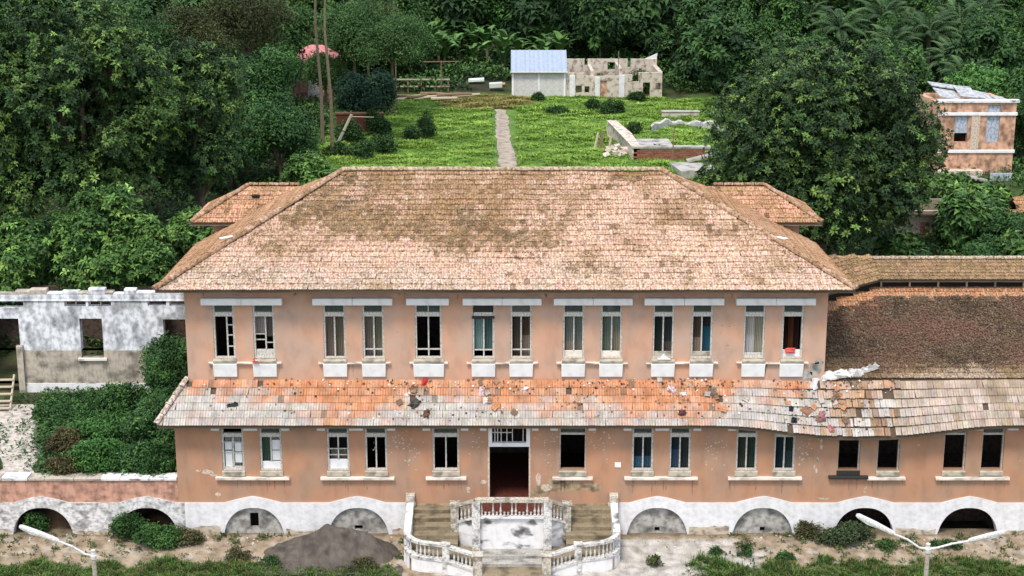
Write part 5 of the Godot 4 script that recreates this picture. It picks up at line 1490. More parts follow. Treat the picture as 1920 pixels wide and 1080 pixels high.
	obj("shutter", Shape.new().slab(0.62, 1.5, 2.7, 5.2, -0.2, -0.1, 0.02), M.shutter, h)
	obj("pier", Shape.new().slab(-0.4, 0.15, 2.2, 4.45, 0, 0.06), M.plaster_bare, h)
	obj("cornice", Shape.new().slab(-2.75, 2.7, 5.35, 5.55, -0.4, 0.12, 0.03), M.white_stain, h)
	obj("room_wall", Shape.new().span(-2.1, 2.1, -0.5, 5.0, -3.0, -2.8), M.ruin_dark, h)
	for q in [[-1.7, 5.75, -1.6, 1.5, 2.2, 0.16, -0.16], [-0.35, 5.85, -2.0, 1.2, 2.4, 0.10, -0.20], [0.8, 5.62, -1.9, 1.1, 2.2, 0.22, -0.12], [-1.2, 6.05, -3.6, 2.4, 1.4, 0.14, -0.10], [1.75, 5.5, -1.3, 0.8, 1.3, 0.1, -0.05]]:
		obj("roof_sheet", Shape.new().box(Vector3(q[0], q[1], q[2]), Vector3(q[3], 0.06, q[4]), Basis(Vector3.FORWARD, q[5]) * Basis(Vector3.RIGHT, -q[6])), M.grey_sheet, h)
	obj("base_wall", Shape.new().slab(-2.6, 0.4, -1.0, 0.9, 0.0, 0.7, 0.05), M.plaster_bare, h)
	h = base("porch_slab", Vector3(29.9, 8.55, -38.0))
	tag(h, "broken concrete porch slab sloping in front of the orange house", "slab")
	obj("slab", Shape.new().box(Vector3(0, 0.6, 0), Vector3(3.0, 0.14, 1.6), Basis(Vector3.FORWARD, 0.10)), M.concrete, h)
	obj("support", Shape.new().span(-1.3, 1.3, -0.8, 0.4, -0.6, 0.5), M.ruin_dark, h)
	h = base("corrugated_gate", Vector3(32.6, 8.4, -38.2))
	tag(h, "grey corrugated metal gate at the right foot of the orange house", "gate")
	for k in 8: obj("metal_strip", Shape.new().slab(-0.75 + k * 0.18, -0.585 + k * 0.18, -0.5, 0.95, -0.03, 0.02 + 0.03 * (k % 2), 0.02), M.shutter, h)
	obj("frame", Shape.new().span(-0.75, 0.7, -0.35, -0.25, -0.1, -0.04).span(-0.75, 0.7, 0.6, 0.7, -0.1, -0.04), M.grey_sheet, h)
	# low houses right, behind the big tree
	h = base("low_house", Vector3(25.2, 6.4, -29.0))
	tag(h, "low pale house with a red door, glimpsed under the big round tree", "house")
	obj("wall", Shape.new().wall(-3.2, 2.6, -0.6, 2.2, -0.3, 0, [[-0.3, 0.3, -0.5, 1.5], [0.9, 1.7, 0.6, 1.5]]).span(2.3, 2.6, -0.6, 2.2, -4, -0.31).span(-3.2, -2.9, -0.6, 2.2, -4, -0.31).span(-2.9, 2.3, -0.6, 2.2, -4, -3.7), M.plaster_bare, h)
	obj("door", Shape.new().slab(-0.3, 0.3, -0.5, 1.5, -0.2, -0.1, 0.01), M.red_roof, h)
	obj("shutter", Shape.new().slab(0.9, 1.7, 0.6, 1.5, -0.2, -0.1, 0.01), M.white_paint, h)
	obj("roof", Shape.new().plate([Vector3(-3.6, 2.1, 0.6), Vector3(3.0, 2.1, 0.6), Vector3(3.0, 2.45, -2.2), Vector3(-3.6, 2.45, -2.2)], Vector3(0, -0.08, 0)).plate([Vector3(-3.6, 2.45, -2.2), Vector3(3.0, 2.45, -2.2), Vector3(3.0, 2.1, -4.6), Vector3(-3.6, 2.1, -4.6)], Vector3(0, -0.08, 0)), M.deck, h)
	obj("terrace", Shape.new().slab(-3.4, 3.6, -1.0, 0.0, 0.0, 1.4, 0.05), M.plaster_bare, h)
	h = base("slatted_bench", Vector3(25.6, 5.6, -25.8))
	tag(h, "slatted grey wooden bench behind the ridge of the mossy roof", "bench")
	for k in 4: obj("slat", Shape.new().box(Vector3(0, 0.3 + k * 0.16, -0.1 - 0.02 * k), Vector3(1.9, 0.07, 0.05)), M.wood_pale, h)
	obj("seat", Shape.new().box(Vector3(0, 0.3, 0.2), Vector3(1.9, 0.06, 0.5)), M.wood_pale, h)
	for e in [-0.85, 0.85]: obj("leg", Shape.new().span(e - 0.05, e + 0.05, -0.5, 0.8, -0.12, 0.4), M.wood, h)
	var tarp := Shape.new()
	tarp.col = Color(0.03, 0.045, 0.16)
	crumple(tarp, 1.7, 0.9, 0.35, 4, 8)
	h = obj("blue_tarpaulin", tarp, M.rubbish)
	h.position = Vector3(23.6, 6.0, -26.0)
	tag(h, "dark blue tarpaulin heap behind the mossy roof, left of the bench", "tarpaulin")
	for q in [["tan_roofed_hut", Vector3(32.6, 7.3, -31.0), 0.3, "small hut with tan tiled roof half hidden by shrubs at the right edge"], ["tan_roofed_hut", Vector3(30.9, 6.9, -28.5), -0.2, "lower tan tiled hut roof among the dark shrubs, left of the other hut"]]:
		h = base(q[0], q[1], q[2])
		tag(h, q[3], "hut")
		obj("wall", Shape.new().span(-1.2, 1.2, -1.2, 0.75, -1.6, 0), M.plaster_bare, h)
		var hr := obj("roof", Shape.new().plate([Vector3(-1.5, 0.7, 0.4), Vector3(1.5, 0.7, 0.4), Vector3(1.0, 1.6, -1.0), Vector3(-1.0, 1.6, -1.0)], Vector3(0, -0.08, 0)).plate([Vector3(-1.0, 1.6, -1.0), Vector3(1.0, 1.6, -1.0), Vector3(1.5, 0.7, -2.2), Vector3(-1.5, 0.7, -2.2)], Vector3(0, -0.08, 0)), M.deck, h)
		lay_tiles(hr, Vector3(-1.5, 0.73, 0.4), Vector3.RIGHT, Vector3(0, 0.9, -1.4).normalized(), [Vector2(0, 0), Vector2(3, 0), Vector2(2.5, 1.66), Vector2(0.5, 1.66)], 0.34, 0.25, func(_p, _r, _u, _v, g): return vary(Color(0.42, 0.25, 0.14), g, 0.25), func(_r, _k): return false, M.tile, 18)

# a rag or sheet: a rumpled patch with its own thickness of air under it
func crumple(s: Shape, a: float, b: float, hgt: float, n: int, seed_: int) -> void:
	var r := RandomNumberGenerator.new(); r.seed = seed_
	var p := []
	for i in n + 1:
		var row := []
		for j in n + 1:
			var u := i / float(n) - 0.5; var v := j / float(n) - 0.5
			var edge := maxf(absf(u), absf(v)) > 0.45
			row.append(Vector3(u * a + r.randfn() * 0.06 * a, (0.0 if edge else absf(r.randfn()) * 0.5 * hgt + 0.25 * hgt), v * b + r.randfn() * 0.06 * b))
		p.append(row)
	for i in n:
		for j in n: s.quad(p[i][j], p[i + 1][j], p[i + 1][j + 1], p[i][j + 1])

func on_skirt(x: float, t: float) -> Vector3:
	return Vector3(x, lerpf(5.17, 6.76, t) - sag(x) * (1.05 - t) + 0.05, lerpf(0.75, -0.6, t) + 0.03)

func roof_debris() -> void:
	# [x, place on the slope, width, depth, height, colour, label, category]
	var R := [
		[-3.75, 0.93, 0.36, 0.22, 0.10, Color(0.55, 0.035, 0.035), "bright red rag at the top of the skirt roof under the single upper window", "rag"],
		[-1.30, 0.72, 0.42, 0.24, 0.14, Color(0.72, 0.55, 0.58), "pinkish white crumpled cloth on the skirt roof left of the doorway, the upper one", "cloth"],
		[-1.12, 0.52, 0.30, 0.26, 0.16, Color(0.80, 0.78, 0.76), "white plastic bag on the skirt roof just below the pinkish cloth", "plastic bag"],
		[0.58, 0.78, 0.26, 0.20, 0.12, Color(0.78, 0.76, 0.72), "small white scrap on the skirt roof right above the doorway", "paper scrap"],
		[-4.25, 0.80, 0.34, 0.26, 0.08, Color(0.16, 0.095, 0.05), "brown rubbish heap near the top of the skirt roof left of the red rag", "rubbish"],
		[-4.15, 0.45, 0.52, 0.36, 0.16, Color(0.085, 0.075, 0.07), "dark grey rubbish heap on the pale tiles left of the doorway", "rubbish"],
		[-3.65, 0.22, 0.36, 0.26, 0.14, Color(0.14, 0.075, 0.055), "reddish brown bundle low on the skirt roof above the single lower window", "bundle"],
		[-11.95, 0.42, 0.50, 0.16, 0.10, Color(0.05, 0.045, 0.045), "black rag on the pale tiles near the left end of the skirt roof", "rag"],
		[-4.45, 0.66, 0.34, 0.16, 0.07, Color(0.70, 0.62, 0.58), "pale torn paper under the brown rubbish on the skirt roof", "paper scrap"],
		[6.85, 0.77, 0.40, 0.24, 0.12, Color(0.66, 0.56, 0.62), "lilac white cloth on the orange tiles right of the doorway", "cloth"],
		[7.35, 0.66, 0.30, 0.18, 0.10, Color(0.76, 0.70, 0.66), "white scrap with black edge on the orange tiles, below the lilac cloth", "paper scrap"],
		[8.65, 0.70, 0.46, 0.28, 0.12, Color(0.20, 0.15, 0.11), "grey brown clump of leaves near the top of the orange tiles", "rubbish"],
		[7.25, 0.25, 0.32, 0.26, 0.14, Color(0.12, 0.05, 0.055), "dark maroon bundle low on the skirt roof above the blue-curtained windows", "bundle"],
		[11.95, 0.44, 0.20, 0.24, 0.14, Color(0.035, 0.037, 0.05), "upper of two black plastic bags on the grey end of the skirt roof", "plastic bag"],
		[12.05, 0.22, 0.24, 0.26, 0.16, Color(0.03, 0.032, 0.045), "lower of two black plastic bags on the grey end of the skirt roof", "plastic bag"],
		[12.6, 0.42, 0.40, 0.44, 0.10, Color(0.30, 0.16, 0.10), "rust brown rag on the grey tiles right of the black bags", "rag"],
		[13.25, 0.33, 0.50, 0.36, 0.18, Color(0.36, 0.17, 0.17), "pinkish red bundle of clothes at the start of the sagging eave", "bundle"],
		[13.6, 0.12, 0.36, 0.24, 0.12, Color(0.50, 0.22, 0.22), "pink cloth hanging at the sagging eave below the bundle of clothes", "cloth"],
		[13.05, 0.94, 0.60, 0.30, 0.12, Color(0.60, 0.60, 0.62), "grey white plaster rubble at the right foot of the upper wall", "rubble"],
	]
	for k in R.size():
		var q: Array = R[k]
		var s := Shape.new()
		s.col = q[5]
		crumple(s, q[2], q[3], q[4], 5, 40 + k)
		var o := obj({"rag": "rag", "cloth": "crumpled_cloth", "plastic bag": "plastic_bag", "paper scrap": "paper_scrap", "rubbish": "rubbish_heap", "bundle": "cloth_bundle", "rubble": "plaster_rubble"}[q[7]], s, M.rubbish)
		o.position = on_skirt(q[0], q[1])
		o.basis = Basis(Vector3.RIGHT, 0.87) * Basis(Vector3.UP, q[0] * 1.3)
		tag(o, q[6], q[7])
	# the heap of white sheeting where the roofs meet
	var W := [[13.95, 7.0, -0.72, 1.25, 0.5, 0.16, "long crumpled white sheet lying where the two roofs meet, beside the house wall"], [14.85, 7.06, -0.82, 0.62, 0.40, 0.20, "rounded white lump of sheeting in the middle of the white debris"], [15.5, 7.2, -1.0, 0.75, 0.28, 0.18, "narrow white strip at the right tip of the white debris on the brown roof"]]
	for k in 3:
		var s := Shape.new()
		s.col = Color(0.66, 0.64, 0.635)
		crumple(s, W[k][3], W[k][4], W[k][5], 7, 90 + k)
		var o := obj("plastic_sheet", s, M.rubbish)
		o.position = Vector3(W[k][0], W[k][1] - 0.08, W[k][2])
		o.basis = Basis(Vector3.FORWARD, -0.12 if k < 2 else -0.3) * Basis(Vector3.RIGHT, 0.45)
		tag(o, W[k][6], "plastic sheet")
	# chips, leaves and broken bits too small to tell apart
	var r := RandomNumberGenerator.new(); r.seed = 61
	var s := Shape.new()
	var cols := [Color(0.05, 0.04, 0.035), Color(0.16, 0.10, 0.06), Color(0.22, 0.16, 0.08), Color(0.10, 0.09, 0.05), Color(0.72, 0.68, 0.63), Color(0.30, 0.12, 0.06), Color(0.40, 0.38, 0.36)]
	for k in 760:
		var x := r.randf_range(-13.5, 16.5)
		if r.randf() < 0.55: x = [-4.2, -0.4, 3.2, 6.9, 8.4, 12.5, 14.8][r.randi() % 7] + r.randfn() * 0.7
		var t := r.randf_range(0.05, 1.0) if r.randf() < 0.6 else r.randf_range(0.75, 1.0)
		s.col = cols[r.randi() % cols.size()]
		var a := r.randf_range(0.025, 0.095)
		s.box(on_skirt(x, t) + Vector3(0, 0.02, 0), Vector3(a, a * 0.35, a * r.randf_range(0.4, 1.2)), Basis(Vector3.RIGHT, 0.87) * Basis(Vector3.UP, r.randf() * TAU))
	var o := obj("roof_litter", s, M.rubbish)
	o.set_meta("kind", "stuff")
	tag(o, "scatter of leaves, chips and broken bits over the skirt roof", "litter")
	s = Shape.new()
	s.col = Color(0.50, 0.035, 0.045)
	crumple(s, 0.26, 0.2, 0.10, 4, 7)
	o = obj("rag", s, M.rubbish)
	o.position = Vector3(-11.0, 7.62, -0.42)
	tag(o, "small red rag on the sill of the second upper window from the left", "rag")
	s = Shape.new()
	s.col = Color(0.62, 0.10, 0.09)
	crumple(s, 0.42, 0.24, 0.06, 4, 17)
	o = obj("rag", s, M.rubbish)
	o.position = Vector3(11.95, 8.04, -0.66)
	o.basis = Basis(Vector3.RIGHT, 1.2)
	tag(o, "faded red cloth over the white panel of the last upper window", "rag")
	s = Shape.new()
	s.col = Color(0.70, 0.68, 0.72)
	crumple(s, 0.55, 0.2, 0.14, 4, 27)
	o = obj("crumpled_cloth", s, M.rubbish)
	o.position = Vector3(6.5, 7.73, -0.48)
	tag(o, "pale crumpled cloth on the ledge of the upper window with dark teal curtains", "cloth")

# ---------------------------------------------------------------- the yard in front
func street_lamp(at: Vector3, sides: Array, label: String) -> void:
	var h := base("street_lamp", at)
	tag(h, label, "street lamp")
	var top := 5.0
	obj("pole", Shape.new().tube([Vector3(0, -0.5, 0), Vector3(0, 2.5, 0), Vector3(0, top, 0)], [0.11, 0.095, 0.075], 9), M.lamp_pole, h)
	obj("pole_cap", Shape.new().lathe([Vector2(0.10, -0.16), Vector2(0.11, -0.02), Vector2(0.08, 0.02), Vector2(0.07, 0.12), Vector2(0.085, 0.18), Vector2(0.0, 0.23)], 9, Vector3(0, top, 0)), M.lamp_metal, h)
	for q in sides:
		# [tip, inner end of the head]
		var tip: Vector3 = q[0]; var inn: Vector3 = q[1]
		var a := Vector3(0, top - 0.02, 0)
		var d := (tip - inn).normalized()
		obj("arm", Shape.new().tube([a, a + Vector3(inn.x * 0.25, 0.05, 0), a.lerp(inn, 0.6) + Vector3(0, 0.02, 0), inn, inn + d * 0.2], [0.045, 0.042, 0.04, 0.04, 0.035], 7), M.lamp_metal, h)
		var n := d.cross(Vector3(0, 0, 1)).normalized()
		if n.y < 0: n = -n
		var head := Shape.new()
		var L := inn.distance_to(tip)
		var pts := []; var rad := []
		for k in [[0.0, 0.06], [0.05, 0.085], [0.5, 0.11], [0.94, 0.095], [1.0, 0.05]]:
			pts.append(inn + d * L * k[0] + n * 0.02); rad.append(k[1])
		head.tube(pts, rad, 10, 0.6)
		var hd := obj("lamp_head", head, M.lamp_metal, h)
		obj("lamp_lens", Shape.new().tube([inn + d * L * 0.42 - n * 0.035, inn + d * L * 0.66 - n * 0.05, inn + d * L * 0.92 - n * 0.03], [0.06, 0.08, 0.05], 9, 0.6), M.white_sheet, hd)

func yard_things() -> void:
	street_lamp(Vector3(14.77, -0.55, 12.0), [[Vector3(-2.62, 6.26, 0.0), Vector3(-1.25, 5.55, 0.0)], [Vector3(2.72, 5.62, 0.0), Vector3(1.42, 5.28, 0.0)]], "double-armed white street lamp in front of the right wing")
	street_lamp(Vector3(-14.88, -0.80, 12.0), [[Vector3(-2.56, 6.08, 0.0), Vector3(-1.2, 5.52, 0.0)]], "single-armed white street lamp in front of the left garden wall")
	# the heap of dark sand
	var lie := func(x, z):
		var d := Vector2((x + 7.9) / 3.1, (z - 1.55) / 1.7)
		var w := Vector2((x + 6.3) / 2.1, (z - 1.5) / 1.2)
		return -0.42 + 1.34 * maxf(0.0, 1.0 - pow(d.length(), 0.85)) + 0.45 * maxf(0.0, 1.0 - w.length()) + 0.09 * nz.get_noise_2d(x * 60, z * 60) + 0.05 * nz.get_noise_2d(x * 170, z * 170)
	tag(obj("sand_heap", grid(steps(-11.4, -4.6, 60), steps(0.2, 3.6, 34), lie, func(x, z): return Color(1, 1, 1) * (0.86 + 0.5 * nz.get_noise_2d(x * 40, z * 40) + 0.35 * nz.get_noise_2d(x * 130, z * 130))), M.sand), "large dark grey sand heap against the wall left of the entrance stair", "sand heap")
	# small stones and broken plaster on the dirt
	var r := RandomNumberGenerator.new(); r.seed = 71
	var s := Shape.new()
	for k in 420:
		var x := r.randf_range(-23, 23)
		if absf(x) < 4.7: continue
		var z := absf(r.randfn()) * 0.9 + 0.15
		var a := r.randf_range(0.02, 0.09)
		s.col = [Color(0.5, 0.44, 0.38), Color(0.3, 0.24, 0.18), Color(0.62, 0.58, 0.54), Color(0.20, 0.13, 0.08)][r.randi() % 4]
		s.box(Vector3(x, land(x, z) + a * 0.2, z), Vector3(a, a * 0.6, a * 0.9), Basis(Vector3(r.randf(), r.randf(), r.randf() + 0.1).normalized(), r.randf() * TAU))
	var o: Node = obj("stones", s, M.rubbish)
	o.set_meta("kind", "stuff")
	tag(o, "small stones and broken plaster scattered on the dirt yard", "stones")
	# grass of the garden in front
	var xf := []; var cl := []
	var gc := [Color(0.045, 0.08, 0.022), Color(0.08, 0.15, 0.03), Color(0.14, 0.21, 0.055)]
	for k in 22000:
		var x := r.randf_range(-24, 24)
		var z := r.randf_range(1.6, 6.5)
		var n := nz.get_noise_2d(x * 22.0, z * 22.0)
		var side := smoothstep(7.0, 8.6, x) if x > 0 else smoothstep(-4.6, -5.3, x)
		var g := smoothstep(2.45, 2.8, z + n * 1.0) * side
		if r.randf() > g: continue
		var k2 := r.randf_range(0.5, 1.0)
		xf.append(Transform3D(Basis(Vector3.UP, r.randf() * TAU).scaled(Vector3(k2, k2 * (0.75 + n), k2)), Vector3(x, land(x, z) - 0.01, z)))
		cl.append(leaf_colour(gc if r.randf() > 0.12 else [Color(0.12, 0.09, 0.04), Color(0.2, 0.16, 0.07)], r))
	o = many("front_grass", LEAF.tuft, M.grass_blade, xf, cl)
	o.set_meta("kind", "stuff")
	tag(o, "rough green grass along the bottom of the picture in front of the yard", "grass")
	xf = []; cl = []
	for k in 1500:
		var x := r.randf_range(-24, 24)
		if absf(x) < 4.6: continue
		var z := absf(r.randfn()) * 1.1 + 0.1
		if nz.get_noise_2d(x * 45.0, z * 45.0 + 400) < 0.06 and z < 1.8: continue
		if x > 4.4 and x < 8.4: continue
		xf.append(Transform3D(Basis(Vector3.UP, r.randf() * TAU).scaled(Vector3.ONE * r.randf_range(0.5, 1.3)), Vector3(x, land(x, z), z)))
		cl.append(leaf_colour([Color(0.045, 0.07, 0.02), Color(0.08, 0.13, 0.03), Color(0.16, 0.13, 0.06)], r))
	o = many("yard_weeds", LEAF.weed, M.leaf_soft, xf, cl)
	o.set_meta("kind", "stuff")
	tag(o, "low weeds sprouting in patches on the dirt yard", "weeds")
	# bushes that can be told apart
	var dk := [Color(0.022, 0.055, 0.016), Color(0.04, 0.10, 0.025), Color(0.08, 0.16, 0.04)]
	var br := [Color(0.06, 0.055, 0.025), Color(0.10, 0.09, 0.04), Color(0.07, 0.10, 0.03)]
	var B := [
		[-16.75, 0.35, Vector3(0.8, 0.75, 0.6), dk, "bright green bush growing in the mouth of the second garden wall arch", 190],
		[-15.2, 0.95, Vector3(1.15, 0.62, 0.7), dk, "wide dark bush on the dirt in front of the second garden wall arch", 260],
		[-14.2, 0.75, Vector3(0.8, 0.45, 0.5), br, "brownish scrub to the right of the dark bush by the arch", 130],
		[-20.9, -0.35, Vector3(0.5, 0.6, 0.4), dk, "small green plant inside the left edge of the leftmost arch", 90],
		[-11.6, 2.2, Vector3(0.7, 0.35, 0.4), br, "dry brown weeds left of the sand heap", 110],
		[14.6, 0.75, Vector3(1.15, 0.55, 0.65), [Color(0.025, 0.045, 0.018), Color(0.05, 0.075, 0.03), Color(0.10, 0.12, 0.06)], "dark tangled bush in front of the open arch of the right wing", 240],
		[12.9, 0.35, Vector3(0.55, 0.45, 0.3), br, "thin brown brush against the plinth left of that dark tangled bush", 80],
		[16.0, 1.35, Vector3(0.6, 0.3, 0.4), dk, "low green weed patch right of the tangled bush, by the lamp", 90],
		[18.7, 1.15, Vector3(0.85, 0.25, 0.4), dk, "flat green weed patch on the dirt right of the double street lamp", 90],
		[8.7, 1.85, Vector3(0.3, 0.34, 0.3), dk, "left one of two small round plants at the yard edge right of the stair", 60],
		[9.95, 1.85, Vector3(0.36, 0.38, 0.3), dk, "right one of two small round plants at the yard edge right of the stair", 70],
		[6.05, 2.65, Vector3(0.36, 0.30, 0.3), [Color(0.03, 0.04, 0.015), Color(0.07, 0.09, 0.03), Color(0.12, 0.14, 0.05)], "olive tuft at the corner of the cement patch near the stair", 60],
		[11.6, 2.25, Vector3(0.45, 0.26, 0.3), dk, "small leafy weed in the grass edge below the grey blind arch", 60],
		[-10.2, 2.7, Vector3(0.4, 0.3, 0.3), dk, "small leafy weed below the left end of the sand heap", 60],
		[-6.2, 2.9, Vector3(0.9, 0.3, 0.35), br, "brown green scrub at the foot of the sand heap by the stair", 120],
	]
	for k in B.size():
		var q: Array = B[k]
		var bu := shrub("bush", q[2], 7, q[5], "weed" if q[2].y < 0.4 else "spray", 0.75 if q[2].y < 0.4 else 0.62, q[3], 200 + k, "leaf_soft")
		bu.position = Vector3(q[0], land(q[0], maxf(q[1], 0)) - 0.05, q[1])
		tag(bu, q[4], "bush")

# ---------------------------------------------------------------- things on the meadow behind
func meadow_things() -> void:
	var r := RandomNumberGenerator.new(); r.seed = 81
	# grass
	var xf := []; var cl := []
	var gc := [Color(0.135, 0.24, 0.038), Color(0.19, 0.315, 0.048), Color(0.25, 0.375, 0.068)]
	for k in 46000:
		var z := r.randf_range(-33, -78)
		var x := r.randf_range(-15, 21)
		if x > -1.4 - 0.4 * smoothstep(-50.0, -69.0, z) and x < 0.4 and z > -70: continue
		var n := nz.get_noise_2d(x * 14.0, z * 14.0)
		var k2 := r.randf_range(0.45, 0.9) * (1.0 + n * 1.2)
		xf.append(Transform3D(Basis(Vector3.UP, r.randf() * TAU).scaled(Vector3(k2 * 1.7, k2 * 0.8, k2 * 1.7)), Vector3(x, ground(x, z) - 0.02, z)))
		var dry := Vector2((x + 2.2) * 0.9, (z + 74.5) * 0.8).length() < 4.0
		cl.append(leaf_colour(gc if not dry else [Color(0.14, 0.13, 0.035), Color(0.24, 0.21, 0.06), Color(0.30, 0.26, 0.09)], r, n * 0.9))
	var o: Node = many("meadow_grass", LEAF.tuft, M.grass_blade, xf, cl)
	o.set_meta("kind", "stuff")
	tag(o, "bright green grass of the meadow behind the house", "grass")
	var at := func(x: float, z: float): return Vector3(x, ground(x, z), z)
	# low shrubs in the meadow
	var dk := [Color(0.018, 0.045, 0.014), Color(0.035, 0.085, 0.022), Color(0.07, 0.13, 0.035)]
	var B := [[-6.6, -54.8, Vector3(0.7, 1.25, 0.7), "cone-shaped dark shrub standing alone in the meadow left of the footpath"], [-7.6, -53.5, Vector3(0.7, 0.6, 0.6), "low dark shrub at the foot of the cone-shaped shrub"], [7.0, -69.5, Vector3(0.6, 0.5, 0.5), "left of two dark tufts in the meadow below the orange door"], [8.6, -68.0, Vector3(0.95, 0.8, 0.7), "larger right one of two dark tufts in the meadow below the stone ruin"], [2.3, -75.5, Vector3(0.45, 0.35, 0.4), "tiny dark tuft in front of the white shed"], [4.0, -68.0, Vector3(0.9, 0.3, 0.6), "flat dark tuft in the meadow right of the footpath"], [9.4, -55.0, Vector3(0.4, 0.7, 0.4), "dark shrub at the upper corner of the ruined foundation"], [10.3, -46.2, Vector3(0.7, 0.5, 0.5), "bush in front of the low brick foundation wall"], [11.2, -76.2, Vector3(0.7, 0.5, 0.5), "dark weeds at the doorway of the stone ruin"], [8.0, -81.5, Vector3(0.9, 1.2, 0.8), "bush growing inside the stone ruin, behind the orange door"], [11.9, -81.0, Vector3(1.4, 1.3, 0.9), "wider bush growing inside the right half of the stone ruin"], [-12.4, -53.0, Vector3(1.2, 0.9, 1.0), "green bush below the leaning pole"], [-10.6, -55.5, Vector3(1.1, 1.3, 1.0), "rounded dark bush right of the leaning pole"], [-11.5, -46.5, Vector3(1.9, 0.9, 1.3), "broad bright bush just above the left end of the roof ridge"], [-9.3, -49.0, Vector3(0.9, 1.2, 0.9), "dark green bush at the left edge of the meadow"]]
	for k in B.size():
		o = shrub("meadow_shrub", B[k][2], 7, 130 if B[k][2].x < 1.0 else 260, "spray", 0.9, dk, 300 + k, "leaf_soft")
		o.position = at.call(B[k][0], B[k][1])
		tag(o, B[k][3], "shrub")
	# foundations
	var h := base("ruined_foundation", at.call(8.6, -45.3))
	tag(h, "ruined low foundation with a red brick face and pale coping right of the meadow", "ruin")
	obj("core_wall", Shape.new().span(0.05, 5.4, -0.6, 0.78, -0.4, 0.0), M.mortar, h)
	brickwork(h, 0.05, 5.4, -0.2, 0.72, 0.0, 0.44, 0.15, M.brick_red, 3)
	obj("coping", Shape.new().slab(-0.05, 5.5, 0.78, 0.95, -0.5, 0.1, 0.03), M.concrete, h)
	obj("side_wall", Shape.new().plate([Vector3(-0.1, 0.95, 0), Vector3(-0.5, 1.1, -5.5), Vector3(-1.3, 1.5, -9.5), Vector3(-0.6, 1.5, -9.7), Vector3(0.3, 1.1, -5.5), Vector3(0.5, 0.95, 0)], Vector3(0, -1.4, 0)), M.stone_old, h)
	obj("floor_slab", Shape.new().slab(0.5, 3.2, -0.4, 0.45, -7.0, -3.5, 0.05), M.concrete, h)
	h = base("rubble_heap", at.call(7.8, -47.3))
	tag(h, "pale heap of rubble at the left end of the brick foundation", "rubble")
	for k in 22:
		var a := r.randf_range(0.2, 0.55)
		obj("stone", Shape.new().box(Vector3(r.randfn() * 0.5, r.randf() * 0.5, r.randfn() * 0.7), Vector3(a, a * 0.6, a * 0.9), Basis(Vector3(r.randf(), r.randf(), 0.3).normalized(), r.randf() * 3)), M.stone_old, h)
	var s := Shape.new()
	var prev := []
	for k in 22:
		var t := k / 21.0
		var p: Vector3 = at.call(lerpf(11.0, 16.8, t), -58.0 - 3.2 * sin(PI * t)) + Vector3(0, 0.40 + 0.16 * sin(t * 9.0) + 0.12 * sin(t * 31.0), 0)
		var row := [p + Vector3(0, -1.2, 0.35), p + Vector3(0, 0, 0.3), p + Vector3(0, 0.05, -0.4), p + Vector3(0, -1.2, -0.45)]
		if prev:
			for j in 3: s.quad(prev[j], row[j], row[j + 1], prev[j + 1])
		prev = row
	tag(obj("curved_wall", s, M.white_old), "low curved white wall remnant behind the brick foundation", "wall")
	h = base("stone_trough", at.call(14.2, -65.8))
	tag(h, "long pale stone trough lying in the grass below the stone ruin", "trough")
	obj("trough", Shape.new().slab(-1.6, 1.5, -0.2, 0.42, -0.5, 0.2, 0.06), M.stone_old, h)
	obj("rim", Shape.new().slab(-1.65, 1.55, 0.42, 0.52, -0.55, 0.26, 0.03), M.concrete, h)
	h = base("concrete_slab", at.call(14.6, -41.2))
	tag(h, "broad pale concrete slab at the foot of the big round tree, behind the roof", "slab")
	obj("slab", Shape.new().box(Vector3(0, 0.1, 0), Vector3(7.0, 0.5, 3.6), Basis(Vector3.UP, 0.12)), M.concrete, h)
	obj("broken_piece", Shape.new().box(Vector3(-1.2, 0.75, -1.6), Vector3(2.6, 0.16, 0.7), Basis(Vector3.FORWARD, -0.25)), M.concrete, h)
	h = base("broken_post", at.call(6.3, -48.8))
	tag(h, "left one of two leaning broken posts in the meadow", "post")
	obj("post", Shape.new().tube([Vector3(-0.35, -0.3, 0.2), Vector3(0.0, 1.3, 0)], [0.10, 0.08], 6), M.wood_pale, h)
	obj("board", Shape.new().box(Vector3(0.25, 0.6, 0), Vector3(0.22, 1.4, 0.06), Basis(Vector3.FORWARD, 0.1)), M.wood, h)
	h = base("broken_post", at.call(7.25, -48.9))
	tag(h, "right, hooked one of two leaning broken posts in the meadow", "post")
	obj("post", Shape.new().tube([Vector3(-0.2, -0.3, 0.2), Vector3(0.0, 0.9, 0), Vector3(-0.25, 1.05, 0)], [0.09, 0.08, 0.06], 6), M.wood_pale, h)
	# poles
	for q in [[-10.6, -77.4, 4.8, 0.07, "thin tall pole standing at the far left of the meadow"], [-6.6, -80.0, 3.0, 0.06, "short pole with a crossbar behind the log pile"], [11.3, -44.2, 2.6, 0.05, "thin dark pole in front of the brick foundation"], [9.8, -79.5, 4.2, 0.05, "thin dark pole rising out of the stone ruin"]]:
		h = base("pole", at.call(q[0], q[1]))
		tag(h, q[4], "pole")
		obj("shaft", Shape.new().tube([Vector3(0, -0.4, 0), Vector3(0.04, q[2], 0)], [q[3], q[3] * 0.8], 6), M.bark_pale if q[0] < -7 else M.wood, h)
		if q[0] == -6.6: obj("crossbar", Shape.new().tube([Vector3(-1.6, q[2] - 0.1, 0), Vector3(1.7, q[2] - 0.05, 0)], [0.05, 0.05], 5), M.wood, h)
	h = base("leaning_pole", at.call(-13.2, -50.2))
	tag(h, "broken pale pole leaning over by the two tall trunks", "pole")
	obj("lower_piece", Shape.new().tube([Vector3(0, -0.2, 0), Vector3(0.7, 1.2, 0)], [0.13, 0.11], 6), M.concrete, h)
	obj("upper_piece", Shape.new().tube([Vector3(0.75, 1.3, 0), Vector3(1.35, 2.5, 0)], [0.11, 0.10], 6), M.wood_pale, h)
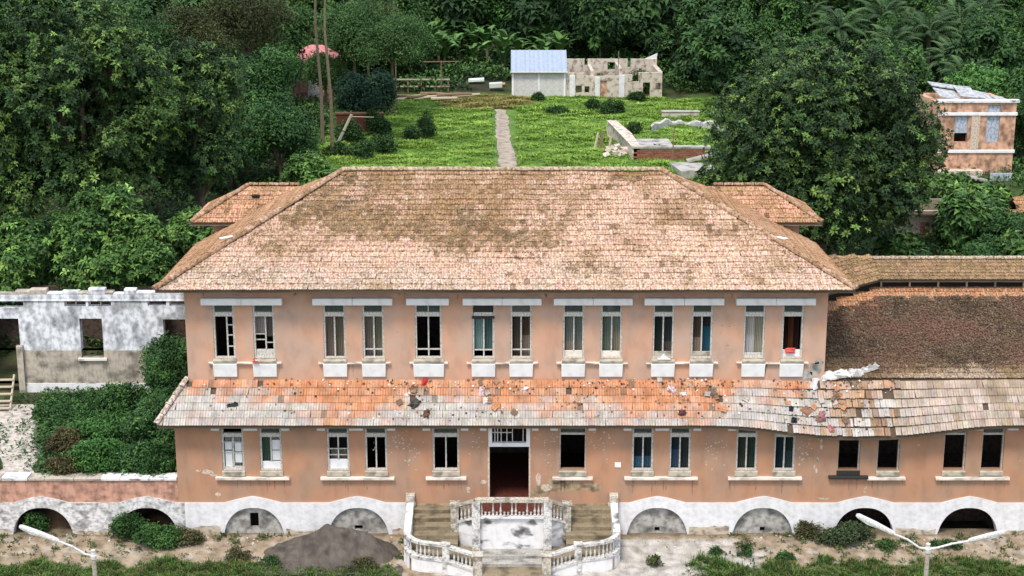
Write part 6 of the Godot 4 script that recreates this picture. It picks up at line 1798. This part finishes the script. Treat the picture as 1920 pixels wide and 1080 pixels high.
	obj("bar", Shape.new().tube([Vector3(1.3, 2.35, 0), Vector3(3.0, 2.3, 0)], [0.04, 0.03], 5), M.wood_pale, h)
	# fallen logs
	for k in 9:
		var x := -11.2 + k * 0.85 + r.randf() * 0.3
		var z := -75.0 - (k % 3) * 0.8
		h = base("fallen_log", at.call(x, z) + Vector3(0, 0.22 + 0.22 * (k % 2), 0), r.randf_range(-0.35, 0.35))
		tag_alike(h, "weathered log in the log pile at the meadow's far edge", "log", "fallen logs by the meadow")
		var l := r.randf_range(0.9, 1.9)
		obj("log", Shape.new().tube([Vector3(-l, 0, 0), Vector3(0, 0.08, 0), Vector3(l, r.randf() * 0.3, 0)], [0.16, 0.14, 0.09], 6), M.wood if k % 2 else M.wood_pale, h)
	# oddments by the shed
	for q in [[-3.4, -84.0, 1.5, Color(0.80, 0.82, 0.80), "white sheet lying in the grass left of the shed", 0.32, 0.35], [-1.4, -83.0, 1.5, Color(0.50, 0.33, 0.20), "tan board left of the shed, the upper of two", 0.22, 0.25], [-1.5, -80.8, 1.2, Color(0.62, 0.64, 0.58), "pale board left of the shed, the lower of two", 0.5, 0.45]]:
		s = Shape.new()
		s.col = q[3]
		s.slab(-q[2] / 2, q[2] / 2, 0, q[5], -0.3, 0.3, 0.08)
		o = obj("board", s, M.rubbish)
		o.position = at.call(q[0], q[1]) + Vector3(0, q[6] - 0.2, 0)
		o.rotation.z = 0.06
		tag(o, q[4], "board")
	# earth banks and red walls at the left of the meadow
	s = Shape.new()
	var bank := grid(steps(-17.5, -9.0, 24), steps(-77.0, -71.5, 10), func(x, z): return ground(x, z) + 1.0 * maxf(0.0, 1.0 - Vector2((x + 13.6) / 4.2, (z + 74.3) / 2.6).length()) + 0.15 * nz.get_noise_2d(x * 60, z * 60) - 0.06, func(_x, _z): return Color(1, 1, 1))
	tag(obj("earth_bank", bank, M.laterite), "bare orange earth bank behind the two tall trunks", "bank")
	h = base("red_brick_wall", at.call(-12.2, -57.3))
	tag(h, "dark red-brown wall in the shade of the big bush, right of the tall trunks", "wall")
	obj("wall", Shape.new().slab(-1.6, 2.0, -0.4, 1.5, -0.3, 0, 0.03), M.floor_red, h)
	obj("coping", Shape.new().slab(-1.7, 2.1, 1.5, 1.66, -0.4, 0.08, 0.03), M.soil, h)
	h = base("field_fence", at.call(-9.0, -80.5))
	tag(h, "low brown fence of horizontal rails at the wood's edge, far left of the shed", "fence")
	for k in 6: obj("fence_post", Shape.new().span(-3.2 + k * 1.25 - 0.06, -3.2 + k * 1.25 + 0.06, -0.3, 1.35, -0.06, 0.06), M.wood, h)
	for y in [0.5, 1.15]: obj("fence_rail", Shape.new().span(-3.4, 3.2, y, y + 0.13, 0.065, 0.11), M.wood_pale, h)

# ---------------------------------------------------------------- trees near the house
func trees_near() -> void:
	var mango := [Color(0.019, 0.042, 0.016), Color(0.038, 0.081, 0.024), Color(0.072, 0.133, 0.034), Color(0.168, 0.266, 0.060)]
	var round_ := [Color(0.017, 0.036, 0.014), Color(0.034, 0.070, 0.022), Color(0.066, 0.119, 0.031), Color(0.180, 0.280, 0.066)]
	var t: Node3D
	t = tree("broadleaf_tree", 18.0, Vector3(7.0, 8.6, 6.0), 70, 9500, "rosette", 0.60, mango, 1, 0.5, "bark", 0.23)
	t.position = Vector3(-24.5, 5.8, -24.0)
	tag(t, "huge dark broadleaf tree filling the upper left corner behind the white ruin", "tree")
	t = tree("broadleaf_tree", 15.5, Vector3(5.0, 7.2, 5.0), 40, 5200, "rosette", 0.60, mango, 2, 0.42, "bark", 0.25)
	t.position = Vector3(-30.0, 5.4, -22.0)
	tag(t, "dark broadleaf tree cut by the left edge of the picture", "tree")
	t = tree("broadleaf_tree", 13.6, Vector3(3.6, 6.4, 4.0), 34, 4000, "rosette", 0.60, mango, 3, 0.30, "bark", 0.26)
	t.position = Vector3(-18.8, 6.6, -28.5)
	tag(t, "tall dark broadleaf tree to the right of the huge one, beside the rear wing", "tree")
	var low := [Color(0.030, 0.070, 0.018), Color(0.055, 0.12, 0.030), Color(0.10, 0.20, 0.042), Color(0.19, 0.31, 0.07)]
	t = tree("small_broadleaf_tree", 7.9, Vector3(3.5, 3.3, 2.5), 34, 4200, "broad", 0.55, low, 4, 0.20, "bark", 0.32, "leaf", 2)
	t.position = Vector3(-20.8, 4.6, -15.5)
	tag(t, "lower bright-leaved tree just above the white ruin's wall", "tree")
	t = tree("small_broadleaf_tree", 5.4, Vector3(2.2, 2.2, 2.0), 16, 2000, "broad", 0.55, low, 5, 0.16, "bark", 0.34)
	t.position = Vector3(-17.4, 5.2, -18.0)
	tag(t, "bright-leaved small tree touching the left end of the rear wing roof", "tree")
	t = tree("small_broadleaf_tree", 7.0, Vector3(2.9, 2.9, 2.3), 24, 3000, "broad", 0.55, low, 6, 0.16, "bark", 0.34)
	t.position = Vector3(-26.6, 4.4, -15.0)
	tag(t, "bright-leaved small tree at the left edge above the ruin", "tree")
	# the round tree on the right
	t = tree("round_tree", 14.7, Vector3(8.2, 7.6, 6.2), 104, 15500, "rosette", 0.56, round_, 7, 0.5, "bark", 0.22)
	t.position = Vector3(17.7, 5.4, -23.5)
	tag(t, "big round dark tree with pale leaf tips behind the right end of the roof", "tree")
	# the two tall trunks
	var feather := [Color(0.036, 0.084, 0.026), Color(0.060, 0.126, 0.036), Color(0.096, 0.182, 0.054)]
	for q in [[-14.3, -52.3, 21.0, "left one of two tall bare trunks rising beside the red-roofed house"], [-12.9, -46.5, 19.5, "right, nearer one of two tall bare trunks left of the meadow"]]:
		var o := base("tall_trunk_tree", Vector3(q[0], ground(q[0], q[1]), q[1]))
		tag(o, q[3], "tree")
		var s := Shape.new()
		s.tube([Vector3(0, -0.5, 0), Vector3(0.0, 4, 0), Vector3(-0.28, 9, 0.1), Vector3(0.1, q[2], 0)], [0.17, 0.125, 0.09, 0.05], 7)
		var r := RandomNumberGenerator.new(); r.seed = int(q[2] * 10)
		var cs := crown(o, "crown", Vector3(-0.2, q[2] - 1.5, 0), Vector3(3.6, 3.0, 3.2), 12, 900, "spray", 1.3, feather, r)
		for c in cs: s.tube([Vector3(-0.25, q[2] - 3.5, 0), c[0]], [0.09, 0.03], 5)
		obj("trunk", s, M.bark_pale, o)
	# the green thicket between the house and the red-roofed house
	var mid := [Color(0.026, 0.067, 0.022), Color(0.045, 0.109, 0.030), Color(0.078, 0.168, 0.042)]
	var T := [
		[-17.0, -44.0, 8.2, 3.2, "spray", mid, "rounded fresh green tree in front of the red-roofed house"],
		[-20.6, -41.0, 8.0, 3.0, "spray", mid, "blue-green bushy tree left of the rounded fresh green one"],
		[-15.4, -38.0, 5.6, 2.4, "spray", mid, "smaller fresh green tree at the foot of the tall trunks"],
		[-18.6, -37.0, 5.0, 2.4, "spray", mid, "low dense green tree just above the left rear wing"],
		[-23.2, -47.0, 11.0, 3.0, "fine", [Color(0.035, 0.045, 0.018), Color(0.06, 0.07, 0.025), Color(0.09, 0.11, 0.035)], "olive brown flat-crowned tree with pale trunk in the left thicket"],
		[-20.2, -56.0, 12.0, 3.4, "fine", [Color(0.04, 0.045, 0.02), Color(0.06, 0.08, 0.025), Color(0.09, 0.12, 0.04)], "brownish spreading tree behind the left thicket"],
		[-25.5, -40.0, 12.0, 3.4, "spray", mid, "tall blue-green tree between the dark giant and the thicket"],
		[-13.0, -35.5, 3.2, 1.8, "broad", low, "bright low tree peeping over the left end of the ridge"],
		[-11.6, -60.0, 5.2, 2.5, "spray", [Color(0.012, 0.032, 0.02), Color(0.022, 0.06, 0.03), Color(0.045, 0.10, 0.04)], "dense dark green round tree at the left of the meadow"],
		[-10.2, -68.0, 8.5, 3.4, "fine", feather, "feathery mid green tree drooping beside the tall trunks"],
		[-20.4, -71.0, 6.2, 2.0, "spray", mid, "leafy tree covering the left side of the red-roofed house"],
		[-16.2, -70.5, 4.6, 1.5, "fine", feather, "thin feathery sapling before the right corner of the red-roofed house"],
		[-13.6, -70.0, 9.5, 3.2, "fine", feather, "feathery tree in front of the orange earth bank"],
	]
	for k in T.size():
		var q: Array = T[k]
		t = tree("thicket_tree", q[2], Vector3(q[3], q[2] * (0.26 if q[4] == "fine" else 0.42), q[3]), 16, 1100, q[4], 1.15 if q[4] == "spray" else (0.7 if q[4] == "broad" else 1.5), q[5], 500 + k, 0.16, "bark_pale" if q[4] == "fine" else "bark", 0.4, "leaf_soft")
		t.position = Vector3(q[0], ground(q[0], q[1]) - 0.2, q[1])
		tag(t, q[6], "tree")
	# right side shrubs below the orange house
	T = [[29.0, -31.5, 1.9, 1.6, "broad", low, "glossy bush between the big round tree and the tan hut roofs"], [31.3, -27.0, 2.6, 2.2, "spray", mid, "dark fern-like bush at the right edge behind the mossy roof"], [28.2, -28.0, 2.6, 1.6, "spray", mid, "dark green bush right of the low pale house"], [34.2, -34.0, 1.3, 1.2, "broad", low, "bush at the right edge in front of the corrugated gate"], [28.6, -35.5, 1.3, 1.4, "broad", low, "bright green bush below the broken porch slab"], [36.4, -44.0, 6.0, 2.2, "spray", mid, "green tree at the right edge beside the orange house"], [30.4, -33.4, 1.4, 1.2, "broad", low, "leafy bush just left of the tan hut at the right edge"], [26.9, -27.2, 3.3, 1.5, "broad", low, "leafy young tree standing before the right half of the low pale house"], [22.4, -24.0, 1.9, 1.5, "broad", low, "dark leafy bush behind the mossy roof, just under the big round tree"], [27.9, -24.6, 1.7, 1.4, "spray", mid, "dark green bush behind the mossy roof, right of the slatted bench"], [30.3, -24.2, 2.2, 1.7, "broad", low, "glossy bush behind the mossy roof, nearest its ridge at the right"], [33.6, -28.0, 2.6, 1.8, "broad", low, "tall leafy bush at the very right edge, beside the upper tan hut"]]
	for k in T.size():
		var q: Array = T[k]
		t = tree("garden_tree", q[2], Vector3(q[3], q[2] * 0.46, q[3]), 11, 800, q[4], 1.0, q[5], 600 + k, 0.12, "bark", 0.42)
		t.position = Vector3(q[0], ground(q[0], q[1]) - 0.2, q[1])
		tag(t, q[6], "tree" if q[2] > 4.5 else "bush")
	# the tangle in the left garden
	var vine := [Color(0.022, 0.058, 0.018), Color(0.042, 0.105, 0.028), Color(0.08, 0.17, 0.04)]
	var fresh := [Color(0.03, 0.085, 0.02), Color(0.05, 0.14, 0.03), Color(0.09, 0.20, 0.045)]
	var rust := [Color(0.05, 0.045, 0.02), Color(0.10, 0.075, 0.035), Color(0.08, 0.10, 0.03)]
	var G := [[-15.6, -6.6, Vector3(1.5, 2.6, 1.4), vine, 900, "tall vine-covered bush against the left wall of the house"], [-16.6, -7.9, Vector3(1.3, 2.4, 1.0), vine, 650, "vine bush filling the right opening of the white ruin"], [-16.0, -3.2, Vector3(1.6, 1.5, 1.7), vine, 800, "dark dense bush beside the corner of the skirt roof"], [-15.9, -1.2, Vector3(1.5, 0.85, 0.8), vine, 600, "dark bush behind the garden wall next to the house"], [-18.2, -1.3, Vector3(1.4, 0.85, 0.8), fresh, 560, "bright fresh green bush in the middle of the garden wall"], [-18.6, -4.6, Vector3(1.8, 0.62, 1.5), fresh, 640, "spreading low green bush in the middle of the garden"], [-21.2, -6.6, Vector3(1.6, 0.42, 1.2), vine, 480, "low dark green bush under the empty window of the ruin"], [-20.3, -3.0, Vector3(0.9, 0.6, 0.8), rust, 300, "rust-tinged dry bush beside the pale garden path"], [-19.6, -0.9, Vector3(1.0, 0.45, 0.5), rust, 260, "brown dry scrub behind the coping between path and green bush"], [-23.4, -1.0, Vector3(0.7, 0.5, 0.6), fresh, 200, "small green bush left of the garden path at the picture's edge"], [-18.4, -7.2, Vector3(1.5, 0.8, 1.0), vine, 480, "green bush under the bare grey wall of the ruin"]]
	for k in G.size():
		var q: Array = G[k]
		t = shrub("garden_bush", q[2], 12, q[4], "spray", 0.75, q[3], 700 + k, "leaf")
		t.position = Vector3(q[0], land(q[0], q[1]) - 0.1, q[1])
		tag(t, q[5], "bush")
	var r := RandomNumberGenerator.new(); r.seed = 5
	var xf := []; var cl := []
	for k in 1800:
		var x := r.randf_range(-25, -14.7)
		var z := r.randf_range(-8.8, -0.6)
		if absf(x + 21.75 - 0.3 * z) < 1.3 and r.randf() < 0.93: continue
		xf.append(Transform3D(Basis(Vector3.UP, r.randf() * TAU).scaled(Vector3.ONE * r.randf_range(0.6, 1.4)), Vector3(x, land(x, z) + r.randf() * 0.1, z)))
		cl.append(leaf_colour(vine, r))
	var o: Node = many("garden_undergrowth", LEAF.spray, M.leaf_soft, xf, cl)
	o.set_meta("kind", "stuff")
	tag(o, "low green ground cover between the garden wall and the white ruin", "ground cover")

# ---------------------------------------------------------------- the wooded hill
func forest() -> void:
	var dark := [Color(0.018, 0.042, 0.016), Color(0.036, 0.083, 0.025), Color(0.068, 0.140, 0.035)]
	var mid := [Color(0.027, 0.066, 0.019), Color(0.051, 0.116, 0.029), Color(0.105, 0.206, 0.047)]
	var bright := [Color(0.045, 0.116, 0.027), Color(0.075, 0.190, 0.040), Color(0.150, 0.314, 0.067)]
	var olive := [Color(0.045, 0.066, 0.021), Color(0.075, 0.107, 0.032), Color(0.128, 0.173, 0.054)]
	# one of each kind, at the origin of its own first place
	var kinds := []
	var K := [
		[9.5, Vector3(3.6, 4.0, 3.6), "rosette", 1.7, dark, "dense dark forest tree"], [11.5, Vector3(3.2, 4.6, 3.2), "rosette", 1.6, mid, "tall mid green forest tree"],
		[8.0, Vector3(3.4, 3.2, 3.4), "spray", 1.9, mid, "bushy mid green forest tree"], [7.0, Vector3(3.2, 2.9, 3.2), "spray", 1.9, bright, "fresh bright green forest tree"],
		[10.5, Vector3(3.4, 3.6, 3.4), "fine", 2.0, olive, "olive feathery forest tree"], [6.2, Vector3(3.0, 2.7, 3.0), "broad", 1.6, dark, "low dark broadleaf forest tree"]]
	for k in K.size():
		kinds.append(tree("forest_tree", K[k][0], K[k][1], 17, 620, K[k][2], K[k][3], K[k][4], 800 + k, 0.17, "bark_pale" if k in [1, 4] else "bark", 0.40, "leaf_soft"))
	var used := [false, false, false, false, false, false]
	var r := RandomNumberGenerator.new(); r.seed = 91
	var place := func(kind: int, x: float, z: float, sc: float, where: String) -> void:
		var o: Node3D
		var at := Vector3(x, ground(x, z) - 0.3, z)
		var turn := r.randf() * TAU
		var sv := Vector3(sc * r.randf_range(0.9, 1.1), sc * r.randf_range(0.85, 1.2), sc)
		if used[kind]: o = copy(kinds[kind], "forest_tree", at, turn, sv)
		else:
			o = kinds[kind]
			o.position = at; o.rotation.y = turn; o.scale = sv
			used[kind] = true
		tag_alike(o, "%s %s" % [K[kind][5], where], "tree", "%ss, %s" % [K[kind][5], where])
	var z := -83.0
	var row := 0
	while z > -119.0:
		var half := (62.45 - z) * 0.345 + 5.0
		var x := -half + r.randf() * 3.0
		while x < half:
			var px := x + r.randfn() * 0.9
			var pz := z + r.randfn() * 1.2
			var where := "above the white shed and the stone ruin"
			if px < -24.0: where = "at the far left"
			elif px < -12.0: where = "above the red-roofed house"
			elif px < -2.0: where = "left of the white shed"
			elif px < 5.0: where = "above the white shed"
			elif px < 17.0: where = "above the stone ruin"
			elif px < 27.0: where = "above the big round tree"
			else: where = "above the orange house"
			where = ("low " if pz > -96 else "high ") + where
			var skip := px > -9.0 and px < 16.5 and pz > (-97.0 if px < 4.0 else -90.0)
			if px < 26 and px > -4 and pz > -84: skip = true
			if not skip:
				var w: float = r.randf()
				var kind := 0
				if px > -9.0 and px < 5.0 and pz > -108: kind = 3 if w < 0.45 else (2 if w < 0.75 else (5 if w < 0.9 else 4))
				elif px < -12: kind = 0 if w < 0.35 else (4 if w < 0.6 else (2 if w < 0.85 else 1))
				else: kind = 0 if w < 0.3 else (2 if w < 0.55 else (1 if w < 0.75 else (5 if w < 0.92 else 3)))
				var sc := r.randf_range(0.75, 1.15) * (0.72 if pz > -93 else 1.0)
				place.call(kind, px, pz, sc, where)
			x += r.randf_range(3.6, 5.2)
		z -= 4.2 + row * 0.12
		row += 1
	# trees on the flanks, nearer than the slope
	for q in [[-30.0, -40.0, 0], [-36.0, -52.0, 1], [-29.0, -54.0, 2], [-24.5, -64.0, 1], [-31.0, -66.0, 0], [-22.0, -72.0, 2], [-38.0, -70.0, 0], [-27.0, -78.0, 4], [-42.0, -84.0, 1]]:
		place.call(q[2], q[0], q[1], 1.05, "left of the thicket")
	for q in [[18.6, -72.0, 0], [20.5, -80.0, 2], [17.5, -83.0, 5], [24.0, -66.0, 2], [27.0, -74.0, 5], [23.0, -58.0, 3], [31.0, -62.0, 2], [36.0, -56.0, 3], [39.0, -66.0, 0], [27.5, -52.0, 5], [37.5, -48.0, 2], [33.5, -72.0, 3], [42.0, -74.0, 2]]:
		place.call(q[2], q[0], q[1], 0.82, "behind the big round tree")
	# palms
	var pr := RandomNumberGenerator.new(); pr.seed = 14
	var palm := base("palm_tree")
	var xf := []; var cl := []
	for k in 22:
		var a := TAU * k * 0.382
		var e := -0.5 + 1.25 * k / 22.0
		xf.append(Transform3D(Basis(Vector3.UP, a) * Basis(Vector3.RIGHT, -e), Vector3(0, 5.0, 0)))
		cl.append(leaf_colour([Color(0.03, 0.06, 0.025), Color(0.05, 0.10, 0.035), Color(0.09, 0.15, 0.05)], pr))
	many("crown", LEAF.frond, M.leaf, xf, cl, palm).set_meta("kind", "stuff")
	obj("trunk", Shape.new().tube([Vector3(0, -0.6, 0), Vector3(0.1, 2.5, 0), Vector3(0, 5.05, 0)], [0.28, 0.2, 0.17], 7), M.bark, palm)
	var P := [[34.5, -78.0, 1.05], [38.5, -80.0, 1.15], [31.0, -84.0, 1.1], [42.5, -84.0, 1.2], [36.0, -88.0, 1.15], [29.5, -92.0, 1.0], [40.0, -93.0, 1.2], [33.5, -97.0, 1.1], [46.0, -90.0, 1.1], [26.5, -98.0, 1.0], [38.0, -70.5, 0.9], [44.0, -99.0, 1.1], [24.5, -90.0, 0.9], [36.5, -61.0, 0.85]]
	var wh := ["lowest palm right of the big round tree's top", "palm behind the orange house roof, nearest its left corner"]
	for k in P.size():
		var at := Vector3(P[k][0], ground(P[k][0], P[k][1]) - 0.3, P[k][1])
		var o: Node3D = palm if k == 0 else copy(palm, "palm_tree", at, k * 1.9, Vector3.ONE * P[k][2])
		if k == 0: o.position = at
		tag_alike(o, "feathery oil palm on the slope above the orange house", "palm", "palms above the orange house")
	# bananas on the slope left of the shed
	var ban := base("banana_plant")
	xf = []; cl = []
	for k in 9:
		xf.append(Transform3D(Basis(Vector3.UP, TAU * k * 0.382) * Basis(Vector3.RIGHT, 0.25 - 0.08 * k), Vector3(0, 1.5, 0)))
		cl.append(leaf_colour([Color(0.05, 0.12, 0.03), Color(0.08, 0.17, 0.04), Color(0.12, 0.22, 0.06)], pr))
	many("leaves", LEAF.paddle, M.leaf, xf, cl, ban).set_meta("kind", "stuff")
	obj("stem", Shape.new().tube([Vector3(0, -0.4, 0), Vector3(0, 1.55, 0)], [0.16, 0.11], 7), M.bark_pale, ban)
	for k in 30:
		var x := pr.randf_range(-9.0, 5.5)
		var bz := pr.randf_range(-87.0, -97.0)
		var at := Vector3(x, ground(x, bz) - 0.2, bz)
		var o: Node3D = ban if k == 0 else copy(ban, "banana_plant", at, pr.randf() * TAU, Vector3.ONE * pr.randf_range(0.75, 1.25))
		if k == 0: o.position = at
		tag_alike(o, "banana plant with pale arching leaves above the shed", "banana plant", "banana plants above the shed")
	# bare trunks standing out of the wood
	for q in [[-25.5, -95.0, 13.0, "pale bare trunk with forked twigs in the wood above the thicket"], [8.5, -100.0, 8.5, "pale slim trunk in the dark wood above the stone ruin"], [19.5, -96.0, 12.0, "leftmost pale trunk in the wood above the big round tree"], [21.6, -104.0, 12.0, "middle pale trunk in the wood above the big round tree"], [24.0, -103.0, 12.0, "right pale trunk in the wood above the big round tree"]]:
		var h := base("bare_trunk", Vector3(q[0], ground(q[0], q[1]) - 0.4, q[1]))
		tag(h, q[3], "tree trunk")
		obj("trunk", Shape.new().tube([Vector3(0, 0, 0), Vector3(0.15, q[2] * 0.5, 0), Vector3(0.1, q[2], 0)], [0.22, 0.16, 0.09], 7), M.bark_pale, h)
		for k in 4: obj("branch", Shape.new().tube([Vector3(0.1, q[2] * (0.6 + 0.1 * k), 0), Vector3((k % 2 - 0.5) * 3.0, q[2] * (0.72 + 0.1 * k), 0.3)], [0.06, 0.02], 5), M.bark_pale, h)
	# undergrowth of the wood
	xf = []; cl = []
	for k in 14000:
		var uz := r.randf_range(-80, -140)
		var half := (62.45 - uz) * 0.36 + 4.0
		var ux := r.randf_range(-half, half)
		if ux > -5.0 and ux < 15.0 and uz > -86.0: continue
		xf.append(Transform3D(Basis(Vector3.UP, r.randf() * TAU).scaled(Vector3.ONE * r.randf_range(1.3, 3.2)), Vector3(ux, ground(ux, uz) + r.randf() * 0.8, uz)))
		cl.append(leaf_colour(mid, r))
	for k in 8000:
		var side: bool = r.randf() < 0.6
		var uz := r.randf_range(-13, -80)
		var ux := (r.randf_range(-46, -14.5) if side else r.randf_range(19.5, 48))
		if not side and uz > -13.5: continue
		xf.append(Transform3D(Basis(Vector3.UP, r.randf() * TAU).scaled(Vector3.ONE * r.randf_range(0.8, 2.2)), Vector3(ux, ground(ux, uz) + r.randf() * 0.4, uz)))
		cl.append(leaf_colour(mid, r))
	var fx := []; var fc := []
	for k in 16000:
		var uz := r.randf_range(-20, -190)
		var half := (62.45 - uz) * 0.37 + 3.0
		var ux := r.randf_range(-150, 150)
		if absf(ux) < half and uz > -124: continue
		var hgt := absf(nz.get_noise_2d(ux * 7.0, uz * 7.0)) * 9.0
		fx.append(Transform3D(Basis(Vector3.UP, r.randf() * TAU).scaled(Vector3.ONE * r.randf_range(3.0, 6.5)), Vector3(ux, ground(ux, uz) + 1.0 + hgt + r.randf() * 1.5, uz)))
		fc.append(leaf_colour(mid, r))
	var fo: Node = many("far_wood", LEAF.spray, M.leaf_soft, fx, fc)
	fo.set_meta("kind", "stuff")
	tag(fo, "dense wood that goes on over the hill behind the trees", "wood")
	var o: Node = many("undergrowth", LEAF.spray, M.leaf_soft, xf, cl)
	o.set_meta("kind", "stuff")
	tag(o, "dark undergrowth covering the wooded slope and its flanks", "undergrowth")
